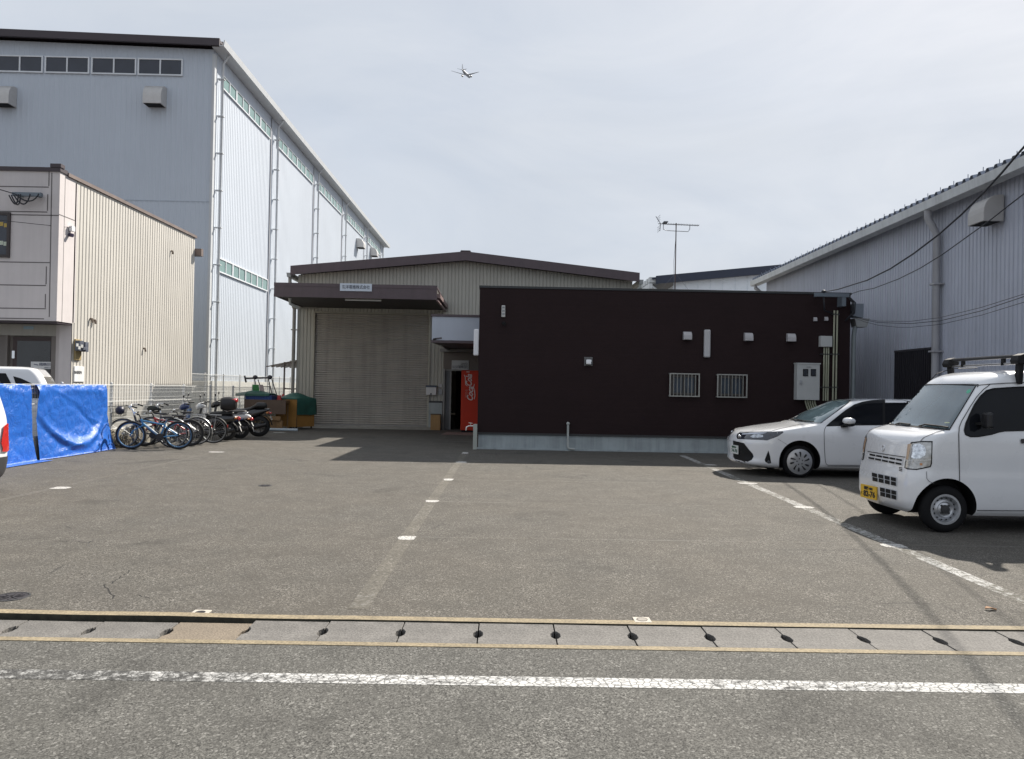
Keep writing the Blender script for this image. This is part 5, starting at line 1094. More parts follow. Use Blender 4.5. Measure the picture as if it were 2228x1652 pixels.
m = MB(); m.tube([(cA[0], cA[1] - .004, z0), (cA[0], cA[1] - .004, zt)], .012, 4); m.build('corner_batten', M('dark_gap', (.06, .035, .012), .8), crate)
for p in P_:
    c = p.lerp((P_[0] + P_[2]) / 2, .15); m = MB(); m.tube([(c.x, c.y, g28 + .04), (c.x, c.y, z0 + .01)], .03, 8); m.lathe((c.x - .015, c.y, g28 + .045), (1, 0, 0), [(0, 0), (0, .045), (.03, .045), (.03, 0)], 12); m.build('castor', black_m, crate)
green_m = M('green_sheet', (.018, .085, .065), .6, var=.3, scale=3, bump=.4, bscale=9)
def sheet_over(label, P4, ztop, hang, seed, mat=green_m, hump=.0):
    n = noise2(seed); m = MB(); A, B, C, D = P4
    def fn(a, b):
        fa = a * 1.4 - .2; fb = b * 1.4 - .2; ca, cb = min(1, max(0, fa)), min(1, max(0, fb)); p = A.lerp(B, ca).lerp(D.lerp(C, ca), cb)
        oa = max(0, -fa, fa - 1); ob = max(0, -fb, fb - 1); dr = max(oa / .2 * (hang[0] if fa < 0 else hang[1]), ob / .2 * (hang[2] if fb < 0 else hang[3]))
        out = (B - A).normalized() * (.03 * ((fa > 1) - (fa < 0))) + (D - A).normalized() * (.03 * ((fb > 1) - (fb < 0)))
        z = ztop + .02 + .05 * n(a * 2, b * 2) + hump * math.sin(PI * ca) * math.sin(PI * cb) - dr
        k = .03 * n(a * 3 + 1, b * 3); return (p.x + out.x * (1 + 2 * min(dr, .4)) + k * .4, p.y + out.y * (1 + 2 * min(dr, .4)) + k * .4, z)
    m.grid(fn, 36, 36); return tag(m.build('cover_sheet', mat, smooth=True), label, 'cover')
sheet_over('green cover sheet draped over the orange plywood crate beside the shutter', P_, zt, (.05, .1, .60, .1), 21, hump=.2)
# second stack: bench with boards, blue crate, green sheet
YS = 27.0
xa, xb = W(531, 900, YS)[0], W(622, 900, YS)[0]
bz1 = W(600, 867, YS)[1]; bz0 = W(600, 887, YS)[1]
bench = thing('workbench', 'rough wooden bench with a wide brown board front beside the plywood crate', 'workbench', (xa, YS, g28))
brown_b = M('brown_board', (.10, .068, .05), .7, var=.15, streak=.1)
m = MB(); zt2 = W(640, 871, YS)[1]; zb2 = W(640, 902, YS)[1]; m.box(xa, xb, YS - .03, YS, zb2, zt2); m.build('board', brown_b, bench)
wood = M('raw_wood', (.20, .12, .055), .75, var=.2, scale=5)
m = MB(); x1, x2 = W(588, 915, YS)[0], W(619.5, 915, YS)[0]; zz1 = W(620, 915, YS)[1]; m.box(x1 - .8, x2 - .12, YS - .12, YS - .03, zz1, zz1 + .14); m.build('rail', wood, bench)
for x in (x1 + .0, x2 - .28, x1 - .7): m = MB(); m.box(x, x + .22, YS - .06, YS + .02, g28, zz1 - .004); m.build('leg', wood, bench)
m = MB(); m.box(xa, xb, YS + .004, YS + .9, zt2 - .12, zt2 - .02); m.box(xa, xa + .1, YS + .1, YS + .8, g28, zt2 - .12); m.box(xb - .1, xb, YS + .5, YS + .8, g28, zt2 - .12); m.build('top', wood, bench)
m = MB(); m.bar((x2 - .46, YS - .05, g28 + .05), (x2 - .56, YS + .05, zz1 - .05), .07, .04); m.build('brace', M('green_brown', (.10, .11, .06), .8), bench)
xc0, xc1 = W(530, 880, YS)[0], W(590, 880, YS)[0]
bc = thing('blue_crate', 'ribbed blue plastic crate on the wooden bench under a green sheet', 'crate', (xc0, YS + .1, zt2))
m = MB(); m.box(xc0, xc1, YS + .05, YS + .75, zt2 - .018, zt2 + .13)
k = xc0
while k < xc1: m.box(k, k + .03, YS + .03, YS + .05, zt2 + .0, zt2 + .12); k += .075
m.build('body', M('crate_blue', (.012, .05, .20), .5), bc)
m = MB(); m.box(xc0 - .02, xc1 + .02, YS + .02, YS + .78, zt2 + .13, zt2 + .16); m.build('rim', M('crate_blue_dark', (.01, .03, .12), .5), bc)
Q = [Vector((xc0 - .25, YS + .02)), Vector((xc1 - .1, YS + .02)), Vector((xc1 - .1, YS + .75)), Vector((xc0 - .25, YS + .75))]
sheet_over('crumpled green sheet on top of the blue plastic crate', Q, zt2 + .19, (.1, .02, .08, .1), 33, hump=.10)
m = MB(); n4 = noise2(9); x, z = W(544, 862, YS + .3); m.grid(lambda a, b: (x + .3 * a + .06 * n4(a * 4, b * 5), YS + .3 + .1 * math.cos(2 * PI * b), z - .06 + (.16 * (1 - a) + .04) * (.5 + .5 * math.sin(2 * PI * b))), 12, 12); tag(m.build('cloth_bundle', M('dark_cloth', (.012, .016, .024), .7), smooth=True), 'dark cloth bundle lying on the crumpled green sheet', 'bundle')
# barrow with two rails standing upright on the pile
YL = 27.5
lad = thing('hand_cart', 'upright hand cart frame with rungs, black top bar and red feet, left of the crate', 'hand cart', (W(575, 900, YL)[0], YL, g28))
a0, a1 = W(554, 826, YL), W(570, 868, YL); b0, b1 = W(584, 825, YL), W(600, 868, YL)
m = MB()
for (p, q) in ((a0, a1), (b0, b1)):
    for dx in (0, .12): m.tube([(p[0] + dx, YL, p[1]), (q[0] + dx * 1.7, YL - .02, g28 + .05 if False else q[1] - .35)], .018, 6)
for f in (.35, .8): z = a0[1] + (a1[1] - a0[1]) * f; xl_ = a0[0] + (a1[0] - a0[0]) * f; xr2 = b0[0] + (b1[0] - b0[0]) * f; m.tube([(xl_ + .1, YL, z), (xr2, YL, z)], .014, 6)
m.tube([(a1[0], YL, a1[1] - .02), (b1[0], YL, b1[1] - .02)], .018, 6)
m.build('frame', M('rusty_grey', (.12, .11, .105), .5, .4), lad, smooth=True)
m = MB(); z = a0[1] + .05; m.bar((a0[0] - .35, YL, z - .02), (b0[0] + .1, YL, z + .03), .05, .06); m.ball((a0[0] + .02, YL, z + .03), .09, .06, .08, 12); m.ball((b0[0] + .05, YL, z + .04), .09, .06, .08, 12); m.bar((a0[0] - .36, YL, z + .08), (a0[0] - .30, YL, z - .16), .05, .05); m.build('top_bar', M('navy_black', (.014, .014, .024), .45), lad, smooth=True, angle=50)
for x in (a1[0] + .08, b1[0] + .12): m = MB(); m.prism([(-.09, -.13), (.09, -.13), (.06, .14), (-.05, .14)], lambda a, b, q: (x + a, YL - .05 + q, a1[1] + b), 0, .1); m.build('red_foot', M('red_plastic', (.45, .05, .05), .5), lad, bevel=.015)
x1, z1 = W(552, 837, YL); x2, z2 = W(565, 866, YL)
m = MB(); m.prism([(x1 - .03, z1), (x1 + .2, z1), (x2 + .05, z2 - .1), (x2 - .18, z2 - .1)], XZ(YL - .08), 0, .02); tag(m.build('green_board', M('green_board', (.015, .16, .035), .5)), 'bright green board leaning on the hand cart frame', 'board')
m = MB(); m.prism([(x1 + .22, z1), (x1 + .36, z1), (x2 + .28, z2 - .1), (x2 + .08, z2 - .1)], XZ(YL - .1), 0, .02); gb = m.build('pink_board', M('pink_grey_board', (.32, .27, .27), .6, var=.2, scale=6)); tag(gb, 'narrow pinkish grey board leaning beside the green board', 'board')
# pipe on the ground, cardboard bin, doormat, cone post
x1 = W(584, 926, YB - 1.0)[0]; m = MB(); m.tube([(x1, YB - 1.0, g28 + .05), (W(648, 926, YB - 1.0)[0], YB - 1.0, g28 + .05)], .05, 12); tag(m.build('pipe', M('bluegrey_pvc', (.34, .40, .45), .4), smooth=True, angle=50), 'pale blue-grey pipe lying on the ground before the bench', 'pipe')
x1, z1 = W(937, 901, WY - .6); x2, z2 = W(957.5, 930, WY - .6)
bn = thing('waste_bin', 'square tan waste bin standing between the shutter and the entrance', 'waste bin', (x1, WY - .6, gw)); m = MB(); m.box(x1, x2, WY - .6, WY - .25, gw, z1 - .03); m.build('body', M('tan_bin', (.33, .20, .08), .65, var=.15, streak=.2), bn, bevel=.01); m = MB(); m.box(x1 - .01, x2 + .01, WY - .61, WY - .24, z1 - .028, z1); m.build('rim', M('dark_tan', (.1, .07, .04), .6), bn)
(x1, y1), (x2, y2) = G(962, 943, gz(26)), G(1045, 936, gz(27)); m = MB(); m.add([(W(972, 938, 27.2)[0], 27.2, gz(27.2) + .02), (W(960, 946, 25.7)[0], 25.7, gz(25.7) + .02), (W(1060, 946, 25.7)[0], 25.7, gz(25.7) + .02), (W(1060, 938, 27.2)[0], 27.2, gz(27.2) + .02)] , [(0, 1, 2, 3)]); m.add([(p[0], p[1], p[2] - .018) for p in m.v], [(3, 2, 1, 0)]); m.f += [(0, 4, 5, 1), (1, 5, 6, 2), (2, 6, 7, 3), (3, 7, 4, 0)]
tag(m.build('doormat', M('pinkish_mat', (.20, .14, .125), .9, var=.15, scale=12)), 'brownish pink mat lying before the dark entrance', 'doormat')
# vending machine, seen from its red side
VY = 27.3; vx0 = W(1003, 870, VY)[0]; vz1 = W(1003, 806, VY)[1]; vx1 = DKX + .15
vm = thing('vending_machine', 'red vending machine with white script on its side, next to the dark doorway', 'vending machine', (vx0, VY, gz(VY)))
m = MB(); m.box(vx0, vx1, VY, VY + 1.0, gz(VY) + .09, vz1); m.build('cabinet', M('vending_red', (.48, .030, .008), .5, var=.05, spec=.3), vm, bevel=.015)
m = MB(); m.box(vx0 + .03, vx1, VY + .05, VY + .95, gz(VY) - .0, gz(VY) + .09); m.build('feet', black_m, vm)
m = MB(); cx_, cz_ = W(1022.5, 843, VY); m.text('Coca', .30, (cx_ + .02, VY - .004, cz_ - .24), (0, 0, 1), (-1, 0, 0), shear=.4, bold=.006, width=.50); m.text('Cola', .30, (cx_ - .03, VY - .004, cz_ + .24), (0, 0, 1), (-1, 0, 0), shear=.4, bold=.006, width=.42)
m.tube([(cx_ + .16, VY - .003, cz_ - .42), (cx_ + .19, VY - .003, cz_ - .3), (cx_ + .17, VY - .003, cz_ - .1), (cx_ + .13, VY - .003, cz_ + .0), (cx_ + .16, VY - .003, cz_ + .12)], .013, 5); m.tube([(cx_ - .09, VY - .003, cz_ + .04), (cx_ - .16, VY - .003, cz_ + .1), (cx_ - .17, VY - .003, cz_ + .36), (cx_ - .21, VY - .003, cz_ + .44)], .012, 5)
m.build('script', M('script_white', (.62, .55, .53), .5), vm)
m = MB(); m.text('ECOる', .11, (W(1017, 853, VY)[0] - .03, VY - .004, W(1014, 856, VY)[1]), (0, 0, 1), (-1, 0, 0), width=.28); m.build('lettering', M('script_pink', (.50, .22, .18), .5), vm)
m = MB(); x, z = W(1018, 809, VY); m.box(x - .05, x + .06, VY - .012, VY, z - .02, z + .01); m.build('label', M('pale_label', (.5, .45, .42), .5), vm)
# lean-to at the workshop's left side
ls = thing('lean_to', 'small rusty lean-to roof on a thin post at the workshop side', 'shelter', (wxl - 1.2, 32, gz(30)))
m = MB(); ya_, yb_ = 30.3, 33.6
for k in range(8): y = ya_ + (yb_ - ya_) * k / 7; m.bar((W(592, 799, 31)[0] + .05 * k, y, W(592, 799, 31)[1] + .005 * k), (wxl - .02, y, W(645, 783, 31)[1]), .1, .035)
m.build('roof_slats', M('rusty_slats', (.11, .085, .065), .7, var=.2), ls)
m = MB(); x, z = W(619, 796, 30.6); m.tube([(x, 30.6, gz(30)), (x, 30.6, z + .15)], .035, 8); m.build('post', M('rusty_post', (.12, .10, .095), .6), ls); m = MB(); zq = W(620, 846, 30.6)[1]; m.tube([(x, 30.6, zq), (wxl, 30.6, zq)], .025, 6); m.build('cross_rail', M('rusty_post', (.12, .1, .09)), ls)
m = MB(); zq = W(619, 866, 30.5)[1]; m.lathe((x, 30.5, zq - .1), (0, 0, 1), [(0, 0), (0, .09), (.1, .08), (.25, .04), (.25, 0)], 12); m.build('red_sleeve', M('red_plastic', (.45, .05, .05)), ls, smooth=True, angle=50)
# ============================================================ on the yard: covers and a leaf
def iron_cover(u, v, r, label):
    x, y = G(u, v); t = thing('manhole_cover', label, 'manhole cover', (x, y, gz(y)))
    m = MB(); m.lathe((x, y, gz(y)), (0, 0, 1), [(0, 0), (.004, r - .012), (.004, r), (0, r + .002)], 28)
    for k in range(5): a = PI * k / 5; m.bar((x - r * .8 * math.cos(a), y - r * .8 * math.sin(a), gz(y) + .005), (x + r * .8 * math.cos(a), y + r * .8 * math.sin(a), gz(y) + .005), .012, .003)
    m.build('lid', M('iron_lid', (.035, .032, .036), .6, .3, var=.3, scale=18), t); m = MB(); m.lathe((x, y, gz(y)), (0, 0, 1), [(0, r + .004), (.005, r + .004), (.005, r + .016), (0, r + .018)], 28); m.build('ring', M('iron_ring', (.05, .05, .05), .6, .3), t)
iron_cover(25, 1299, .105, 'round dark iron cover near the kerb at the left edge'); iron_cover(577, 1057, .085, 'small dark iron cover in the middle of the left bay')
def valve_plate(u, v, label, hole):
    x, y = G(u, v); s_ = .058; t = thing('valve_plate', label, 'valve plate', (x, y, 0))
    m = MB(); m.box(x - s_, x + s_, y - s_, y + s_, -.02, .006); m.build('frame', M('plate_concrete', (.42, .39, .34), .85, var=.15, scale=20), t, bevel=.003)
    m = MB(); m.lathe((x, y, .0065), (0, 0, 1), [(0, 0), (.001, .032), (.0, .034)], 18); m.build('hole' if hole else 'lid', M('hole_black', (.006, .006, .008), .8) if hole else M('worn_lid', (.24, .22, .19), .7, var=.2), t)
    if not hole: m = MB(); m.lathe((x, y, .0075), (0, 0, 1), [(0, .034), (.001, .034), (.001, .038), (0, .038)], 20); m.build('ring', M('lid_ring', (.09, .08, .07), .7), t)
valve_plate(436, 1334, 'square pale plate with an open black hole at the kerb', True); valve_plate(1397, 1350, 'square pale plate with a closed round lid at the kerb', False)
x, y = G(2156, 1328); m = MB()
m.grid(lambda a, b: (x + (a - .5) * .085, y + (b - .5) * .05 * math.sin(PI * min(.97, max(.03, a))) * (1 + .4 * math.sin(9 * a)), .008 + .010 * (2 * b - 1) ** 2 + .006 * math.sin(5 * a)), 10, 6); tag(m.build('dry_leaf', M('leaf_tan', (.48, .30, .18), .7, var=.2), smooth=True), 'single curled tan leaf on the asphalt near the right edge', 'leaf')
# ============================================================ overhead cables
def cable(label, pts, A, B, r, ext=None, far=None, cat='cable'):
    """Runs over the straight plan line A-B; pts are pixels it passes."""
    A, B = Vector(A), Vector(B); d = B - A; out = []
    for u, v in pts:
        q = ray(u, v); t = (A.x * d.y - A.y * d.x) / (q.x * d.y - q.y * d.x); out.append(Vector((q.x * t, q.y * t, CAMH + q.z * t)))
    e = (out[-1] - out[-3]).normalized()
    for k in range(1, 9): out.append(out[-1] + e * 1.0 + Vector((0, 0, .02 * k)))
    m = MB(); m.tube(out, r, 7); return tag(m.build('overhead_cable', cable_m, smooth=True), label, cat, 'overhead cables to the dark office')
cable('thick upper cable rising from the roof corner bracket of the dark office', [(1795, 635), (1824, 629.6), (1886.7, 610), (1937, 585), (1987, 552.5), (2043.7, 509.6), (2094, 465), (2144.5, 414.7), (2180, 376), (2209.7, 340.6), (2228, 320)], (8.2, 19.28), (6.1, 9.0), .014)
cable('second thick cable leaving the dark office corner below the upper one', [(1851, 640), (1870, 633.5), (1901.5, 627.5), (1954.9, 607.3), (2002.3, 583.7), (2052.6, 552.5), (2106, 514), (2153.4, 479.9), (2194.8, 447.3), (2228, 421.8)], (8.75, 19.3), (6.7, 9.6), .009)
cable('thin sagging cable, topmost of the lower bundle', [(1853, 686), (1880, 694), (1910.5, 699), (1981.5, 699.5), (2046.7, 691), (2135.6, 669), (2228, 640)], (8.75, 19.3), (6.9, 9.8), .005)
cable('thin sagging cable in the middle of the lower bundle', [(1853, 687), (1880, 696), (1910.5, 702), (1981.5, 704.5), (2046.7, 698), (2135.6, 676.5), (2228, 645.5)], (8.77, 19.3), (6.95, 9.8), .0065)
cable('thin sagging cable, lowest of the lower bundle', [(1853, 689), (1880, 700), (1910.5, 708), (1955, 712.5), (1981.5, 712.5), (2046.7, 706), (2135.6, 686), (2228, 657.7)], (8.8, 19.3), (7.0, 9.8), .005)
m = MB(); p0 = Vector((SB_X + .1, SB_Y + .35, S(150, 494, SB_X + .1)[1])); p1 = Vector((-16.5, 13.5, p0.z + .25)); m.tube([p0.lerp(p1, k / 10) + Vector((0, 0, -.25 * math.sin(PI * k / 10))) for k in range(11)], .007, 5); tag(m.build('overhead_cable', cable_m), 'thin cable running from the small box on the two-storey office to the left', 'cable')
m = MB(); q = W(38, 424, SB_Y - .2); p0 = Vector((q[0], SB_Y - .2, q[1])); p1 = Vector((-15.5, 12, p0.z + .9)); m.tube([p0.lerp(p1, k / 8) + Vector((0, 0, -.15 * math.sin(PI * k / 8))) for k in range(9)], .012, 5); tag(m.build('overhead_cable', cable_m), 'cable running left from the looped bracket on the two-storey office', 'cable')
# ============================================================ aeroplane
PD = 1720.0
d = ray(1014, 161); pc = Vector((0, 0, CAMH)) + d * (PD / d.length)
pl = thing('aeroplane', 'twin-engined airliner climbing away high in the pale sky', 'aeroplane', pc)
white_p = M('aircraft_white', (.22, .25, .30), .4); grey_p = M('aircraft_grey', (.12, .14, .17), .45)
def local(name, m, mat, smooth=True): return put(m, name, mat, pl, smooth=smooth, angle=40 if smooth else None)
m = MB(); blob(m, [(31, .4, .2, .2), (29.5, .2, 1.5, 1.5), (26, 0, 2.7, 2.8), (20, 0, 3.0, 3.0), (-8, 0, 3.0, 3.0), (-18, .6, 2.4, 2.3), (-26, 1.3, 1.2, 1.2), (-31, 1.9, .3, .3)], nb=20); local('fuselage', m, white_p)
def wing(m, root, tip, cr, ct, th, sw=0):
    r, t = Vector(root), Vector(tip)
    def sec(p, c, h): return [p + Vector((c * .5, 0, 0)), p + Vector((c * .2, 0, h)), p + Vector((-c * .5, 0, 0)), p + Vector((c * .2, 0, -h * .5))]
    a, b = sec(r, cr, th), sec(t, ct, th * .4); m.add(a + b, [(0, 1, 5, 4), (1, 2, 6, 5), (2, 3, 7, 6), (3, 0, 4, 7), (4, 5, 6, 7), (3, 2, 1, 0)])
for s_ in (-1, 1):
    m = MB(); wing(m, (3, s_ * 2, -1.6), (-8.5, s_ * 30, 3.0), 10.5, 2.4, .9); local('wing', m, grey_p, False)
    m = MB(); wing(m, (-26, s_ * .5, 1.6), (-30.5, s_ * 10, 3.0), 6, 2.0, .5); local('tailplane', m, grey_p, False)
    m = MB(); e = Vector((5.5, s_ * 9.5, -3.2)); m.lathe(e + Vector((3, 0, 0)), (-1, 0, 0), [(0, 1.35), (.3, 1.75), (2.5, 1.85), (5, 1.4), (6.5, .8)], 18); m.bar(e + Vector((0, 0, 1.6)), e + Vector((-3, 0, 2.0)), .5, 1.2); m.lathe(e + Vector((2.7, 0, 0)), (-1, 0, 0), [(0, 0), (.05, 1.4)], 18); m.lathe(e + Vector((-3.5, 0, 0)), (-1, 0, 0), [(0, .8), (.02, 0)], 18); local('engine', m, M('engine_grey', (.07, .085, .11), .45))
m = MB(); m.prism([(-22, 2.2), (-28.5, 11.5), (-31.5, 11.5), (-30, 2.0)], lambda a, b, q: (a, q, b), -.25, .25); local('tail_fin', m, white_p, False)
hd = R_(13); pt = R_(9); fw = Vector((math.sin(hd) * math.cos(pt), math.cos(hd) * math.cos(pt), math.sin(pt))); lf_ = Vector((0, 0, 1)).cross(fw).normalized(); bank = R_(-6); up_ = fw.cross(lf_); l2 = lf_ * math.cos(bank) + up_ * math.sin(bank) * -1; u2 = fw.cross(l2)
pl.rotation_euler = Matrix((fw, l2, u2)).transposed().to_euler(); pl.location = pc
# ============================================================ vehicles
def pchip(xs, ys):
    n = len(xs); h = [xs[i + 1] - xs[i] for i in range(n - 1)]; d = [(ys[i + 1] - ys[i]) / h[i] for i in range(n - 1)]
    mm = [d[0]] + [0 if d[i - 1] * d[i] <= 0 else 2 * d[i - 1] * d[i] / (d[i - 1] + d[i]) for i in range(1, n - 1)] + [d[-1]]
    def f(x):
        i = 0
        while i < n - 2 and x > xs[i + 1]: i += 1
        t = (x - xs[i]) / h[i]
        return (2 * t ** 3 - 3 * t * t + 1) * ys[i] + (t ** 3 - 2 * t * t + t) * h[i] * mm[i] + (-2 * t ** 3 + 3 * t * t) * ys[i + 1] + (t ** 3 - t * t) * h[i] * mm[i + 1]
    return f
def shell(levels, n=64, nf=9, nc=9, ns=40, crown=.0):
    """Car body from horizontal slices: (z, front x, rear x, half width, front corner radius, front bow, rear corner radius)."""
    s = [0]
    for a, b in zip(levels, levels[1:]): s.append(s[-1] + math.sqrt((b[0] - a[0]) ** 2 + .35 * (b[1] - a[1]) ** 2 + (b[3] - a[3]) ** 2) + .01)
    fs = [pchip(s, [l[k] for l in levels]) for k in range(7)]
    rings = []
    for i in range(n + 1):
        q = s[-1] * i / n; z, xf, xr, w, rf, bow, rr = [f(q) for f in fs]
        rf = min(rf, w * .95); rr = min(rr, w * .95)
        half = []
        yc = w - rf
        for k in range(nf): y = yc * k / nf; half.append((xf + bow * (y / w) ** 2, y))
        xc = xf + bow * (yc / w) ** 2; rx = rf * .95
        for k in range(nc + 1): a = PI / 2 * k / nc; half.append((xc + rx * (1 - math.cos(a)), yc + rf * math.sin(a)))
        x0, x1 = xc + rx, xr - rr * .8
        for k in range(1, ns): half.append((x0 + (x1 - x0) * k / ns, w))
        for k in range(nc + 1): a = PI / 2 * k / nc; half.append((x1 + rr * .8 * math.sin(a), w - rr * (1 - math.cos(a))))
        for k in range(1, nf + 1): half.append((xr, (w - rr) * (1 - k / nf)))
        rings.append([(x, y, z - crown * (y / w) ** 2 * (z > .5)) for x, y in half])
    h = len(rings[0]); m = MB(); tot = 2 * h - 2
    vs = []
    for r in rings: vs += [(x, -y, z) for x, y, z in r] + [(x, y, z) for x, y, z in r[-2:0:-1]]
    fc = [(i * tot + j, (i + 1) * tot + j, (i + 1) * tot + (j + 1) % tot, i * tot + (j + 1) % tot) for i in range(n) for j in range(tot)]
    mir = lambda j: (tot - j) % tot
    for base, flip in ((0, False), (n * tot, True)):
        for j in range(h - 1):
            q = [base + j, base + j + 1, base + mir(j + 1), base + mir(j)]
            q = list(dict.fromkeys(q))
            if len(q) > 2: fc.append(q[::-1] if flip else q)
    m.add(vs, fc); return m
class Body:
    """The shell, its surface for laying on panels, and where it stands."""
    def __init__(s, mb, root, org, scale, arches, mat, name='body'):
        s.root = root; s.org = Vector(org); s.px = scale
        s.bvh = BVHTree.FromPolygons([Vector(p) for p in mb.v], [tuple(f) for f in mb.f])
        o = put(mb, name, mat, root, smooth=True); s.gaps = {}
        cut = []
        for x, r, z, dep in arches:
            for sg in (-1, 1):
                c = MB(); W_ = 1.0; c.lathe((x, sg * (W_ + .0), z), (0, -sg, 0), [(0, 0), (0, r), (W_ - dep, r), (W_ - dep, 0)], 48)
                bm = bmesh.new(); me = bpy.data.meshes.new('cut'); me.from_pydata(c.v, [], c.f); bm.from_mesh(me); bmesh.ops.remove_doubles(bm, verts=bm.verts, dist=1e-5); bmesh.ops.recalc_face_normals(bm, faces=bm.faces); bm.to_mesh(me); bm.free()
                me.materials.append(black_m)
                k = bpy.data.objects.new('cut', me); COL.objects.link(k); k.parent = root
                cut.append(k)
        bm = bmesh.new(); bm.from_mesh(o.data); bmesh.ops.recalc_face_normals(bm, faces=bm.faces); bm.to_mesh(o.data); bm.free()
        for k in cut:
            b = o.modifiers.new('arch', 'BOOLEAN'); b.object = k; b.operation = 'DIFFERENCE'; b.solver = 'EXACT'
            try: b.material_mode = 'TRANSFER'
            except Exception: pass
        bpy.context.view_layer.update()
        dg = bpy.context.evaluated_depsgraph_get(); me = bpy.data.meshes.new_from_object(o.evaluated_get(dg))
        o.modifiers.clear(); old = o.data; o.data = me; bpy.data.meshes.remove(old); me.name = name
        me.polygons.foreach_set('use_smooth', [True] * len(me.polygons)); me.set_sharp_from_angle(angle=R_(38))
        for k in cut:
            d = k.data; bpy.data.objects.remove(k); bpy.data.meshes.remove(d)
        s.obj = o
    def hit(s, u, v):
        """Surface point under a pixel of the measuring view, in the thing's own coordinates."""
        o = Vector((0, 0, CAMH)) - s.org; d = ray(u, v).normalized()
        p, nn, i, t = s.bvh.ray_cast(o, d)
        if p is None:
            best = None
            for k in range(60):
                q = o + d * ((-o).length - 3 + .1 * k); a, n2, i2, dd = s.bvh.find_nearest(q)
                if best is None or dd < best[0]: best = (dd, a, n2)
            p, nn = best[1], best[2]
        if nn.dot(d) > 0: nn = -nn
        return p, nn
    def panel(s, name, poly, mat, eps=.004, parent=None, mirror=False, step=7.0, into=None):
        poly = [s.px(*p) for p in poly]
        bm = bmesh.new(); f = bm.faces.new([bm.verts.new((u, v, 0)) for u, v in poly])
        bmesh.ops.triangulate(bm, faces=[f])
        for _ in range(7):
            es = [e for e in bm.edges if e.calc_length() > step]
            if not es: break
            bmesh.ops.subdivide_edges(bm, edges=es, cuts=1); bmesh.ops.triangulate(bm, faces=[q for q in bm.faces if len(q.verts) > 3])
        bm.verts.index_update(); vs = []
        for v in bm.verts:
            p, nn = s.hit(v.co.x, v.co.y); vs.append(p + nn * eps)
        fc = [[v.index for v in q.verts] for q in bm.faces]; bm.free()
        if into is not None: into.add(vs, fc); return None
        par = parent or s.root; out = []
        for k in range(2 if mirror else 1):
            m = MB(); m.add([(x, -y if k else y, z) for x, y, z in vs], [q[::-1] if k else q for q in fc])
            out.append(put(m, name, mat, par, smooth=True))
        return out[0] if not mirror else out
    def line(s, name, pts, mat, r=.004, parent=None, mirror=False, step=6.0, eps=.005):
        pts = [s.px(*p) for p in pts]; q = []
        for (a, b), (c, d) in zip(pts, pts[1:]):
            n = max(1, int(math.hypot(c - a, d - b) / step))
            q += [(a + (c - a) * i / n, b + (d - b) * i / n) for i in range(n)]
        q.append(pts[-1]); w = []
        for u, v in q:
            p, nn = s.hit(u, v); w.append(p + nn * eps)
        for k in range(2 if mirror else 1):
            m = MB() if parent else s.gaps.setdefault(mat.name, MB())
            m.tube([(x, -y if k else y, z) for x, y, z in w], r, 5)
            if parent: put(m, name, mat, parent)
    def flush(s):
        for k, m in s.gaps.items(): put(m, {'seam_dark': 'panel_gaps', 'black_plastic': 'rubber_seals'}[k], MATS[k], s.obj)
    def at(s, x, y, out=0.0):
        p, nn = s.hit(*s.px(x, y)); return p + nn * out, nn
paint_w = M('white_car_paint', (.74, .75, .77), .28, var=.015, coat=1.0, spec=.5)
car_glass = M('car_glass', (.075, .115, .135), .05, var=.25, scale=2.2, spec=1.0, coat=.6)  # base colour lightened to blue-grey to stand for sky reflected in the windscreen
side_glass = M('tinted_glass', (.010, .011, .014), .05, var=.2, scale=2.0, spec=.16)
seam_m = M('seam_dark', (.06, .06, .065), .7)
lens_m = M('lamp_lens', (.46, .46, .45), .1, .35, var=.45, scale=16, coat=1.0)
lens_dark = M('lamp_smoked', (.03, .034, .045), .08, .0, var=.4, scale=12, coat=1.0)
alloy_m = M('wheel_silver', (.5, .51, .53), .35, .75, var=.1, scale=8)
amber_m = M('amber_lens', (.5, .2, .06), .2, coat=1.0)
red_m = M('red_lens', (.5, .025, .02), .15, var=.15, scale=12, coat=1.0)
plate_w = M('plate_white_paint', (.68, .70, .68), .4); plate_y = M('plate_yellow', (.72, .44, .03), .4, var=.04)
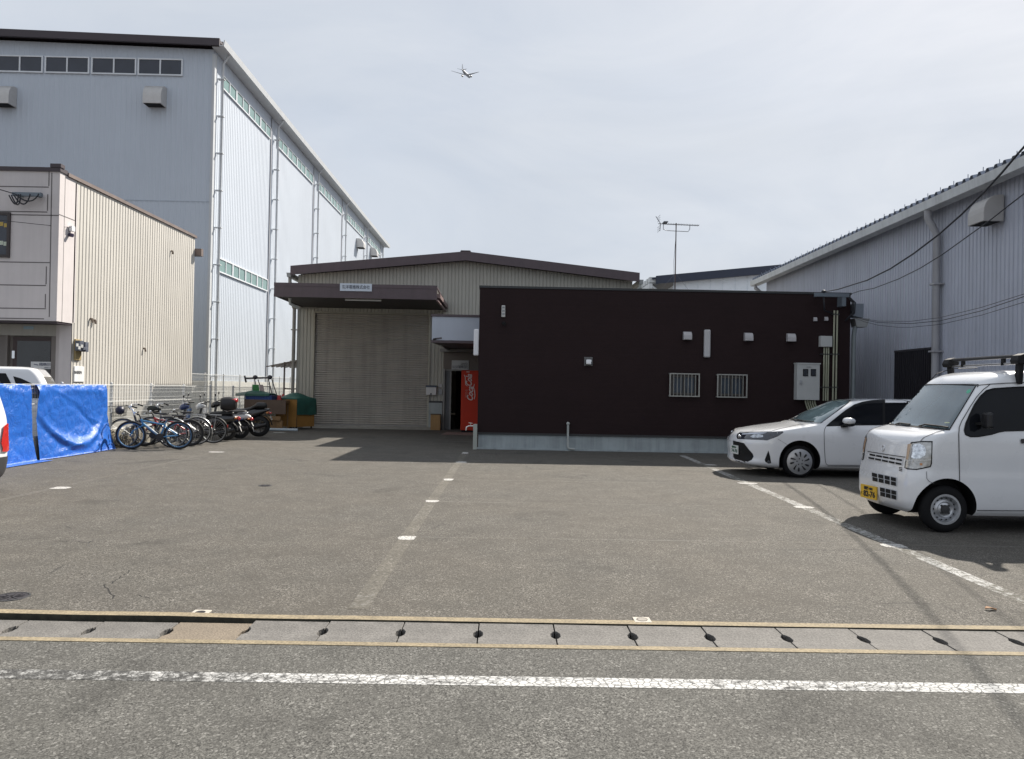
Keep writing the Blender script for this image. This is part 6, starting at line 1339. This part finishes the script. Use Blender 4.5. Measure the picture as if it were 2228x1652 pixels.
def wheel(root, x, y, z, R, wdt, rim, style, side):
    """side -1: outer face towards -y."""
    wo_ = thing_part('wheel', root, (x, y, z))
    t = MB(); h = wdt / 2
    t.lathe((0, -h * side * -1, 0), (0, side * -1, 0), [(0, rim), (.012, rim + .02), (.0, rim + .045), (.006, R - .03), (.03, R - .006), (wdt * .3, R), (wdt * .7, R), (wdt - .03, R - .006), (wdt, R - .04), (wdt, rim)][::1], 40) if False else \
    t.lathe((0, side * h, 0), (0, -side, 0), [(.02, rim - .01), (.004, rim + .012), (.0, rim + .04), (.006, R - .035), (.025, R - .008), (wdt * .3, R), (wdt * .7, R), (wdt - .02, R - .01), (wdt, R - .05), (wdt, rim)], 44)
    put(t, 'tyre', M('tyre_black', (.010, .010, .011), .8, var=.2, spec=.2), wo_, smooth=True, angle=40)
    r = MB()
    if style == 'steel':
        r.lathe((0, side * h, 0), (0, -side, 0), [(.004, rim + .012), (.004, rim - .012), (.03, rim - .022), (.055, rim * .82), (.035, rim * .70), (.02, rim * .55), (.03, rim * .46), (.02, rim * .40), (.02, 0)], 44)
        ro = put(r, 'rim', alloy_m, wo_, smooth=True, angle=50)
        d = MB()
        for k in range(14):
            a = 2 * PI * k / 14; c = (math.cos(a) * rim * .74, side * (h - .0405), math.sin(a) * rim * .74); d.lathe(c, (0, side, 0), [(0, 0), (0, .0115), (.004, .0115), (.004, 0)], 10)
        d.lathe((0, side * (h - .022), 0), (0, side, 0), [(0, .052), (.02, .048), (.024, 0)], 16)
        for k in range(4): a = PI / 4 + PI / 2 * k; d.lathe((math.cos(a) * .058, side * (h - .022), math.sin(a) * .058), (0, side, 0), [(0, .013), (.012, .013), (.012, 0)], 8)
        put(d, 'hub', M('wheel_dark', (.03, .03, .032), .5), ro)
    else:
        r.lathe((0, side * h, 0), (0, -side, 0), [(-.002, rim + .014), (-.004, rim - .01), (-.012, rim * .85), (-.016, rim * .5), (-.014, 0)], 56)
        ro = put(r, 'wheel_cover', alloy_m, wo_, smooth=True, angle=50)
        d = MB()
        for k in range(10):
            b = 2 * PI * k / 10 + .2; big = k % 2 == 0
            pts = [(.36, -.14), (.42, .06), (.62, .15), (.82, .20), (.84, .02), (.66, -.06)] if big else [(.46, -.10), (.52, .08), (.74, .12), (.84, .06), (.82, -.10), (.62, -.15)]
            d.prism([(rim * q * math.cos(b + a), rim * q * math.sin(b + a)) for q, a in pts], lambda p, q, t_: (p, side * (h + .0125 + t_), q), 0, .004)
        for k in range(5): a = 2 * PI * k / 5 + .5; d.lathe((math.cos(a) * .055, side * (h + .0145), math.sin(a) * .055), (0, side, 0), [(0, .012), (.003, .012), (.003, 0)], 8)
        put(d, 'slots', M('slot_dark', (.02, .02, .022), .6), ro)
    return wo_
def thing_part(name, root, loc):
    o = bpy.data.objects.new(name, None); COL.objects.link(o); o.parent = root; o.location = loc; o.empty_display_size = .1; ORG[o.name] = Vector(); return o
c4 = lambda x, y: ((2850 + x * .55925) * .54395, (1380 + y * .55925) * .54395)
c6 = lambda x, y: ((2880 + x * .26930) * .54395, (1560 + y * .26930) * .54395)
# ------------------------------------------------------------ kei van (right edge)
VX, VYc, VW = 4.64, 9.46, .7375
van_levels = [  # z, xf, xr, w, rf, bow, rr
    (.20, .10, 3.28, .66, .22, .05, .10), (.26, .035, 3.33, .712, .24, .06, .12), (.36, .0, 3.37, .73, .25, .07, .12), (.50, .0, 3.38, .7375, .25, .075, .12), (.63, .012, 3.385, .7375, .24, .08, .12),
    (.72, .035, 3.385, .734, .23, .085, .12), (.90, .06, 3.385, .7375, .22, .085, .12), (1.02, .085, 3.38, .737, .22, .085, .12), (1.085, .125, 3.38, .735, .22, .08, .12), (1.125, .19, 3.375, .732, .22, .07, .12), (1.155, .30, 3.37, .728, .20, .06, .12),
    (1.19, .43, 3.365, .722, .17, .05, .12), (1.25, .49, 3.36, .715, .15, .05, .12), (1.45, .645, 3.33, .69, .14, .05, .12), (1.64, .80, 3.30, .662, .14, .06, .12), (1.685, .835, 3.29, .657, .15, .06, .12), (1.74, .865, 3.28, .652, .2, .07, .14), (1.80, .93, 3.26, .640, .25, .08, .16), (1.85, 1.04, 3.22, .61, .3, .08, .2), (1.882, 1.21, 3.15, .55, .3, .06, .25), (1.896, 1.45, 3.05, .42, .3, .05, .25)]
VAN_ARCH = [(.455, .345, .285, .56 - .0), (2.885, .345, .285, .56)]
van = thing('kei_van', 'white kei van with a roof rack and yellow number plate, nose towards the yard', 'van', (VX, VYc, 0))
def make_van(root, org):
    b = Body(shell(van_levels, n=72, ns=44), root, org, c4, [(x, r, z, .50) for x, r, z, d in VAN_ARCH], paint_w)
    for x in (.455, 2.885):
        for sd in (-1, 1): wheel(root, x, sd * (VW - .105), .27, .27, .15, .163, 'steel', sd)
    return b
vb = make_van(van, (VX, VYc, 0))
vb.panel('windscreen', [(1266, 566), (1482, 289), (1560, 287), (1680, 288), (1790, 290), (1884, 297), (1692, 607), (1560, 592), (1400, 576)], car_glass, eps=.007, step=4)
vb.line('rubber_seal', [(1266, 568), (1482, 286), (1680, 285), (1886, 294), (1694, 609), (1560, 595), (1400, 578), (1266, 568)], black_m, r=.006)
sw = [(1800, 612), (1812, 560), (1838, 500), (1872, 430), (1915, 368), (1958, 328), (2004, 314), (2120, 306), (2228, 301), (2420, 296), (2420, 610), (2228, 612), (2090, 616), (2045, 624), (1990, 641), (1900, 656), (1845, 657), (1808, 642)]
vb.panel('side_window', sw, side_glass, mirror=True, step=9)
vb.line('window_seal', sw[:10], black_m, r=.008, mirror=True); vb.line('window_seal', sw[11:] + sw[:1], black_m, r=.007, mirror=True)
for p in (((2450, 300), (2760, 296), (2760, 610), (2450, 610)),): vb.panel('side_window', list(p), side_glass, mirror=True, step=12)
hl = vb.panel('headlight', [(1378, 850), (1374, 880), (1394, 891), (1462, 895), (1560, 874), (1569, 850), (1574, 688), (1500, 688), (1424, 696), (1402, 722)], black_m, eps=.004, mirror=True)
for i, o in enumerate(hl):
    pass
def both(name, poly, mat, eps, pars):
    q = vb.panel(name, poly, mat, eps=eps, mirror=True, parent=pars[0])
    q[1].parent = pars[1]
    return q
both('lens', [(1386, 848), (1382, 878), (1400, 884), (1462, 887), (1554, 866), (1561, 846), (1566, 697), (1500, 697), (1430, 705), (1410, 728)], lens_m, .007, hl)
both('reflector', [(1432, 716), (1480, 708), (1515, 722), (1528, 750), (1520, 790), (1488, 812), (1440, 814), (1418, 800), (1424, 760)], M('mirror_bowl', (.62, .64, .68), .06, 1.0, var=.5, scale=25), .010, hl)
both('turn_lamp', [(1400, 712), (1424, 706), (1412, 770), (1402, 822), (1388, 824)], M('peach_lens', (.50, .35, .24), .2, coat=1.0), .009, hl)
both('position_lamp', [(1484, 846), (1502, 846), (1502, 862), (1484, 862)], amber_m, .010, hl)
both('lamp_divider', [(1384, 822), (1520, 822), (1560, 818), (1560, 824), (1520, 828), (1384, 828)], M('lens_line', (.62, .62, .6), .2), .011, hl)
gs = MB(); 
def slit(x0, y0, x1, y1, h, into, n=5, gap=.13):
    for k in range(n):
        a, b_ = k / n + gap / n / 2, (k + 1) / n - gap / n / 2
        vb.panel('slit', [(x0 + (x1 - x0) * a, y0 + (y1 - y0) * a), (x0 + (x1 - x0) * b_, y0 + (y1 - y0) * b_), (x0 + (x1 - x0) * b_, y0 + (y1 - y0) * b_ + h), (x0 + (x1 - x0) * a, y0 + (y1 - y0) * a + h)], black_m, eps=.008, into=into)
gp = vb.panel('grille', [(1112, 768), (1366, 812), (1360, 864), (1108, 816)], M('white_grille', (.70, .71, .73), .35), eps=.004)
g_ = MB(); slit(1124, 777, 1362, 820, 13, g_); slit(1116, 800, 1358, 848, 13, g_); put(g_, 'openings', black_m, gp)
bu = vb.panel('bumper_grille', [(1136, 908), (1322, 948), (1322, 1014), (1140, 968)], M('grille_grey', (.55, .57, .6), .4), eps=.003)
g_ = MB(); slit(1140, 913, 1320, 953, 26, g_, 4, .2); slit(1144, 944, 1320, 984, 26, g_, 4, .2); put(g_, 'openings', black_m, bu)
bu2 = vb.panel('bumper_grille', [(1196, 1012), (1322, 1043), (1322, 1112), (1200, 1078)], M('grille_grey', (.55, .57, .6)), eps=.003)
g_ = MB(); slit(1199, 1018, 1320, 1046, 28, g_, 3, .16); slit(1201, 1050, 1320, 1079, 28, g_, 3, .16); put(g_, 'openings', black_m, bu2)
g_ = MB()
for k in range(3): vb.panel('bumper_slit', [(1336, 873 + 11 * k), (1359, 878 + 11 * k), (1358, 884 + 11 * k), (1335, 879 + 11 * k)], black_m, eps=.004, into=g_)
put(g_, 'bumper_slits', black_m, vb.obj)
e, nn = vb.at(1224, 740, .006)
m = MB(); t1 = Vector((-nn.y, nn.x, 0)).normalized(); t2 = nn.cross(t1)
m.tube([e + t1 * .026 * math.cos(2 * PI * k / 18) + t2 * .034 * math.sin(2 * PI * k / 18) for k in range(19)], .006, 6); m.bar(e - t1 * .034, e + t1 * .034, .006, .014); put(m, 'emblem', chrome_m, van, smooth=True)
def flat_plate(b, pts, lines, mat, ink, out=.014, slant=.12):
    """A flat number plate; pts: upper left, upper right, lower left corner pixels."""
    a, c, d = [b.at(*p, out=out)[0] for p in pts]
    rt = Vector((slant, -1, 0)).normalized(); wdt, hgt = .33, .165; up = Vector((0, 0, 1)); nn = rt.cross(up); a = c - rt * wdt + nn * .006
    m = MB(); e = [a, a + rt * wdt, a + rt * wdt - up * hgt, a - up * hgt]; m.add([p - nn * .012 for p in e] + [p + nn * .004 for p in e], [(3, 2, 1, 0)[::-1], (4, 7, 6, 5)[::-1]] + [(k, (k + 1) % 4, (k + 1) % 4 + 4, k + 4) for k in range(4)])
    pl = put(m, 'number_plate', mat, b.root)
    m = MB()
    for body, size, fx, fy, wf, bold in lines: m.text(body, size * hgt, a + rt * wdt * fx - up * hgt * fy + nn * .0055, rt, up, ext=.001, bold=bold, width=wf * wdt if wf else None)
    put(m, 'lettering', ink, pl)
    return pl
flat_plate(vb, ((1096, 993), (1184, 1017), (1091, 1086)), [('福岡 480', .26, .5, .24, .56, .002), ('82-76', .58, .57, .66, .74, .004), ('と', .22, .09, .66, None, .001)], plate_y, ink_m)
vb.line('bonnet_seam', [(1113, 762), (1240, 783), (1379, 803)], seam_m, r=.005); vb.line('bonnet_seam', [(1490, 688), (1512, 664), (1600, 626), (1660, 612)], seam_m, r=.003, mirror=True)
vb.line('door_seam', [(1985, 284), (1940, 318), (1890, 372), (1836, 455), (1782, 545), (1764, 590), (1760, 640), (1763, 800), (1766, 972)], seam_m, r=.0045, mirror=True)
vb.line('door_seam', [(2436, 290), (2438, 640), (2440, 1150)], seam_m, r=.004, mirror=True)
vb.line('roof_seam', [(1480, 284), (1680, 283), (1890, 291), (1985, 282), (2100, 274), (2228, 270), (2600, 266)], seam_m, r=.005, mirror=True)
vb.line('bumper_seam', [(1530, 905), (1532, 955), (1548, 975), (1582, 992)], seam_m, r=.0025, mirror=True)
vb.line('sill_line', [(1892, 1183), (2228, 1185)], seam_m, r=.005, mirror=True)
vb.panel('cowl', [(1250, 570), (1266, 562), (1400, 574), (1560, 590), (1694, 603), (1692, 612), (1560, 602), (1400, 584)], black_m, eps=.007)
vb.line('wiper', [(1312, 578), (1345, 568), (1420, 577)], black_m, r=.010, parent=van, eps=.02); vb.line('wiper', [(1478, 592), (1530, 578), (1690, 598)], black_m, r=.010, parent=van, eps=.02)
vb.panel('glass_reflection', [(1505, 392), (1560, 372), (1800, 350), (1788, 428), (1650, 404)], M('pale_reflection', (.30, .36, .38), .3), eps=.006)  # pale shape painted on the windscreen for a dashboard reflection
vb.panel('inspection_sticker', [(1818, 340), (1826, 326), (1842, 320), (1852, 326), (1848, 340), (1832, 350), (1820, 350)], M('sticker_green', (.08, .42, .27), .5), eps=.008)
vb.panel('inspection_sticker', [(1664, 556), (1698, 556), (1698, 563), (1664, 563)], M('sticker_pale', (.5, .55, .35), .5), eps=.008)
vb.panel('door_handle', [(2200, 680), (2206, 672), (2262, 672), (2266, 705), (2204, 705)], M('handle_dark', (.025, .02, .022), .4), eps=.012, mirror=True)
p, nn = vb.at(1900, 540)
for sd in (-1, 1):
    m = MB(); m.box(p.x - .005, p.x + .07, sd * (abs(p.y) + .05), sd * (abs(p.y) + .20), p.z - .09, p.z + .10); mo = put(m, 'door_mirror', M('mirror_black', (.010, .010, .012), .45), van, bevel=.03); m = MB(); m.bar((p.x - .02, sd * abs(p.y) * .98, p.z - .04), (p.x + .02, sd * (abs(p.y) + .1), p.z - .03), .05, .03); put(m, 'stay', black_m, mo)
vb.flush()
# rear details (not seen here, seen from beside)
def van_tail(root):
    for sd in (-1, 1):
        m = MB(); m.box(3.375, 3.40, sd * .60, sd * .705, .62, .92); put(m, 'tail_lamp', red_m, root, bevel=.01)
    m = MB(); m.box(3.30, 3.36, -.52, .52, 1.2, 1.62); put(m, 'rear_window', side_glass, root, bevel=.02)
van_tail(van)
rack = thing_part('roof_rack', van, (0, 0, 0))
silver_rack = M('rack_silver', (.35, .35, .36), .3, .8)
for x in (1.30, 2.75):
    m = MB(); m.bar((x, -.69, 2.045), (x, .69, 2.045), .05, .035); m.bar((x, -.69, 2.065), (x, .69, 2.065), .02, .012); put(m, 'crossbar', M('rack_dark', (.05, .05, .055), .3, .4), rack, bevel=.008)
    m = MB(); m.bar((x, -.66, 1.965), (x, .66, 1.965), .03, .025); put(m, 'lower_bar', silver_rack, rack, bevel=.006)
    for sd in (-1, 1):
        m = MB(); m.prism([(-.06, 0), (.06, 0), (.085, .05), (.07, .11), (.02, .125), (-.05, .10), (-.075, .04)], lambda a, b, t: (x + a, sd * (.62 + t), 1.955 + b), 0, .14); m.bar((x, sd * .69, 1.97), (x + .01, sd * .655, 1.73), .09, .05); put(m, 'foot', black_m, rack, bevel=.01); m = MB(); m.bar((x, sd * .4, 2.03), (x, sd * .4, 1.95), .05, .03, up=(1, 0, 0)); put(m, 'strut', black_m, rack)
m = MB(); m.tube([(.93, .55, 1.74), (1.05, .57, 1.86), (1.25, .58, 1.93), (1.6, .58, 1.95)], .005, 5); put(m, 'aerial', black_m, van)
# ------------------------------------------------------------ white estate car
CXF, CYc = 4.44, 14.98
car_levels = [  # z, xf, xr, w, rf, bow, rr
    (.155, .34, 4.15, .70, .42, .25, .3), (.20, .10, 4.28, .79, .46, .30, .3), (.26, .02, 4.34, .825, .48, .32, .3), (.36, .035, 4.38, .838, .50, .34, .3), (.50, .02, 4.39, .845, .50, .34, .3), (.62, .015, 4.40, .848, .50, .33, .3), (.70, .05, 4.40, .848, .50, .32, .3),
    (.765, .10, 4.40, .846, .48, .32, .3), (.81, .16, 4.40, .842, .48, .30, .3), (.845, .27, 4.395, .834, .46, .26, .28), (.88, .45, 4.39, .820, .42, .2, .28), (.92, .72, 4.385, .800, .36, .15, .28), (.955, .98, 4.38, .778, .30, .12, .28), (.985, 1.16, 4.37, .755, .25, .12, .28),
    (1.02, 1.28, 4.36, .735, .2, .14, .28), (1.15, 1.52, 4.30, .688, .18, .14, .26), (1.30, 1.82, 4.22, .628, .18, .14, .25), (1.385, 2.01, 4.14, .598, .2, .14, .25), (1.43, 2.13, 4.08, .574, .24, .14, .25), (1.465, 2.32, 3.98, .53, .28, .12, .25), (1.486, 2.6, 3.8, .45, .28, .1, .25), (1.492, 2.9, 3.6, .32, .2, .08, .2)]
car = thing('estate_car', 'white estate car with smoked headlights parked in front of the dark office', 'car', (CXF, CYc, 0))
cb_ = Body(shell(car_levels, n=84, ns=44), car, (CXF, CYc, 0), c6, [(1.06, .385, .31, .58), (3.66, .385, .31, .58)], paint_w)
for x in (1.06, 3.66):
    for sd in (-1, 1): wheel(car, x, sd * (.848 - .115), .302, .302, .185, .222, 'cover', sd)
hl = cb_.panel('headlight', [(300, 640), (380, 634), (540, 634), (760, 624), (930, 616), (944, 632), (860, 690), (700, 750), (620, 744), (420, 737), (300, 730)], lens_dark, eps=.005, mirror=True)
q = cb_.panel('lens', [(450, 696), (500, 668), (580, 662), (640, 672), (640, 702), (560, 712), (480, 712)], M('projector', (.45, .48, .52), .1, .5, var=.5, scale=20, coat=1), eps=.009, parent=hl[0], mirror=True); q[1].parent = hl[1]
q = cb_.panel('chrome_strip', [(330, 652), (540, 640), (700, 640), (640, 655), (420, 664), (330, 668)], M('pale_strip', (.42, .46, .54), .25), eps=.009, parent=hl[0], mirror=True); q[1].parent = hl[1]
cb_.panel('upper_grille', [(246, 690), (262, 650), (302, 628), (310, 660), (306, 730), (256, 728)], lens_dark, eps=.004)
e, nn = cb_.at(282, 690, .008); m = MB(); m.ball(e, .02, .055, .04, 12); put(m, 'emblem', chrome_m, car, smooth=True)
cb_.panel('lower_grille', [(196, 752), (260, 768), (358, 792), (420, 872), (488, 950), (500, 992), (470, 1040), (420, 1064), (330, 1082), (240, 1050), (200, 1000)], black_m, eps=.004)
cb_.panel('fog_lamp_surround', [(718, 898), (742, 980), (760, 1088), (722, 1094), (676, 1072), (663, 1040), (690, 970)], black_m, eps=.004, mirror=True)
cb_.panel('fog_lamp_trim', [(722, 1040), (752, 1078), (730, 1088), (690, 1066)], M('fog_grey', (.06, .065, .08), .3), eps=.007, parent=car)
flat_plate(cb_, ((210, 812), (284, 828), (216, 950)), [('福岡501', .26, .5, .24, .62, .002), ('74-70', .5, .55, .66, .8, .003)], plate_w, M('plate_green_ink', (.02, .09, .05), .6), out=.018)
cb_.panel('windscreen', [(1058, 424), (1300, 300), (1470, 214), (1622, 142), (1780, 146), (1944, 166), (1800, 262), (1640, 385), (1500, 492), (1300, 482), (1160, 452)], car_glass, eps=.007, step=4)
cb_.line('rubber_seal', [(1058, 424), (1622, 142), (1780, 146), (1944, 166), (1500, 492)], black_m, r=.006)
sw = [(1578, 540), (1640, 484), (1750, 396), (1862, 308), (1990, 226), (2120, 182), (2260, 160), (2420, 148), (2420, 522), (2228, 522), (1960, 526), (1700, 536)]
cb_.panel('side_window', sw, side_glass, mirror=True, step=4, eps=.008); cb_.line('window_seal', sw[:8], black_m, r=.007, mirror=True); cb_.line('window_seal', sw[8:] + sw[:1], black_m, r=.006, mirror=True)
cb_.panel('pillar_trim', [(2412, 146), (2450, 146), (2450, 524), (2412, 524)], black_m, eps=.010, mirror=True, step=4)
cb_.panel('quarter_glass', [(1800, 420), (1925, 330), (1918, 420)], M('quarter_glass', (.05, .06, .075), .08), eps=.006, mirror=True)
cb_.panel('side_window', [(2440, 150), (2700, 150), (2900, 190), (2960, 522), (2440, 522)], side_glass, mirror=True, step=10)
cb_.panel('cowl', [(900, 440), (1060, 425), (1160, 455), (1300, 484), (1400, 492), (1220, 478), (1040, 452)], black_m, eps=.006)
cb_.line('wiper', [(1075, 432), (1145, 472)], black_m, r=.008, parent=car, eps=.02); cb_.line('wiper', [(1150, 450), (1240, 470), (1400, 486)], black_m, r=.008, parent=car, eps=.02)
cb_.line('bonnet_seam', [(302, 625), (540, 624), (760, 614), (930, 570), (1200, 512), (1500, 497)], seam_m, r=.003, mirror=True)
cb_.line('door_seam', [(1572, 545), (1552, 590), (1545, 640), (1548, 850), (1562, 1050), (1576, 1100), (1600, 1116), (2060, 1120), (2500, 1120)], seam_m, r=.0045, mirror=True)
cb_.line('bumper_seam', [(860, 730), (1000, 815)], seam_m, r=.002, mirror=True)
cb_.line('sill_line', [(1600, 1130), (2060, 1134), (2500, 1134)], seam_m, r=.004, mirror=True)
cb_.flush()
p, nn = cb_.at(1800, 500)
for sd in (-1, 1):
    m = MB(); m.grid(lambda a, b: (p.x + .06 + .12 * (math.sin(PI * a) ** .6) * math.cos(2 * PI * b) * (1.1 if math.cos(2 * PI * b) > 0 else .75), sd * (abs(p.y) + .15 - .11 * math.cos(PI * a)), p.z + .055 + .068 * (math.sin(PI * a) ** .6) * math.sin(2 * PI * b)), 14, 18)
    mo = put(m, 'door_mirror', paint_w, car, smooth=True)
    m = MB(); m.ball((p.x + .075, sd * (abs(p.y) + .15), p.z - .02), .11, .10, .03, 14); m.bar((p.x + .02, sd * (abs(p.y) - .02), p.z - .06), (p.x + .03, sd * (abs(p.y) + .12), p.z - .03), .10, .05); put(m, 'mirror_base', black_m, mo, smooth=True, angle=40)
m = MB()
for sd in (-1, 1): m = MB(); m.box(4.30, 4.41, sd * .5, sd * .72, .80, 1.0); put(m, 'tail_lamp', red_m, car, bevel=.02)
# ------------------------------------------------------------ white hatchback at the left edge: only its rear corner is in the picture
hx, hy = -7.55, 7.28
hb = thing('hatchback', 'white car with tall red tail lamps and dark lower bumper at the left edge', 'car', (hx, hy, 0), rz=PI / 2)
hb_levels = [(.20, .2, 3.30, .68, .3, .1, .12), (.28, .06, 3.39, .715, .3, .12, .14), (.45, .0, 3.43, .735, .3, .14, .16), (.60, .0, 3.435, .74, .3, .14, .16), (.80, .02, 3.41, .74, .3, .14, .15), (.95, .06, 3.40, .738, .3, .14, .14), (1.02, .35, 3.395, .733, .3, .12, .14), (1.08, .75, 3.385, .725, .26, .1, .14),
             (1.25, .98, 3.345, .70, .2, .1, .15), (1.45, 1.25, 3.27, .66, .2, .1, .15), (1.58, 1.5, 3.2, .61, .22, .1, .16), (1.63, 1.75, 3.1, .52, .25, .1, .2), (1.645, 2.0, 3.0, .4, .2, .08, .2)]
mbx = shell(hb_levels, n=56, ns=40)
hbb = Body(mbx, hb, (0, 0, 0), c4, [(.62, .33, .29, .52), (2.9, .33, .29, .52)], paint_w)
for x in (.62, 2.9):
    for sd in (-1, 1): wheel(hb, x, sd * .635, .28, .28, .155, .175, 'steel', sd)
def cast(b, poly, axis, mat, name, par, eps=.006, mirror=True):
    """Lays a panel on the body by projecting (x, z) from the side."""
    bm = bmesh.new(); f = bm.faces.new([bm.verts.new((a, c, 0)) for a, c in poly]); bmesh.ops.triangulate(bm, faces=[f])
    for _ in range(6):
        es = [e for e in bm.edges if e.calc_length() > .06]
        if not es: break
        bmesh.ops.subdivide_edges(bm, edges=es, cuts=1); bmesh.ops.triangulate(bm, faces=[q for q in bm.faces if len(q.verts) > 3])
    bm.verts.index_update(); fc = [[v.index for v in q.verts] for q in bm.faces]
    out = []
    for sd in ((-1, 1) if mirror else (-1,)):
        vs = []
        for v in bm.verts:
            if axis == 'y': o, d = Vector((v.co.x, sd * 3, v.co.y)), Vector((0, -sd, 0))
            elif axis == 'rear': o, d = Vector((6, v.co.x, v.co.y)), Vector((-1, 0, 0))
            else: o, d = Vector((6 + v.co.x * 0, sd * 3, v.co.y)) + Vector((v.co.x, sd * -v.co.x, 0)) * 1.0, Vector((-1, -sd * .8, 0)).normalized()
            p, nn, i, t = b.bvh.ray_cast(o, d)
            if p is None: p, nn, i, t = b.bvh.find_nearest(o + d * 3)
            if nn.dot(d) > 0: nn = -nn
            vs.append(p + nn * eps)
        m = MB(); m.add(vs, fc); out.append(put(m, name, mat, par, smooth=True))
    bm.free(); return out
cast(hbb, [(1.3, 1.1), (1.5, 1.4), (1.75, 1.53), (3.0, 1.53), (3.12, 1.1)], 'y', side_glass, 'side_window', hb)
tl = cast(hbb, [(3.2, .58), (3.21, .62), (3.17, .70), (3.2, .82), (3.22, .92), (3.30, .96), (3.36, .93), (3.40, .86), (3.40, .60), (3.3, .57)], 'y', red_m, 'tail_lamp', hb, eps=.02)
cast(hbb, [(2.95, .2), (3.02, .50), (3.1, .505), (3.42, .505), (3.43, .40), (3.38, .25), (3.3, .21)], 'y', M('grey_black_bumper', (.035, .036, .04), .55), 'rear_bumper', hb, eps=.012)
cast(hbb, [(-.58, 1.1), (.58, 1.1), (.5, 1.48), (-.5, 1.48)], 'rear', side_glass, 'rear_window', hb, mirror=False)
# ------------------------------------------------------------ white car behind the tarpaulin
wx0, wyc = -13.77, 16.08
we = thing('white_suv', 'white car behind the blue tarpaulins, only roof and windows showing', 'car', (wx0, wyc, 0), rz=R_(22))
we_levels = [(.25, .3, 3.7, .72, .3, .15, .2), (.35, .05, 3.85, .78, .3, .15, .2), (.6, .0, 3.9, .80, .3, .15, .2), (.9, .05, 3.9, .80, .3, .14, .2), (1.0, .4, 3.88, .79, .28, .12, .2), (1.12, .95, 3.86, .775, .25, .1, .2), (1.4, 1.25, 3.80, .73, .2, .1, .2), (1.62, 1.5, 3.70, .69, .2, .1, .2), (1.73, 1.62, 3.62, .665, .2, .1, .2), (1.79, 1.78, 3.56, .63, .22, .1, .2), (1.83, 2.0, 3.4, .5, .2, .08, .2)]
wb = Body(shell(we_levels, n=56, ns=40), we, (wx0, wyc, 0), c4, [(.7, .34, .3, .55), (3.1, .34, .3, .55)], paint_w)
for x in (.7, 3.1):
    for sd in (-1, 1): wheel(we, x, sd * .68, .3, .3, .17, .19, 'steel', sd)
cast(wb, [(1.45, 1.15), (1.66, 1.55), (1.82, 1.68), (2.18, 1.69), (2.25, 1.15)], 'y', side_glass, 'side_window', we)
cast(wb, [(2.44, 1.15), (2.36, 1.69), (3.02, 1.68), (3.14, 1.45), (3.24, 1.15)], 'y', side_glass, 'side_window', we)
cast(wb, [(3.32, 1.15), (3.16, 1.62), (3.30, 1.58), (3.50, 1.48), (3.66, 1.34), (3.74, 1.15)], 'y', side_glass, 'side_window', we)
cast(wb, [(-.55, 1.2), (.55, 1.2), (.5, 1.62), (-.5, 1.62)], 'rear', side_glass, 'rear_window', we, mirror=False)
